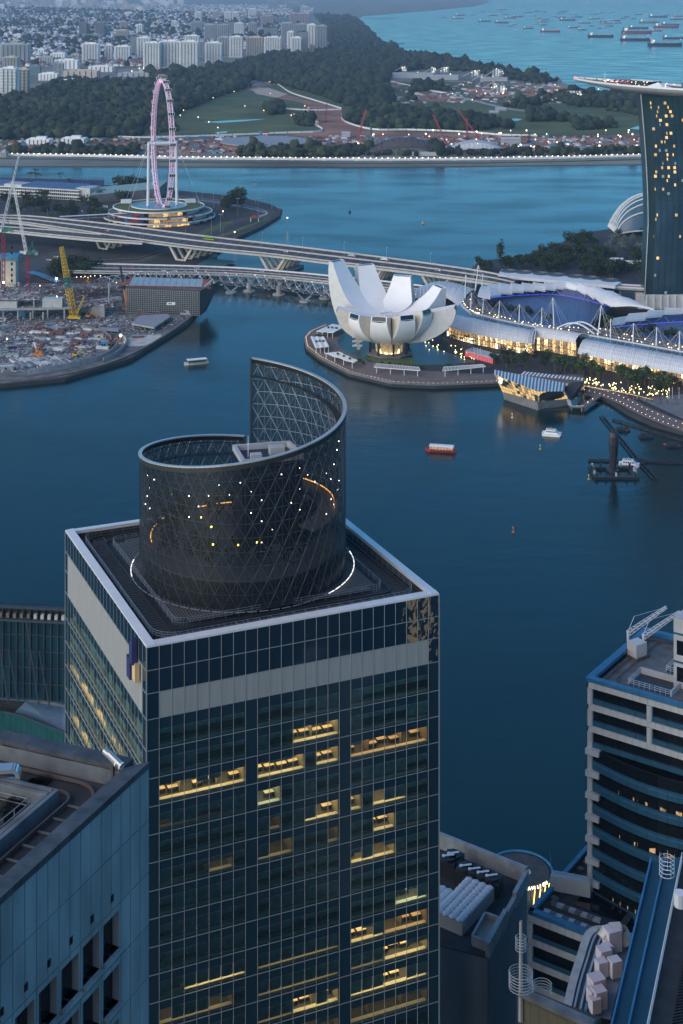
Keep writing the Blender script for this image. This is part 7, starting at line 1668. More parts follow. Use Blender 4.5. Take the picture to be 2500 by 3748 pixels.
def tower(x0, x1, yt, yb, c, label=None, group=None, bays=None, floors=True, low=False):
 p = G((x0 + x1) / 4, yb * .5, 2); sc_ = p.y / F; w = (x1 - x0) * .5 * sc_; h = (yb - yt) * .5 * sc_; dp = min(28, max(12, w * .6))
 t = thing('tower_block' if not low else 'low_building', label, 'tower block' if not low else 'building', p, group); n = bays or max(2, min(7, int(w / 9))); bw = w / n
 mb = MB(); m_ = M_tw[c]
 mb.box((p.x, p.y + dp / 2, 2 + h * .5), (w, dp, h))
 for k in range(n):
  hh = h * (1 - .05 * ((k * 7) % 3)); mb.box((p.x - w / 2 + (k + .5) * bw, p.y, 2 + hh / 2), (bw * .58, 3, hh))
 mb.build('wall', m_, t)
 if w > 14 or low:
  for k in range(n):
   x = p.x - w / 2 + (k + .5) * bw
   MB().box((x + bw * .36, p.y - .3, 2 + h * .48), (bw * .22, .8, h * .9)).build('window_strip', M_tws, t)
 if floors:
  mb = MB(); nf = max(3, min(34, int(h / 3.4)))
  for f in range(1, nf): mb.box((p.x, p.y - 1.65, 2 + h * f / nf), (w * .94, .5, h / nf * (.26 if c == 'w' else .4)))
  mb.build('window_band', M_tws if c != 'd' else M_tw['g'], t, kind='stuff')
 mb = MB(); mb.box((p.x + w * .1, p.y + dp * .4, 2 + h + 2), (w * .4, dp * .5, 4.5)); mb.box((p.x - w * .25, p.y + dp * .4, 2 + h + 1), (w * .2, dp * .4, 2.6)); mb.build('roof_house', m_, t)
 return t
TW = [(657, 735, 195, 314, 'w', 'leftmost of the big white ribbed towers right of the wheel top'), (735, 822, 188, 311, 'w', 'second big white ribbed tower, above the wheel top'), (822, 910, 190, 321, 'w', 'nearest big white ribbed tower, third of the white row'), (940, 1020, 196, 308, 'w', 'white ribbed tower standing apart from the white row'), (628, 690, 172, 278, 'w', 'pale balconied tower behind the white row beside dark glass block'), (597, 636, 165, 268, 'd', 'black glass block beside the white row'), (376, 455, 200, 286, 'w', 'white tower with sloped roof left of the black block'), (525, 600, 212, 286, 'w', 'gabled white tower next to the black block'), (480, 517, 206, 282, 'w', 'slim white tower between two wider ones'), (848, 915, 163, 230, 'w', 'white tower peeping over the nearest white ribbed one'), (900, 938, 190, 262, 'g', 'grey tower in the gap of the white row'),
      (362, 398, 103, 165, 'b', 'left of the twin brown towers in the low town'), (436, 478, 103, 170, 'b', 'right of the twin brown towers in the low town'), (478, 497, 112, 168, 'g', 'thin grey tower beside the right brown twin'), (400, 415, 108, 164, 'g', 'thin grey tower beside the left brown twin'), (530, 590, 138, 176, 'c', 'squat cream block with dark stripes in the low town'), (550, 585, 100, 138, 'p', 'reddish block behind the squat cream one'), (627, 656, 112, 160, 'w', 'white slab with blank side in the low town'), (787, 813, 95, 142, 'w', 'lone slim white tower over the low town'), (895, 925, 55, 93, 'w', 'white tower alone far over the town'), (975, 1007, 50, 93, 'c', 'pale tower far out beside two others'), (1030, 1062, 55, 94, 'w', 'first of two pale far towers side by side'), (1066, 1098, 54, 94, 'w', 'second of two pale far towers side by side'), (1140, 1177, 40, 84, 'w', 'white curved far tower'), (875, 930, 100, 150, 'g', 'greyish blue tower pair behind the white row'),
      (937, 992, 112, 190, 'g', 'left half of the wide grey glass towers'), (994, 1050, 112, 190, 'g', 'right half of the wide grey glass towers'), (1000, 1052, 170, 260, 'g', 'grey balconied tower with pale cap in the middle row'), (1052, 1115, 168, 263, 'w', 'pale balconied tower with white cap in the middle row'), (1075, 1120, 105, 166, 'w', 'white tower in the second row before the dark screen'), (1040, 1075, 100, 166, 'd', 'dark tower behind the pale second row'), (1130, 1208, 170, 262, 'c', 'brownish balconied tower of the front middle row'), (1212, 1290, 170, 262, 'w', 'pale balconied tower of the front middle row'), (1140, 1180, 105, 170, 'g', 'twin finned grey tower in the second row'), (1210, 1275, 125, 172, 'd', 'dark banded office block among the towers'), (1290, 1345, 105, 205, 'g', 'tall glassy grey tower left of the white stepped one'), (1335, 1385, 172, 266, 'w', 'white banded tower in front of the dark glass one'), (1318, 1350, 145, 222, 'w', 'white stepped tower behind the white banded one'), (1365, 1415, 145, 262, 'd', 'tall dark glass tower before the forest edge'), (1410, 1450, 112, 246, 'w', 'tall white striped tower next to the forest edge'), (1452, 1502, 118, 246, 'g', 'last tall grey striped tower at the forest edge'), (1345, 1410, 110, 180, 'g', 'blue grey tower behind the dark glass one'), (1197, 1257, 72, 118, 'p', 'pink brown slab with bright roof sign'), (1230, 1277, 6, 46, 'g', 'far tall grey pair at the top, left one'), (1310, 1380, 10, 46, 'g', 'far tall grey pair at the top, right one'), (1345, 1380, 28, 64, 't', 'bluish far tower before the top right pair'), (1145, 1200, 55, 80, 'p', 'pink far slab behind the pink brown one'), (1270, 1330, 80, 106, 't', 'teal and white low slab among the far towers'), (1330, 1420, 62, 106, 'p', 'wide pink and white slab cluster at the forest edge'), (1100, 1138, 72, 96, 'g', 'small grey far block beside the white curved tower'), (1420, 1445, 205, 262, 'p', 'low reddish tower hidden beside dark glass one'),
      (0, 133, 202, 300, 'g', 'wide grey apartment slab at the photo edge'), (0, 76, 312, 460, 'w', 'big white curved tower at the photo edge'), (76, 131, 316, 442, 'c', 'cream tower beside the big white curved one'), (12, 82, 262, 315, 'c', 'cream terraced block before the grey apartment slab'), (245, 262, 285, 347, 'g', 'grey thin block above the building sites'), (262, 292, 288, 350, 'g', 'dark grey block above the building sites')]
for x0, x1, yt, yb, c, lb in TW: tower(x0, x1, yt, yb, c, lb, 'towers of the far town')
for x0, x1, yt, yb, c, lb in ((250, 360, 275, 318, 'w', 'white low apartment row beyond the left forest'), (134, 184, 302, 345, 't', 'low teal glass building near the left edge'), (176, 266, 338, 370, 'w', 'white low block with blue roof sheet beyond the left forest'), (270, 365, 368, 392, 'w', 'long flat white shed in front of the left forest'), (290, 450, 325, 358, 'c', 'long cream low block below the town'), (405, 520, 305, 330, 'w', 'wide white market hall with blue roof below the town'), (350, 470, 160, 178, 't', 'long green roofed podium below the brown twins'), (640, 790, 318, 345, 'c', 'low lit clubhouse below the white towers'), (230, 300, 245, 275, 'w', 'white low block in front of the apartment slab'), (180, 245, 262, 300, 'g', 'small grey block beside the building site cranes'), (540, 690, 335, 352, 'g', 'low grey roofs along the forest edge'), (120, 230, 640, 664, 'w', 'long white works office with blue roof near the promenade'), (280, 390, 636, 664, 'w', 'long white and blue works shed near the promenade'), (0, 30, 700, 722, 'g', 'small shed at the far promenade edge')):
 tower(x0, x1, yt, yb, c, lb, None, 6, False, True)
k = 0; x = -20
while x < 830:
 w = random.uniform(14, 40); yb = random.uniform(18, 50) * (1 if x < 640 else .8); h = random.uniform(14, 30)
 tower(x, x + w, max(-6, yb - h), yb, random.choice('wgpcwg'), 'hazy distant housing block on the skyline of the far town', 'housing blocks on the far skyline', None, False); x += w * random.uniform(.55, 1.2)
for k in range(34):
 x = random.uniform(-20, 760); w = random.uniform(12, 30); yb = random.uniform(4, 22); tower(x, x + w, yb - random.uniform(10, 18), yb, random.choice('wgpg'), 'hazy distant housing block on the skyline of the far town', 'housing blocks on the far skyline', None, False)
random.seed(77)
for k in range(46):
 x, y = random.uniform(0, 1000), random.uniform(60, 290)
 if not inpoly(x * .5, y * .5, CITY): continue
 w = random.uniform(16, 50); tower(x, x + w, y - random.uniform(10, 22), y, random.choice('wwgct'), 'low pale flat roofed block among the houses of the far town', 'low blocks in the far town', None, False, True)
pw = thing('lit_wall', 'long white hoarding wall lit by a row of lamps along the far reservoir shore', 'wall', G(400, 362, 2))
P_ = [G(x, y, 2.1) for x, y in ((-60, 357), (200, 360), (420, 365.5), (700, 368), (880, 369), (1100, 368), (1300, 364), (1490, 359))]; Q = resamp(P_, 150)
for i, (a, b) in enumerate(zip(Q, Q[1:])):
 MB().bar(a + V(0, 0, 2.0), lerp(a, b, .97) + V(0, 0, 2.0), .4, 3.6 if i % 7 else 5.5).build('wall_panel', M_white, pw)
L_prom = light('promenade_lamp_white', (1.0, .86, .62), 3.6)
me = MB().ball((0, -1.2, 4.4), .8, 6, 4).mesh('lamp', L_prom); me0 = MB().tube((0, -1.2, 0), (0, -1.2, 4.2), .15, 4).mesh('post', L_pole)
for p in resamp(P_, 122):
 o = thing('promenade_light', 'lamp in the long row along the far reservoir promenade', 'lamp', p, 'lamps along the far reservoir promenade'); put('post', me0, o); put('lamp', me, o)
mb = MB()
for a, b in zip(Q, Q[1:]): mb.bar(V(a.x, a.y - 34, 1.2), V(b.x, b.y - 34, 1.2), 12, 2.2)
single(mb, 'shore_bank', mat('reed_bank', (.045, .07, .04), .95, vscale=.05, var=.5), 'low green bank along the far reservoir shore', 'bank')
def fence(pts, label, h=3.2):
 P_ = catm(pts, 4); t = thing('site_fence', label, 'fence', P_[0])
 for a, b in zip(P_, P_[1:]):
  n_ = max(1, int((b - a).length / 14))
  for j in range(n_): MB().bar(lerp(a, b, j / n_) + V(0, 0, h / 2), lerp(a, b, (j + .95) / n_) + V(0, 0, h / 2), .4, h).build('fence_panel', M_white, t)
fence([g1(*q) for q in ((180, 640), (250, 628), (430, 628), (560, 632), (650, 634), (840, 630), (1010, 624), (1260, 614), (1475, 604), (1440, 572))], 'white fence curving along the edge of the grass field')
fence([g2(*q) for q in ((0, 528), (15, 560), (140, 596), (300, 598), (480, 604), (620, 612), (740, 622), (900, 626))], 'white fence between tree belt and works ground')
fence([g1(*q) for q in ((1120, 405), (1250, 380), (1330, 425), (1420, 455), (1568, 500))], 'white fence along the sandy haul road'); fence([g2(*q) for q in ((215, 372), (420, 420), (480, 430))], 'white fence along the road to the silos')
fence([g1(*q) for q in ((1300, 500), (1420, 508), (1568, 505))], 'short white fence beside the striped poles')
def arched(x0, x1, yt, yb, m, label, n=14):
 a, b = g2(x0, yb), g2(x1, yb); h = (yb - yt) * .5 * a.y / F; t = thing('arched_hall', label, 'hall', lerp(a, b, .5)); rows = []
 for i in range(n + 1):
  f = i / n; z = 2 + h * math.sin(math.pi * f) ** .8; c = lerp(a, b, f); rows.append([V(c.x, c.y, max(2.1, z * .55)), V(c.x, c.y + 10, z), V(c.x, c.y + 60, z * .96), V(c.x, c.y + 90, max(2.1, z * .5))])
 for i in range(n): MB().grid([rows[i], [lerp(p, q, .94) for p, q in zip(rows[i], rows[i + 1])]]).build('roof_panel', m, t)
 mb = MB()
 for i in range(n): p, q = rows[i][0], rows[i + 1][0]; mb.quad(V(p.x, p.y + 2, 2), V(q.x, q.y + 2, 2), V(q.x, q.y + 2, q.z), V(p.x, p.y + 2, p.z))
 mb.build('front_wall', M_concd, t)
arched(105, 490, 645, 712, mat('hall_dark', (.07, .06, .07), .7, var=.2), 'dark arched hall under construction beyond the reservoir'); arched(492, 765, 658, 706, M_pale, 'white humped hall roof beyond the reservoir')
rt = thing('round_works', 'round brown works building on the far ground', 'building', g1(1220, 672)); p = g1(1220, 672); MB().cyl((p.x, p.y, 2), 72, 8, 24).build('wall', mat('works_brown', (.2, .12, .09), .8), rt); MB().cyl((p.x, p.y, 10), 76, 1.5, 24).build('roof', M_plate, rt)
def silos(x, y, n, label, h=22):
 p = g2(x, y); t = thing('silo_plant', label, 'silo plant', p)
 for k in range(n): mb = MB(); mb.tube((p.x + k * 7, p.y, 6), (p.x + k * 7, p.y, h), 3.1, 8, None, True); mb.build('silo', M_white if k % 3 else M_plate, t)
 mb = MB(); mb.box((p.x + n * 3, p.y + 8, h * .4), (n * 8, 8, h * .7)); mb.build('plant_house', M_tw['g'], t); mb = MB(); mb.bar(p + V(-30, 0, 2), p + V(0, 4, h * .8), 2, 2); mb.build('conveyor', M_til2, t)
 lm = MB().ball((0, 0, 0), 1.0, 5, 4).mesh('lamp', L_prom)
 for k in range(5): put('lamp', lm, t, (random.uniform(-4, n * 7), -4, random.uniform(3, h)))
for q in ((280, 333, 2, 'pair of silos at the seaward end of the batching works'), (415, 340, 2, 'pair of silos behind the white works hall'), (462, 338, 3, 'three silos right of the white works hall'), (603, 355, 3, 'silo group before the shore trees'), (700, 358, 4, 'tallest white silo group before the shore trees', 28), (648, 372, 1, 'single thin silo among the works'), (700, 408, 1, 'single silo with red bands on the works'), (720, 430, 3, 'white silo group lower on the works'), (1040, 460, 5, 'white silo group near the hotel tower', 24)): silos(*q)
for x0, x1, y, h, l in ((235, 420, 358, 14, 'long pale works hall below the shore forest'), (340, 535, 366, 12, 'second long pale works hall with lights'), (640, 760, 372, 9, 'low pale works sheds by the silo group'), (1140, 1310, 482, 8, 'pale heap covers near the hotel tower'), (680, 720, 518, 3, 'small white shed by the field road'), (708, 755, 506, 4, 'white shed at the bend of the field road'), (735, 820, 660, 9, 'grey works office right of the white humped hall'), (0, 40, 630, 8, 'white tent at the works edge')):
 a = g2(x0, y); w = (x1 - x0) * .5 * a.y / F; t = thing('works_shed', l, 'shed', a); c = V(a.x + w / 2, a.y, 2); MB().box((c.x, c.y, 2 + h / 2), (w, 18, h)).build('wall', M_tw['g'], t); MB().box((c.x, c.y, 2.6 + h), (w * 1.02, 20, 1.2)).build('roof', M_pale, t)
def simple_crane(b, tip, label, m=M_crred):
 t = thing('lattice_crane', label, 'crane', b); d = (Vector(tip) - b).length; lattice(MB(), b + V(0, 0, 4), tip, 2.6, max(6, int(d / 6)), .4, 1.6).build('boom', m, t); MB().box((b.x, b.y, 4), (7, 4, 3)).build('body', m, t); MB().box((b.x, b.y, 2.8), (8, 5, 1.2)).build('track', M_dark, t)
for (bx_, by_), (tx, ty), l, m_ in (((62, 692), (115, 502), 'red lattice crane left of the dark arched hall', M_crred), ((498, 700), (420, 525), 'red lattice crane between the two arched halls', M_crred), ((640, 655), (535, 505), 'long red lattice crane above the white humped hall', M_crred), ((578, 635), (574, 540), 'short upright red crane mast beside the long red boom', M_crred), ((680, 662), (668, 630), 'short white crane beside the white humped hall', M_crwh), ((138, 640), (133, 562), 'green drilling rig on the works ground', M_crgr), ((1005, 375), (985, 345), 'small pink crane at the end of the shore trees', M_crred), ((862, 655), (862, 605), 'thin dark mast crane on the works ground', M_dark)):
 b = g2(bx_, by_); simple_crane(b, GD(784 + .5 * tx, .5 * ty, b.y + 5), l, m_)
for x, y, yt, l in ((1495, 560, 475, 'red mast crane beside the haul road'), (183, 325, 262, 'red crane over the building site near the grey slab'), (113, 300, 232, 'red crane in front of the grey apartment slab'), (455, 372, 310, 'red crane over the low town building site'), (535, 335, 308, 'orange crane over the low town building site')):
 b = g1(x, y); simple_crane(b, GD(.5 * x + 3, .5 * yt, b.y), l)
for x, y, yt, l in ((1198, 638, 603, 'blue capped striped silo pole'), (1212, 638, 605, 'middle red and white striped silo pole'), (1226, 638, 605, 'right red and white striped silo pole'), (1419, 512, 487, 'red and white striped pole on the sandy road'), (1457, 575, 550, 'black and white striped pole on the works')):
 p = g1(x, y); h = (y - yt) * .5 * p.y / F; t = thing('striped_silo', l, 'silo', p)
 for k in range(6): MB().tube((p.x, p.y, 2 + h * k / 6), (p.x, p.y, 2 + h * (k + 1) / 6), 3.6, 8, None, True).build('stripe', M_bsheet if x == 1198 else (M_crred if k % 2 else M_white), t)
mb = MB(); p = g2(385, 705, 5); MBx = MB().box((p.x, p.y, 5), (60, 8, 6)); single(MBx, 'gate_house', M_tw['g'], 'low gate house in front of the dark arched hall', 'building', p)
mb = MB()
for k in range(1500):
 x, y = random.uniform(0, 2950), random.uniform(628, 705); p = G(.5 * x, .5 * y, 2.1) if x < 1568 else g2(x - 1568, y); s = random.uniform(1, 6)
 mb.mi = random.choice([0, 0, 1, 2, 3, 4]); mb.box((p.x, p.y, 2 + s * .25), (s * random.uniform(.6, 3), s, s * .5), random.uniform(0, 3))
for k in range(420):
 x, y = random.uniform(180, 1000), random.uniform(375, 475); p = g2(x, y); s = random.uniform(2, 7); mb.mi = random.choice([0, 0, 1, 2, 4]); mb.box((p.x, p.y, 2 + s * .25), (s * random.uniform(.6, 3), s, s * .5), random.uniform(0, 3))
o = mb.build('works_clutter', [M_pale, M_formw, M_plate, M_bsheet, M_mud]); o['kind'] = 'stuff'
lm = [MB().ball((0, 0, 6), r, 5, 4).mesh('lamp', m_) for r, m_ in ((1.0, L_prom), (1.5, L_prom), (1.0, light('far_amber', (1, .6, .3), 6)))]; pl_ = MB().tube((0, 0, 0), (0, 0, 6), .2, 4).mesh('post', L_pole)
def lamp(p, label, group, k=0, s=1.0):
 o = thing('works_light', label, 'lamp', p, group); o.scale = (s, s, 1); put('post', pl_, o); put('lamp', lm[k], o)
for k in range(62): lamp(g2(random.uniform(20, 1370), random.uniform(612, 700)), 'white work light on the far works ground', 'work lights on the far works ground', random.choice([0, 0, 1, 2]))
for x, y in ((390, 335), (430, 325), (480, 325), (500, 350), (350, 340), (620, 430), (645, 370), (720, 350), (560, 400), (690, 412), (740, 440), (980, 400), (990, 425), (1180, 420), (870, 465), (905, 467), (940, 466), (985, 462), (1060, 440), (660, 440), (620, 352), (385, 410), (325, 440), (600, 470), (510, 440)): lamp(g2(x, y), 'white work light among the silos and sheds before the sea', 'work lights among the silos', random.choice([0, 1, 2]), 1.2)
for k in range(40): lamp(g1(random.uniform(0, 1500), random.uniform(325, 640)), 'tiny amber path light in the dark park', 'path lights in the dark park', 2, .8)
for x, y in ((640, 322), (660, 321), (690, 320), (730, 322), (785, 318), (840, 318), (905, 326), (865, 330), (605, 335)): lamp(g1(x, y), 'bright lamp at the lit clubhouse below the white towers', 'lamps of the clubhouse', 1, 1.3)
for k in range(70): lamp(G(random.uniform(820, 1480), random.uniform(2, 13), 2), 'tiny warm light on the hazy horizon beyond the ships', 'lights on the far horizon', 2, random.uniform(1.6, 3))
for k in range(30): lamp(G(random.uniform(20, 720), random.uniform(8, 120), 2), 'tiny warm street light in the far town', 'street lights in the far town', 2, random.uniform(1, 2))
for x0, x1, y in ((105, 262, 83), (190, 292, 199), (75, 125, 130)):
 a, b = g2(x0, y, 1.5), g2(x1, y + 1, 1.5); mb = MB(); mb.bar(a, b, 5, 2)
 for k in range(9): p = lerp(a, b, k / 8); mb.tube((p.x, p.y, -2), (p.x, p.y, 1), .8, 5)
 single(mb, 'jetty', M_dark, {83: 'long lit jetty farthest out from the curved coast', 199: 'jetty reaching out below the wooded headland', 130: 'short jetty under the wooded coast'}[y], 'jetty', a)
def ship_parts(m):
 st = [(-.5, .07, .075), (-.42, .075, .07), (.3, .075, .07), (.42, .05, .08), (.5, .005, .095)]; mb = MB()
 rows = [[(x, -w, z), (x * .99, -w * .8, -.02), (x * .99, w * .8, -.02), (x, w, z)] for x, w, z in st]; mb.grid(rows); mb.grid([[(x, w, z - .01), (x, -w, z - .01)] for x, w, z in st]); mb.add(rows[0], [(0, 1, 2, 3)])
 h = mb.mesh('hull', m); d = MB(); d.box((-.38, 0, .105), (.09, .12, .08)); d.box((-.385, 0, .16), (.06, .13, .04)); f = MB(); f.box((-.44, 0, .13), (.03, .04, .12)); q = MB()
 for x in (-.22, -.05, .12, .28): q.box((x, 0, .11), (.012, .012, .1)); q.box((x + .05, 0, .085), (.07, .09, .02))
 q.box((.46, 0, .13), (.008, .008, .09)); l = MB(); l.ball((-.33, -.06, .15), .014, 5, 4); l.ball((-.36, -.065, .11), .011, 5, 4); l.ball((.46, 0, .18), .009, 5, 4)
 return [('hull', h), ('deckhouse', d.mesh('deckhouse', M_white)), ('funnel', f.mesh('funnel', M_dark)), ('deck_gear', q.mesh('deck_gear', M_plate)), ('deck_light', l.mesh('deck_light', L_prom))]
SP = {n: ship_parts(mat('ship_' + n, c, .6, var=.1)) for n, c in dict(black=(.03, .035, .045), red=(.22, .05, .06), blue=(.05, .09, .16), grey=(.16, .18, .2)).items()}
SH = [(192, 98, 35), (277, 107, 65), (240, 110, 20), (290, 88, 55), (360, 84, 25), (413, 68, 28), (476, 90, 55), (430, 123, 70), (400, 137, 22, 'red'), (520, 68, 28), (530, 57, 55), (545, 84, 45), (575, 105, 65), (620, 96, 60), (528, 131, 80, 'red'), (575, 150, 40), (600, 141, 30), (680, 73, 45), (680, 163, 60), (697, 151, 22), (725, 65, 40), (765, 70, 40), (725, 138, 30), (765, 144, 45), (765, 126, 55), (740, 106, 40), (775, 114, 50), (805, 183, 112, 'red'), (715, 92, 30), (860, 76, 50), (880, 66, 45), (835, 96, 35), (870, 101, 50), (905, 117, 92), (945, 86, 40), (960, 99, 60), (935, 160, 60), (968, 151, 28), (990, 172, 50), (1005, 133, 70), (1040, 150, 32), (1062, 109, 65), (1060, 83, 40), (1035, 84, 30), (1100, 74, 35), (1105, 126, 55), (1130, 137, 60), (1095, 212, 148, 'black'), (1088, 162, 32), (1122, 164, 24), (1147, 150, 45), (1160, 71, 40), (1182, 120, 55), (1192, 133, 55), (1240, 98, 45), (1222, 108, 40), (1282, 107, 35), (1312, 164, 112, 'blue'), (1302, 190, 172, 'red'), (1290, 232, 165, 'black'), (1315, 85, 45), (1372, 131, 112, 'grey'), (1425, 99, 105, 'blue'), (1472, 158, 142, 'red'), (1497, 143, 100, 'blue'), (1418, 178, 62), (1470, 86, 35), (1465, 262, 198, 'black'), (1512, 222, 120, 'blue'), (1532, 112, 72), (1545, 94, 60), (1250, 196, 60, 'grey')]
for k, q in enumerate(SH):
 x, y, L = q[:3]; c = q[3] if len(q) > 3 else random.choice(['black', 'blue', 'black', 'grey', 'red', 'blue'])
 p = G(940.8 + .4 * x, .4 * y, 0); s = L * .4 * p.y / F; where = 'in the far rows of the anchorage' if y < 110 else 'in the middle rows of the anchorage' if y < 160 else 'in the nearest row of the anchorage'
 spec = {805: 'long red cargo ship lying alone nearest the shore', 1095: 'long black tanker lying nearest the sky deck', 1302: 'biggest purplish red bulk carrier with deck posts', 1465: 'longest black tanker with tall pale deckhouse, nearest of all', 1290: 'black cargo ship with deck cranes left of the longest tanker', 1512: 'blue ship cut by the photo edge above the longest tanker', 1472: 'long red ship half hidden behind a blue one', 400: 'tiny red ship apart on the near side'}.get(x)
 t = thing('cargo_ship', spec or '%s cargo ship at anchor %s' % (c, where), 'ship', p, None if spec else '%s ships %s' % (c, where)); t.rotation_euler = (0, 0, -.12 + random.uniform(-.15, .15)); t.scale = (s, s, s)
 for n, me in SP[c]: put(n, me, t)
for x, y in ((885, 209), (917, 234), (1140, 223), (1415, 310), (910, 189)):
 p = G(940.8 + .4 * x, .4 * y, 0); t = thing('motor_launch', 'small white launch moving with a short wake off the anchorage', 'boat', p, 'launches off the anchorage'); t.scale = (16, 16, 16); t.rotation_euler = (0, 0, -.6)
 for n, me in SP['grey'][:2]: put(n, me, t)
# ================================================================ other towers and roofs in the foreground
random.seed(61)
def F6(x, y, z): return G(.2929 * x, 1662 + .2929 * y, z)
def F7(x, y, z): return G(972.2 + .38 * x, 1881.6 + .38 * y, z)
def F8(x, y, z): return G(1191.7 + .2667 * x, 1379.8 + .2667 * y, z)
def F5(x, y, z): return G(.24 * x, 1348.5 + .24 * y, z)
M_pan = mat('precast_panel', (.30, .32, .34), .75, var=.22, vscale=.6, streak=(1, 1, .25), rnd=.05)
M_wet = mat('stained_stone', (.06, .066, .078), .5, var=.45, vscale=.7); M_rdk = mat('dark_roof', (.035, .04, .045), .8, var=.3, vscale=.5); M_rusr = mat('worn_rail', (.16, .13, .11), .6, .3, var=.3)
M_vdk = mat('dark_window', (.008, .012, .018), .1, var=0); M_ptg = mat('parapet_grey', (.13, .145, .16), .7, var=.3, vscale=.6)
ZK = 215.0; K = G(342, 1748, ZK); Lf = G(0, 2060, ZK); Bk = G(0, 1673, ZK); uf = (Lf - K).normalized(); ub = (Bk - K).normalized()
cb = thing('panelled_building', 'grey building clad in tall concrete panels with deep square windows', 'office building', (K.x, K.y, 0)); nf = V(-uf.y, uf.x, 0); nf = nf if nf.x > 0 else -nf
def KP(a, z, o=0.0): p = K + uf * a + nf * o; return V(p.x, p.y, z)
PW, PH, Z0 = (Lf - K).length / 14.05, 4.02, ZK - .5
MB().hexa([KP(0, 60, -1.05), KP(30, 60, -1.05), KP(30, 60, -12), KP(0, 60, -12)][::-1], [KP(0, Z0 - .2, -1.05), KP(30, Z0 - .2, -1.05), KP(30, Z0 - .2, -1.3), KP(0, Z0 - .2, -1.3)][::-1]).build('wall_core', M_concd, cb)
bw_ = MB(); q0, q1 = KP(0, 60), K + ub * 30; bw_.quad(q1 + V(0, 0, 60 - ZK), q0, KP(0, Z0), q1 + V(0, 0, -.5)); bw_.build('rear_wall', M_pan, cb)
def pbox(a0, a1, z0, z1, name='facade_panel', o0=-1.06, o1=0.0, m=M_pan):
 MB().hexa([KP(a0, z0, o0), KP(a1, z0, o0), KP(a1, z0, o1), KP(a0, z0, o1)], [KP(a0, z1, o0), KP(a1, z1, o0), KP(a1, z1, o1), KP(a0, z1, o1)]).build(name, m, cb)
g = .035
for c in range(20):
 for r in range(9):
  z1_, z0_ = Z0 - r * PH, Z0 - (r + 1) * PH; a0, a1 = c * PW + g, (c + 1) * PW - g
  if c >= 3 and r >= 2 and (c - 3) // 2 < 8:
   w0, w1 = z0_ + .75, z1_ - .48; first = (c - 3) % 2 == 0; e = .32 * PW
   pbox(a0, a1, z0_ + g, w0); pbox(a0, a1, w1, z1_ - g)
   if first: pbox(a0, a0 + e * .5, w0, w1, 'jamb_panel')
   else: pbox(a1 - e * .5, a1, w0, w1, 'jamb_panel')
  else: pbox(a0, a1, z0_ + g, z1_ - g, o1=random.uniform(-.012, .012))
for k in range(8):
 a0, a1 = (3 + 2 * k) * PW + .18 * PW, (5 + 2 * k) * PW - .18 * PW
 for r in range(2, 9):
  z1_, z0_ = Z0 - r * PH - .48, Z0 - (r + 1) * PH + .75
  MB().quad(KP(a0, z0_, -.6), KP(a1, z0_, -.6), KP(a1, z1_, -.6), KP(a0, z1_, -.6)).build('window_pane', M_vdk, cb)
  MB().quad(KP(a0, z0_, -1.0), KP(a0, z0_, 0), KP(a0, z1_, 0), KP(a0, z1_, -1.0)).quad(KP(a1, z0_, 0), KP(a1, z0_, -1.0), KP(a1, z1_, -1.0), KP(a1, z1_, 0)).quad(KP(a0, z1_, -1), KP(a0, z1_, 0), KP(a1, z1_, 0), KP(a1, z1_, -1)).build('window_reveal', M_pan, cb)
  for f in (0, .5): pbox(lerp(a0, a1, f) - .05, lerp(a0, a1, f + .495), z0_ - .28, z0_, 'window_sill', -.98, .3)
  MB().bar(KP(lerp(a0, a1, .6), z0_, -.56), KP(lerp(a0, a1, .6), z1_, -.56), .07, .07).build('window_bar', M_ptg, cb)
 c = (4 + 2 * k) * PW - .1; z = Z0 - 1.78 * PH; MB().quad(KP(c - .2, z - .25, .02), KP(c + .2, z - .25, .02), KP(c + .2, z + .3, .02), KP(c - .2, z + .3, .02)).build('vent_hole', M_black, cb); pbox(c - .22, c + .22, z - .34, z - .25, 'vent_sill', 0, .12)
def RK(a, b, z): p = K + uf * a + ub * b; return V(p.x, p.y, z)
for k in range(20):
 a0, a1 = k * 1.45, k * 1.45 + 1.43
 MB().hexa([RK(a0, -.05 if a0 else -.05, ZK - .5), RK(a1, -.05, ZK - .5), RK(a1, 1.35, ZK - .5), RK(a0, 1.35 if k else 0, ZK - .5)], [RK(a0, -.05, ZK), RK(a1, -.05, ZK), RK(a1, 1.35, ZK - .06), RK(a0, 1.35 if k else 0, ZK - .06)]).build('coping_slab', M_wet, cb)
 b0 = k * 2.2 + 1.37; MB().hexa([RK(0, b0, ZK - .5), RK(0, b0 + 2.18, ZK - .5), RK(1.3, b0 + 2.18, ZK - .5), RK(1.3, b0, ZK - .5)][::-1], [RK(0, b0, ZK), RK(0, b0 + 2.18, ZK), RK(1.3, b0 + 2.18, ZK - .06), RK(1.3, b0, ZK - .06)][::-1]).build('coping_slab', M_wet, cb)
zd = ZK - 1.7
MB().quad(RK(1.3, 1.3, zd), RK(1.3, 40, zd), RK(30, 40, zd), RK(30, 1.3, zd)).build('roof_deck', M_rdk, cb); MB().quad(RK(1.3, 1.35, zd), RK(30, 1.35, zd), RK(30, 1.35, ZK - .4), RK(1.3, 1.35, ZK - .4)).quad(RK(1.3, 1.3, zd), RK(1.3, 40, zd), RK(1.3, 40, ZK - .4), RK(1.3, 1.3, ZK - .4)).build('parapet_wall', M_ptg, cb)
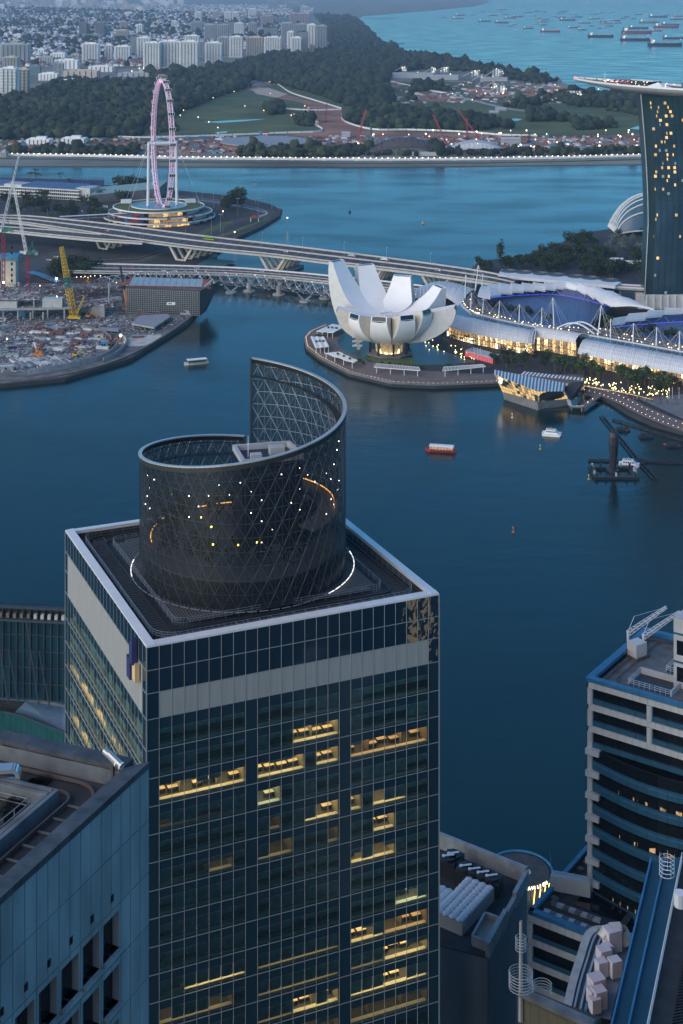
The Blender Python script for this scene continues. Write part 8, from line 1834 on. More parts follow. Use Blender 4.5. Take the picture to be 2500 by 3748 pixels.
for ins, rad in ((2.3, 2.4), (3.9, 1.2)):
 pts = [(30, ins)] + [(ins + rad - rad * math.sin(t * .1963), ins + rad - rad * math.cos(t * .1963)) for t in range(9)] + [(ins, 40)]; mb = MB()
 for p, q in zip(pts, pts[1:]): mb.bar(RK(*p, zd + .35), RK(*q, zd + .35), .16, .2)
 mb.build('cradle_rail', M_rusr, cb)
for k in range(16): MB().bar(RK(5 + k * 1.8, 2.3, zd + .15), RK(5 + k * 1.8, 3.9, zd + .15), .12, .12).build('sleeper', M_ptg, cb)
for h, b in ((.0, 4.6), (.9, 5.2)):
 MB().bar(RK(5.2, b, zd + .6 + h * .3), RK(30, b, zd + .6 + h * .3), .35, 1.4 - h).build('pit_wall', M_ptg, cb); MB().bar(RK(b + .6, 5, zd + .7), RK(b + .6, 40, zd + .7), .3, 1.0).build('pit_wall', M_ptg, cb)
mb = MB()
for z in (.5, 1.0): mb.tube(RK(6.3, 6.2, zd + z), RK(30, 6.2, zd + z), .035, 4); mb.tube(RK(6.6, 6.2, zd + z), RK(6.6, 30, zd + z), .035, 4)
for k in range(14): mb.tube(RK(6.4 + k * 1.7, 6.2, zd - 1), RK(6.4 + k * 1.7, 6.2, zd + 1), .035, 4)
mb.build('pit_railing', M_steel, cb)
for (x, y), n in (((220, 500), 0), ((60, 640), 1), ((250, 470), 2)):
 p = F6(x, y, zd + .4); hg = thing('hedge_planter', ('clipped hedge in a dark planter inside the roof pit', 'second clipped hedge nearer the photo edge in the roof pit', 'small hedge end beside the silver roof sign')[n], 'hedge planter', V(p.x, p.y, zd - .9)); mb = MB()
 for k in range(150): q = p + uf * random.uniform(-1.3, 1.3) + ub * random.uniform(-.6, .6) + V(0, 0, random.uniform(-.1, .35)); s = .12; mb.quad(q + V(s, 0, .05), q + V(0, s, -.05), q - V(s, 0, .06), q - V(0, s, -.05))
 mb.build('foliage', M_leaf, hg); MB().hexa([p + uf * a + ub * b + V(0, 0, -1.3) for a, b in ((-1.4, -.7), (1.4, -.7), (1.4, .7), (-1.4, .7))], [p + uf * a + ub * b + V(0, 0, -.1) for a, b in ((-1.4, -.7), (1.4, -.7), (1.4, .7), (-1.4, .7))]).build('planter_box', M_dark, hg)
p = F6(20, 470, zd + .6); ls = thing('letter_sign', 'large silver letter B sign seen edge on in the roof pit', 'sign', p); mb = MB()
du = V(1, .1, 0)
for cx, r in ((.55, .62), (-.6, .68)):
 pts = [p + du * (.75 + r * .75 * math.sin(t * .3927)) + V(0, 0, cx + r * math.cos(t * .3927)) for t in range(9)]
 pts = [p - du * .8 + V(0, 0, cx + r)] + pts + [p - du * .8 + V(0, 0, cx - r)]
 for a, b in zip(pts, pts[1:]): mb.bar(a, b, 1.0, .3)
mb.bar(p - du * .8 - V(0, 0, 1.3), p - du * .8 + V(0, 0, 1.2), 1.0, .3); mb.build('letter', mat('sign_silver', (.5, .52, .55), .3, .6), ls)
p = F6(880, 330, ZK - .2); gd = thing('twin_floodlight', 'silver twin tube floodlight on a bracket at the corner of the panelled building roof', 'floodlight', p); di = V(.75, -.55, -.35).normalized()
for s in (0, .75): q = p + V(.5, -.35, -.1) * s; MB().tube(q - di * .9 + V(0, 0, .6), q + di * .55 + V(0, 0, .6), .26, 10, None, True).build('lamp_tube', M_steel, gd); MB().tube(q + di * .5 + V(0, 0, .6), q + di * .62 + V(0, 0, .6), .3, 10).build('lamp_rim', M_white, gd)
MB().bar(p - V(0, 0, 1.5), p + V(0, 0, .5), .2, .5).bar(p + V(-.6, .2, -1.2), p + V(.9, -.3, -1.2), .15, .15).bar(p + V(.9, -.3, -1.2), p + V(.9, -.3, .1), .1, .1).build('bracket', M_ptg, gd)
at = thing('glass_atrium', 'blue glass atrium wall with steel frames and sloping roofs beside the tower', 'atrium building', F5(300, 900, 60)); M_atg = mat('atrium_glass', (.008, .04, .065), .12, var=.25, vscale=.1); M_ast = mat('atrium_steel', (.035, .055, .075), .5, .3)
a, b = G(-40, 1384, 90), G(165, 1394, 90); zb2 = 62
for i in range(13):
 for j in range(5):
  p, q = lerp(a, b, (i + .06) / 13), lerp(a, b, (i + .94) / 13); z0, z1_ = lerp(zb2, 86, j / 5) + .15, lerp(zb2, 86, (j + 1) / 5) - .15; MB().quad(V(p.x, p.y, z0), V(q.x, q.y, z0), V(q.x, q.y, z1_), V(p.x, p.y, z1_)).build('wall_pane', M_atg, at)
 p = lerp(a, b, i / 13); MB().bar(V(p.x, p.y - .3, zb2), V(p.x, p.y - .3, 90), .35, .5).build('wall_post', M_ast, at)
 MB().box((p.x, p.y - 2.6, 88), (.9, 1.2, 1.2)).build('lamp_box', M_rusr if i < 8 else M_til2, at)
MB().quad(V(a.x, a.y + .4, zb2), V(b.x, b.y + .4, zb2), V(b.x, b.y + .4, 90), V(a.x, a.y + .4, 90)).build('wall_back', M_dark, at)
for j in range(6): z = lerp(zb2, 86, j / 5); MB().bar(V(a.x, a.y - .2, z), V(b.x, b.y - .2, z), .3, .25).build('wall_rail', M_ast, at)
for dy, z in ((-1.5, 90), (-3.5, 87)): MB().bar(V(a.x, a.y + dy, z), V(b.x, b.y + dy, z), 1.2, .6).build('gutter', M_ast, at)
for f in (.28, .62):
 p = lerp(a, b, f); MB().tube((p.x - 3, p.y - 3, 88), (p.x + 1, p.y - 3, 62), .3, 4).tube((p.x + 4, p.y - 3, 62), (p.x + 1, p.y - 3, 78), .25, 4).build('diagonal_strut', M_ast, at)
def rf(name, pts, z, m, t, th=.5): P_ = [F5(x, y, zz_) for (x, y), zz_ in zip(pts, z)]; MB().hexa([p - V(0, 0, th) for p in P_], P_).build(name, m, t)
M_bslope = mat('blue_slope_roof', (.05, .12, .22), .5, var=.1, vscale=.2)
rf('sloping_roof', [(-60, 1050), (245, 1075), (520, 798), (150, 745)], (58, 58, 64, 64), M_bslope, at); rf('green_roof', [(262, 1062), (640, 1125), (640, 770), (545, 795)], (58, 58, 63, 63), mat('moss_roof', (.045, .06, .035), .9, var=.2), at); rf('ribbed_roof', [(110, 1205), (640, 1400), (640, 1135), (245, 1078)], (52, 52, 57, 57), mat('ribbed_blue_roof', (.045, .10, .18), .5, var=.3, vscale=1.5, streak=(.2, 3, 1)), at)
MB().bar(F5(262, 1062, 58.4), F5(640, 1130, 58.4), 1, .8).build('roof_kerb', M_ptg, at); rf('dark_wall', [(-60, 1200), (110, 1205), (245, 1078), (-60, 1050)], (50, 52, 57, 57), M_dark, at)
T_ = [F5(x, y, 54) for x, y in ((-90, 1182), (40, 1190), (210, 1225), (340, 1280), (500, 1340), (660, 1400))]
for p, q in zip(T_, T_[1:]):
 for k in range(3):
  u, v = lerp(p, q, (k + .03) / 3), lerp(p, q, (k + .97) / 3); MB().quad(V(u.x, u.y, 30), V(v.x, v.y, 30), V(v.x, v.y, 53.6), V(u.x, u.y, 53.6)).build('green_pane', mat('green_glass', (.012, .07, .075), .1, var=.15), at)
 MB().bar(p, q, .5, .5).build('wall_cap', M_ast, at); MB().bar(p + V(0, -.2, -7), q + V(0, -.2, -7), .25, .25).build('wall_rail', M_ast, at)
ZE = 149.0; P0, P1, P2 = F8(578, 655, ZE), F8(1085, 222, ZE), F8(1411, 893, ZE); ue = P2 - P0; ue.z = 0; LE = ue.length; ue.normalize(); us = (P1 - P0); us.z = 0; LS = us.length; us.normalize(); ne = V(ue.y, -ue.x, 0); ne = ne if ne.y < 0 else -ne
M_wp = mat('white_band_panel', (.52, .53, .55), .55, var=.08, vscale=.4); M_bl = mat('blue_band', (.025, .10, .17), .4, var=.1); M_blc = mat('blue_coping', (.04, .17, .32), .4, var=.15, vscale=.5)
et = thing('banded_tower', 'white and blue banded office tower with crane booms on its roof at the photo edge', 'office tower', (P0.x, P0.y, 0))
def EP(a, z, o=0.0, b=0.0): p = P0 + ue * a + ne * o + us * b; return V(p.x, p.y, z)
LL = LE * 1.5; FH = 3.95
MB().hexa([EP(.3, 0, -1.2), EP(LL, 0, -1.2), EP(LL, 0, -1, LS), EP(.3, 0, -1, LS)], [EP(.3, ZE - 2.6, -1.2), EP(LL, ZE - 2.6, -1.2), EP(LL, ZE - 2.6, -1, LS), EP(.3, ZE - 2.6, -1, LS)]).build('tower_core', M_vdk, et)
npan = int(LL / 1.42)
def band(z0, z1_, o, m, name, a0=.4, a1=None, n=npan, cv=0.0):
 a1 = LL if a1 is None else a1
 for k in range(n):
  f0, f1 = lerp(a0, a1, (k + .015) / n), lerp(a0, a1, (k + .985) / n); o0, o1 = [o + cv * math.sin(min(1, max(0, f / LL)) * math.pi) for f in (f0, f1)]
  MB().hexa([EP(f0, z0, o0 - .5), EP(f0, z0, o0), EP(f1, z0, o1), EP(f1, z0, o1 - .5)], [EP(f0, z1_, o0 - .5), EP(f0, z1_, o0), EP(f1, z1_, o1), EP(f1, z1_, o1 - .5)]).build(name, m, et)
for r in range(24):
 zt = ZE - .75 - r * FH
 if r < 3:
  band(zt - 1.05, zt, 0, M_wp, 'white_panel'); band(zt - 2.95, zt - 1.1, -.55, M_vdk, 'window_pane', n=npan); band(zt - 3.9, zt - 3.0, -.25, M_bl, 'blue_panel', n=npan // 2)
  if r < 2:
   for a in (.15, LE * .63): MB().tube(EP(a + .5, zt - 3.95, -.3), EP(a + .5, zt - 1.0, -.3), .55, 8).build('column', M_wp, et)
 else:
  band(zt - 2.1, zt - .2, -.6, M_vdk, 'window_pane', 1.2, n=14, cv=2.6); band(zt - 3.85, zt - 2.15, -.5, M_bl, 'blue_panel', 1.2, n=14, cv=2.6); band(zt - 2.72, zt - 2.6, -.3, M_blc, 'blue_ledge', 1.2, n=1 if r > 14 else 14, cv=2.6)
  MB().hexa([EP(.1, zt - .95, -.9), EP(.1, zt - .95, .75), EP(2.7, zt - .95, .75), EP(2.7, zt - .95, -.9)], [EP(.1, zt, -.9), EP(.1, zt, .75), EP(2.7, zt, .75), EP(2.7, zt, -.9)]).build('balcony_stub', M_wp, et)
  if r in (4, 6, 9, 11, 13):
   for k in range(5 if r != 13 else 2):
    a = lerp(6, LL * .7, (k + random.random() * .6) / 5) if r != 9 else 5.5 + k * 1.5; o = -.6 + 2.6 * math.sin(a / LL * math.pi) + .02; MB().quad(EP(a, zt - 2.0, o), EP(a + 1.1, zt - 2.0, o), EP(a + 1.1, zt - random.uniform(1.0, 1.6), o), EP(a, zt - 1.4, o)).build('lit_window', L_shop[2], et)
 if r >= 2: MB().tube(EP(.6, zt - 3.95, -.4), EP(.6, zt - 1.0, -.4), .55, 8).build('column', M_wp, et)
 MB().quad(EP(0, zt - 3.95, -.3, LS), EP(0, zt - 3.95, -.3), EP(0, zt - .1, -.3), EP(0, zt - .1, -.3, LS)).build('side_wall', M_bl, et)
zr = ZE - 1.6
MB().quad(EP(1, zr, -1), EP(LL, zr, -1), EP(LL, zr, -1, LS), EP(1, zr, -1, LS)).build('roof_deck', M_ptg, et)
for k in range(16): a0 = lerp(0, LS, k / 16); MB().hexa([EP(-.15, ZE - .75, 0, a0), EP(1.1, ZE - .75, 0, a0), EP(1.1, ZE - .75, 0, a0 + LS / 16.3), EP(-.15, ZE - .75, 0, a0 + LS / 16.3)], [EP(-.15, ZE, 0, a0), EP(1.1, ZE - .1, 0, a0), EP(1.1, ZE - .1, 0, a0 + LS / 16.3), EP(-.15, ZE, 0, a0 + LS / 16.3)]).build('coping_panel', M_blc, et)
for k in range(npan): f0, f1 = LL * k / npan, LL * (k + .98) / npan; MB().hexa([EP(f0, ZE - .7, -1.1), EP(f0, ZE - .7, .1), EP(f1, ZE - .7, .1), EP(f1, ZE - .7, -1.1)], [EP(f0, ZE, -1.1), EP(f0, ZE, .1), EP(f1, ZE, .1), EP(f1, ZE, -1.1)]).build('coping_panel', M_blc, et)
MB().hexa([EP(0, ZE - .75, 0, LS - 1.2), EP(LL, ZE - .75, 0, LS - 1.2), EP(LL, ZE - .75, 0, LS), EP(0, ZE - .75, 0, LS)], [EP(0, ZE, 0, LS - 1.2), EP(LL, ZE, 0, LS - 1.2), EP(LL, ZE, 0, LS), EP(0, ZE, 0, LS)]).build('coping_panel', M_blc, et)
for ins, rad in ((2.0, 2.2), (3.6, 1.4)):
 pts = [(LL, ins)] + [(ins + rad - rad * math.sin(t * .1963), ins + rad - rad * math.cos(t * .1963)) for t in range(9)] + [(ins, LS - 2.5), (ins + 1.5, LS - 1.6), (LL, LS - 1.6)]; mb = MB()
 for p, q in zip(pts, pts[1:]): mb.bar(EP(p[0], zr + .4, 0, p[1]), EP(q[0], zr + .4, 0, q[1]), .16, .2)
 mb.build('cradle_rail', M_rusr, et)
for a0, a1, b0, b1 in ((6, 14, 4.6, 10), (9.5, 16, 13, 20)):
 MB().hexa([EP(a0, zr - .05, 0, b0), EP(a1, zr - .05, 0, b0), EP(a1, zr - .05, 0, b1), EP(a0, zr - .05, 0, b1)], [EP(a0, zr + .03, 0, b0), EP(a1, zr + .03, 0, b0), EP(a1, zr + .03, 0, b1), EP(a0, zr + .03, 0, b1)]).build('pit_shade_sheet', M_black, et); mb = MB()  # flat black sheet on the deck; the pit's shade is in its colour
 for h in (.45, .8, 1.15):
  mb.path([EP(a, zr + h, 0, b) for a, b in ((a0, b0), (a1, b0), (a1, b1), (a0, b1))], .035, 4, True)
 for k in range(9):
  for b in (b0, b1): mb.tube(EP(lerp(a0, a1, k / 8), zr, 0, b), EP(lerp(a0, a1, k / 8), zr + 1.15, 0, b), .035, 4)
 mb.build('pit_railing', M_white, et); MB().bar(EP(a0, zr + .4, 0, b1), EP(a1, zr + .4, 0, b1), .3, 1.2).bar(EP(a1, zr + .4, 0, b0), EP(a1, zr + .4, 0, b1), .3, 1.2).build('pit_wall', M_wp, et)
bm_ = thing('roof_crane', 'twin boomed white lattice maintenance crane on the roof of the banded tower', 'maintenance crane', F8(1015, 510, zr)); c = F8(1015, 480, zr);
MB().box((c.x, c.y, zr + 1.6), (2.8, 2.4, 2.6), .6).build('machine_house', M_til1, bm_); MB().box((c.x, c.y, zr + .25), (3.4, 3, .4), .6).build('bogie', M_rusr, bm_)
for (x0, y0), (x1, y1) in (((938, 395), (1268, 52)), ((1070, 425), (1385, 92))):
 p = F8(x0, y0, zr + .5); q = GD(1191.7 + .2667 * x1, 1379.8 + .2667 * y1, p.y + 5); s = p + V(0, 0, 3.0)
 MB().tube(p, s, .28, 6, None, True).build('post', M_white, bm_); lattice(MB(), s - V(0, 0, .4), q, .75, 18, .05, .4).build('lattice_boom', M_white, bm_); MB().tube(s + V(1.5, 1.5, 2.2), q, .03, 3).tube(s, s + V(1.5, 1.5, 2.2), .05, 4).build('stay', M_white, bm_)
pb2 = F8(1415, 560, zr); bt2 = thing('roof_block', 'white plant tower with dark windows and blue bands on the banded tower roof', 'roof block', pb2); c = EP(13.2, zr, 0, 9.0); hb_ = 12.5
p = F8(1330, 735, zr); e1, e2 = ue * 9, us * 9
MB().hexa([p, p + e1, p + e1 + e2, p + e2], [V(q.x, q.y, zr + hb_) for q in (p, p + e1, p + e1 + e2, p + e2)]).build('wall', M_wp, bt2)
for z in (4.5, 9.6): MB().hexa([p + ne * .06 - ue * .06 + V(0, 0, z), p + e1 + ne * .06 + V(0, 0, z), p + e1 + e2 + V(0, 0, z), p + e2 - ue * .06 + V(0, 0, z)], [p + ne * .06 - ue * .06 + V(0, 0, z + .35), p + e1 + ne * .06 + V(0, 0, z + .35), p + e1 + e2 + V(0, 0, z + .35), p + e2 - ue * .06 + V(0, 0, z + .35)]).build('blue_band', M_bl, bt2)
for z in (1.2, 6): MB().quad(*[p + ue * a + ne * .03 + V(0, 0, h) for a, h in ((.6, z), (2.4, z), (2.4, z + 2.6), (.6, z + 2.6))]).build('window', M_vdk, bt2)
ZP = 111.5; Q0, Q1, Q2 = F7(632, 548, ZP), F7(985, 150, ZP), F7(1000, 690, ZP)
pd = thing('podium_block', 'lower banded block with bright blue coping joined to the white banded tower', 'office building', (Q0.x, Q0.y, 0)); du_, ds_ = Q2 - Q0, Q1 - Q0
def QP(a, b, z): p = Q0 + du_ * a + ds_ * b; return V(p.x, p.y, z)
MB().hexa([QP(.01, .01, 0), QP(1.3, .01, 0), QP(1.3, 1, 0), QP(.01, 1, 0)], [QP(.01, .01, ZP - 2), QP(1.3, .01, ZP - 2), QP(1.3, 1, ZP - 2), QP(.01, 1, ZP - 2)]).build('block_core', M_vdk, pd); MB().quad(QP(.03, .03, ZP - 1.3), QP(1.3, .03, ZP - 1.3), QP(1.3, 1, ZP - 1.3), QP(.03, 1, ZP - 1.3)).build('roof_deck', M_rdk, pd)
nq = ne
for r in range(8):
 zt = ZP - .7 - r * 3.95
 for k in range(8): a, b = QP((k + .02) / 8, 0, zt - 1.1), QP((k + .98) / 8, 0, zt - 1.1); MB().hexa([a, a + nq * .2, b + nq * .2, b], [V(q.x, q.y, zt) for q in (a, a + nq * .2, b + nq * .2, b)]).build('white_panel', M_wp, pd)
 a, b = QP(0, 0, zt - 3.9), QP(1, 0, zt - 3.9); MB().hexa([a, a + nq * .1, b + nq * .1, b], [V(q.x, q.y, zt - 3.1) for q in (a, a + nq * .1, b + nq * .1, b)]).build('blue_panel', M_bl, pd); p = QP(.03, .0, zt - 3.9); MB().tube(p, V(p.x, p.y, zt - 1), .55, 8).build('column', M_wp, pd)
 MB().quad(QP(0, 1, zt - 1.1), QP(0, 0, zt - 1.1), QP(0, 0, zt), QP(0, 1, zt)).build('side_band', M_bl, pd)
for k in range(10):
 for (a0, b0), (a1, b1), w in (((k / 10, 0), ((k + .98) / 10, 0), (0, .05)), ((0, k / 10), (0, (k + .98) / 10), (.07, 0))):
  MB().hexa([QP(a0, b0, ZP - .7), QP(a1, b1, ZP - .7), QP(a1 + w[0], b1 + w[1], ZP - .7), QP(a0 + w[0], b0 + w[1], ZP - .7)], [QP(a0, b0, ZP), QP(a1, b1, ZP), QP(a1 + w[0], b1 + w[1], ZP), QP(a0 + w[0], b0 + w[1], ZP)]).build('coping_panel', M_blc, pd)
for k in range(8):
 for b in (.12, .24): p = QP(.2 + k * .1, b, ZP - 1.0); MB().box(p, (1.3, .9, .5), -.5).build('roof_unit', M_til2 if (k + int(b * 9)) % 2 else M_ptg, pd)
for k in range(6): MB().box(QP(.14, .3 + k * .11, ZP - 1), (.9, 1.1, .4), .6).build('roof_unit', M_ptg, pd)
MB().hexa([QP(.45, .32, ZP - 1.28), QP(1.2, .32, ZP - 1.28), QP(1.2, .62, ZP - 1.28), QP(.4, .62, ZP - 1.28)], [QP(.45, .32, ZP - 1.2), QP(1.2, .32, ZP - 1.2), QP(1.2, .62, ZP - 1.2), QP(.4, .62, ZP - 1.2)]).build('pit_shade_sheet', M_black, pd)  # black sheet laid flat, its colour standing for shade in a pit
p = F7(890, 410, ZP); cu = thing('cradle_unit', 'pale window cleaning cradle unit on the podium roof', 'cradle unit', p); MB().box((p.x, p.y, ZP + .6), (7.2, 1.6, 2.6), -.32).build('housing', M_til2, cu); MB().bar(p + V(-3, 1, 2.3), p + V(3.5, -1, 2.3), .25, .3).build('beam', M_steel, cu); MB().tube(p + V(-3.3, 1, 1), p + V(-3.6, 1, 6), .06, 4).build('aerial', M_steel, cu)
ZW = 100.0; wb = thing('cooling_block', 'roof with cooling towers and white padded tanks behind a pale tall parapet', 'office building', F7(400, 600, 0)); M_wpar = mat('pale_parapet_wall', (.30, .33, .36), .7, var=.2, vscale=.6); M_wall2 = mat('slate_wall', (.16, .19, .22), .7, var=.15, vscale=.3, streak=(1, 1, .2))
c0, c1, c2, c3 = F7(40, 60, ZW), F7(625, 292, ZW), F7(385, 735, ZW), F7(30, 650, ZW)
MB().hexa([V(p.x, p.y, 0) for p in (c3, c2, c1, c0)], [p - V(0, 0, 3.2) for p in (c3, c2, c1, c0)]).build('block_wall', M_wall2, wb); MB().hexa([p - V(0, 0, 3.1) for p in (c3, c2, c1, c0)], [p - V(0, 0, 3) for p in (c3, c2, c1, c0)]).build('roof_deck', M_rdk, wb)
for k in range(18): a, b = lerp(c0, c1, k / 18), lerp(c0, c1, (k + .97) / 18); MB().bar(a - V(0, 0, 1.4), b - V(0, 0, 1.4), .9, 3.0).build('parapet_panel', M_wpar, wb)
for k in range(9): a, b = lerp(c1, c2, k / 9), lerp(c1, c2, (k + .97) / 9); MB().bar(a - V(0, 0, 1.7), b - V(0, 0, 1.7), .8, 2.8 if k not in (3, 4) else 1.4).build('parapet_panel', M_wpar, wb)
MB().hexa([V(p.x, p.y, 0) for p in (F7(60, 670, ZW - 6), F7(292, 730, ZW - 6), F7(320, 715, ZW - 6), F7(100, 640, ZW - 6))], [F7(60, 670, ZW - 6), F7(292, 730, ZW - 6), F7(320, 715, ZW - 6), F7(100, 640, ZW - 6)]).build('black_glass_wall', M_vdk, wb)
for k in range(4): p, q = F7(108 + k * 30, 920 + k * 8, 78), F7(130 + k * 30, 926 + k * 8, 78); MB().quad(p + V(0, -.6, -1.2), q + V(0, -.6, -1.2), q + V(0, -.6, 1.6), p + V(0, -.6, 1.6)).build('lit_window', L_shop[2], wb)
pl4 = [F7(x, y, ZW - 1) for x, y in ((295, 700), (385, 735), (455, 590), (372, 560))]; MB().hexa([p - V(0, 0, 2) for p in pl4], [p - V(0, 0, 1.2) for p in pl4]).build('corner_floor', M_sand, wb)
for p, q in zip(pl4, pl4[1:] + pl4[:1]): MB().bar(p - V(0, 0, .8), q - V(0, 0, .8), .4, 1.8).build('corner_parapet', M_wpar, wb)
for k in range(12): p, q = F7(602 - k * 6, 560 + k * 26, 80), F7(590 - k * 6, 590 + k * 26, 80); MB().quad(p + V(.4, -.5, -1.5), q + V(.4, -.5, -1.5), q + V(.4, -.5, 1.5), p + V(.4, -.5, 1.5)).build('side_window', M_vdk if k % 4 else L_shop[2], wb)
me = mat('padded_white', (.60, .62, .65), .6, var=.1, vscale=2)
for (x0, y0), (x1, y1), w, n, l in (((140, 470), (20, 580), 6, 8, 'first'), ((345, 430), (150, 640), 6, 10, 'second')):
 a, b = F7(x0, y0, ZW - 2), F7(x1, y1, ZW - 2); d = (b - a).normalized(); s = V(-d.y, d.x, 0); t = thing('water_tank', 'white padded rooftop tank, the one %s' % ('by the glass tower edge' if l == 'first' else 'nearer the corner planter'), 'water tank', a)
 MB().hexa([a - s * w / 2 - V(0, 0, .9), a + s * w / 2 - V(0, 0, .9), b + s * w / 2 - V(0, 0, .9), b - s * w / 2 - V(0, 0, .9)], [q + V(0, 0, 1.6) for q in (a - s * w / 2, a + s * w / 2, b + s * w / 2, b - s * w / 2)]).build('tank_body', M_til2, t)
 for i in range(n):
  for j in range(4): c = lerp(a, b, (i + .5) / n) + s * (w * (j - 1.5) / 4) + V(0, 0, 1.75); MB().ball(c, w / 6.6, 6, 4, .28).build('tank_panel', me, t)
for k, (x, y) in enumerate(((255, 300), (308, 320), (360, 340), (412, 360), (150, 240), (180, 225))):
 p = F7(x, y, ZW - .5); t = thing('cooling_tower', 'black cooling tower with white fan, %s' % ('first of the row of four', 'second of the row of four', 'third of the row of four', 'last of the row of four', 'behind the row beside the glass tower', 'farthest by the pale parapet')[k], 'cooling tower', p); MB().box((p.x, p.y, ZW - 1.6), (3.6, 3.6, 2.6), -.4).build('housing', M_dark, t); MB().cyl((p.x, p.y, ZW - .3), 1.6, .5, 14).build('fan_ring', M_chair, t); MB().bar(p + V(-1.2, -.2, .8), p + V(1.2, .3, .8), .5, .12).cyl((p.x - .9, p.y - .1, ZW + .2), .4, .2, 8).build('fan_blade', M_white, t)
zc_ = 9.0; c = F7(630, 330, zc_); rp_ = thing('round_pavilion', 'round dark roofed pavilion with glowing letters and golden lit ribs by the water', 'pavilion', V(c.x, c.y, 0)); R0 = 9.6; c = c + V(-2, 2, 0)
def CPv(t, r, z): return V(c.x + r * math.cos(t), c.y + r * math.sin(t), z)
MB().cyl((c.x, c.y, zc_ - .6), R0 - 1, .5, 40).build('roof', M_rdk, rp_); MB().path([CPv(k * .157, R0, zc_) for k in range(40)], .3, 4, True).build('roof_ring', M_blc, rp_); MB().cyl((c.x, c.y, -1), R0 - 2.5, zc_ + .3, 32).build('wall', M_teal, rp_); MB().ball((c.x + 2, c.y - 1, zc_), 1.2, 10, 6, .5).build('roof_light', M_til2, rp_)
L_gold = light('gold_rib', (1, .55, .15), 3.5); L_let = light('gold_letter', (1, .72, .36), 5)
for k in range(7): t = -1.25 + k * .2; MB().bar(CPv(t, R0 + .3, zc_ - .2), CPv(t, R0 - .8, 3), .2, .2).build('lit_rib', L_gold, rp_)
for k, ch in enumerate('PAVILION'):
 cu_ = bpy.data.curves.new('letter', 'FONT'); cu_.body = ch; cu_.size = 1.3; cu_.extrude = .1; o = bpy.data.objects.new('tmp', cu_); COL.objects.link(o); me = bpy.data.meshes.new_from_object(o.evaluated_get(bpy.context.evaluated_depsgraph_get())); bpy.data.objects.remove(o); me.materials.append(L_let); o = bpy.data.objects.new('letter', me); COL.objects.link(o); t = -1.56 + k * .098; p = CPv(t, R0 + .3, zc_ + .2); o.parent = rp_; o.location = p - V(*WLOC[rp_.name]); o.rotation_euler = (math.radians(80), 0, t + math.pi / 2)
for x, y, w, d_, h in ((6, -42, 56, 70, 268), (120, -60, 60, 60, 240), (-88, -70, 60, 60, 288)):  # unseen towers, put in to block sky light and darken the foreground
 t = thing('office_tower', 'dark glass tower put in unseen by the viewpoint to shade the foreground', 'office tower', (x, y, 3), 'unseen shading towers round the viewpoint'); MB().box((x, y, 3 + h / 2), (w, d_, h)).build('wall', M_vdk, t); mb = MB()
 for k in range(int(h / 8)): mb.box((x, y, 6 + k * 8), (w + .6, d_ + .6, .7))
 mb.build('floor_band', M_ptg, t)
gl = thing('lit_facade_building', 'dark building with golden light ribbons mirrored in the glass tower, outside the photo', 'building', (216, 30, 3)); MB().box((222, 24, 48), (14, 14, 90), .8).build('wall', M_vdk, gl)
for k in range(5): p = V(216, 30, 0) + V(.68, .73, 0) * (k - 2) * 1.5 + V(-5, 5.4, 0); MB().path([p + V(.3 * math.sin(j + k), 0, 45 + j * 4) for j in range(9)], .22, 4).build('light_ribbon', L_let, gl)
ZG = 168.0; kh = thing('khaki_building', 'olive panelled building top at the very bottom of the view', 'office building', F7(800, 1200, ZG)); a, b = F7(592, 1042, ZG), F7(1030, 1240, ZG)
for k in range(8):
 for j in range(3): p, q = lerp(a, b, (k + .015) / 8), lerp(a, b, (k + .985) / 8); MB().quad(V(p.x, p.y, ZG - .3 - (j + 1) * 3), V(q.x, q.y, ZG - .3 - (j + 1) * 3), V(q.x, q.y, ZG - .35 - j * 3), V(p.x, p.y, ZG - .35 - j * 3)).build('wall_panel', mat('olive_panel', (.13, .12, .075), .6, var=.1), kh)
MB().bar(a, b, 1.0, .5).build('parapet', M_ptg, kh); MB().hexa([a + V(0, .2, -14), b + V(0, .2, -14), b + V(1, 1.6, -14), a + V(-.3, 1.6, -14)], [a + V(0, .2, -.4), b + V(0, .2, -.4), b + V(1, 1.6, -.4), a + V(-.3, 1.6, -.4)]).build('block_body', M_rdk, kh)
an = thing('coil_antenna', 'grey antenna pole with stacked ring coils at the bottom of the view', 'antenna', F7(588, 1045, ZG)); p = F7(588, 1045, ZG); MB().tube(p - V(0, 0, 3), p + V(0, 0, 7.6), .28, 6, .16).build('pole', M_til2, an)
for r, z0, n in ((1.25, .6, 6), (.55, 4.6, 5)):
 for k in range(n): MB().path([p + V(r * math.cos(t * .349), r * math.sin(t * .349), z0 + k * .32) for t in range(18)], .04, 3, True).build('coil_ring', M_til2, an)
for k in range(5): MB().path([p + V(2.2 + 1.0 * math.cos(t * .45), -.6 + 1.0 * math.sin(t * .45), .1 + k * .3) for t in range(8)], .05, 3).build('coil_arc', M_til2, an)
ZT2 = 150.0; tr = thing('track_roof_building', 'building roof with curved cleaning track and pale ventilation boxes', 'office building', F7(1050, 950, ZT2)); ed = [(870, 1150), (905, 1000), (950, 850), (990, 730), (1030, 690), (1085, 682), (1240, 712)]
E_ = catm([F7(x, y, ZT2) for x, y in ed], 6); In = catm([F7(x + 260, y + 60, ZT2 - 1) for x, y in ed], 6)
MB().grid([E_, In]).build('roof_deck', mat('violet_grey_roof', (.15, .16, .20), .7, var=.3, vscale=.5), tr); MB().grid([[V(p.x, p.y, ZT2 - 40) for p in E_], E_]).build('wall', M_ptg, tr)
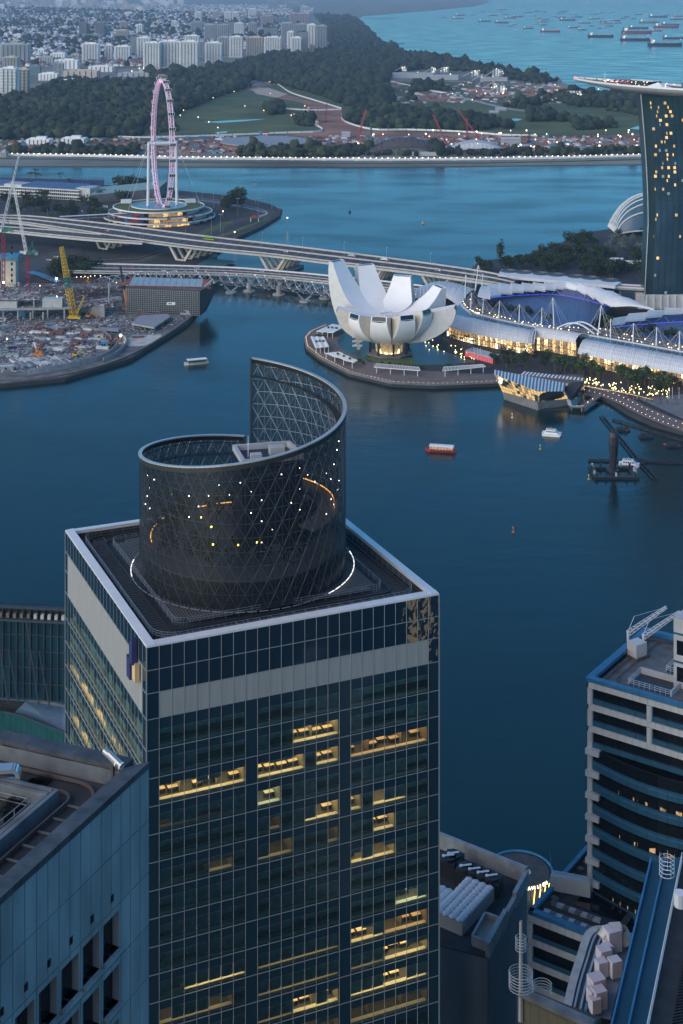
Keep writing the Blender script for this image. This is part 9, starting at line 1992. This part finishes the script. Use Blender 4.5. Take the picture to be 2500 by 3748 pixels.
for f, w, m_ in ((0, 1.0, M_wpar), (.16, .25, M_steel), (.3, .25, M_steel), (.42, .3, M_blc)):
 mb = MB(); q = [lerp(x, y, f) + V(0, 0, .4) for x, y in zip(E_, In)]
 for x, y in zip(q, q[1:]): mb.bar(x, y, w, .4)
 mb.build('roof_rail' if f else 'parapet', m_, tr)
for k, (x, y, s) in enumerate(((1090, 870, 1.3), (1075, 930, 1.1), (1110, 830, 1.0), (1045, 1060, 1.5), (1030, 1110, 1.2), (1060, 1120, 1.3), (1035, 1150, 1.0), (1140, 770, 1.6), (1155, 930, 1.2), (1072, 1030, .8))): p = F7(x, y, ZT2); MB().box((p.x, p.y, ZT2 + s * .7), (s * 1.2, s * 1.1, s * 1.7), .35).build('ventilation_box', mat('pinkish_box', (.5, .46, .52), .6), tr)
p = F7(1170, 755, ZT2); MB().path([p + V(-2, -.5, 1), p + V(-1, 0, 1.8), p + V(.5, .2, 1.8), p + V(1.2, .2, .2)], .9, 10).build('duct', M_til2, tr)
ZN = 165.0; bn = thing('dark_roof_building', 'black ribbed roof with blue walkway and white lattice railing in the bottom corner', 'office building', F7(1400, 900, ZN)); w0, w1, w2 = F7(1375, 258, ZN), F7(1130, 1245, ZN), F7(1080, 1500, ZN)
vx = V(1, .28, 0)
MB().hexa([V(p.x, p.y, 100) for p in (w2, w2 + vx * 11, w0 + vx * 11, w0)], [p - V(0, 0, .6) for p in (w2, w2 + vx * 11, w0 + vx * 11, w0)]).build('block_wall', M_rdk, bn); MB().hexa([w2 - V(0, 0, .5), w2 + vx * 4 - V(0, 0, .5), w0 + vx * 4 - V(0, 0, .5), w0 - V(0, 0, .5)], [w2, w2 + vx * 4, w0 + vx * 4, w0]).build('walkway', mat('walkway_blue', (.012, .055, .095), .5, var=.2), bn)
for k in range(60): a = lerp(w2, w0, .0 + k / 60 * .82) + vx * 7; MB().bar(a, a + vx * 4, .16, .3).build('roof_rib', M_chair, bn)
for off in (0, 2): MB().bar(w2 + vx * off + V(0, 0, .3), w0 + vx * off + V(0, 0, .3), .2, .5).build('walkway_rail', M_blc, bn)
mb = MB(); a, b = w2 + vx * 4.3, lerp(w2, w0, .97) + vx * 4.3
for z in (.1, .55, 1.1): mb.tube(a + V(0, 0, z), b + V(0, 0, z), .06, 4)
for k in range(60): mb.tube(lerp(a, b, k / 60) + V(0, 0, .1), lerp(a, b, (k + .5) / 60) + V(0, 0, 1.1), .045, 3); mb.tube(lerp(a, b, (k + .5) / 60) + V(0, 0, 1.1), lerp(a, b, (k + 1) / 60) + V(0, 0, .1), .045, 3)
mb.build('lattice_railing', M_white, bn); a = w0 + vx * 8 - V(.5, 2, 0); MB().hexa([a, a + vx * 3, a + vx * 3 - V(1.2, 7, 0), a - V(1.2, 7, 0)], [q + V(0, 0, 1.2) for q in (a, a + vx * 3, a + vx * 3 - V(1.2, 7, 0), a - V(1.2, 7, 0))]).build('plant_platform', M_til2, bn); p = F7(1550, 470, ZN + 2); MB().cyl((p.x, p.y, ZN + 1), .7, 1.6, 10).build('tank', M_white, bn)
mb = MB(); p = F7(1470, 330, ZN + 1); [mb.path([p + V(.9 * math.cos(t * .5), .9 * math.sin(t * .5), k * .5) for t in range(13)], .04, 3) for k in range(5)]; [mb.tube(p + V(.9 * math.cos(t * 1.26), .9 * math.sin(t * 1.26), 0), p + V(.9 * math.cos(t * 1.26), .9 * math.sin(t * 1.26), 2.4), .04, 3) for t in range(5)]; mb.build('cage_ladder', M_white, bn)
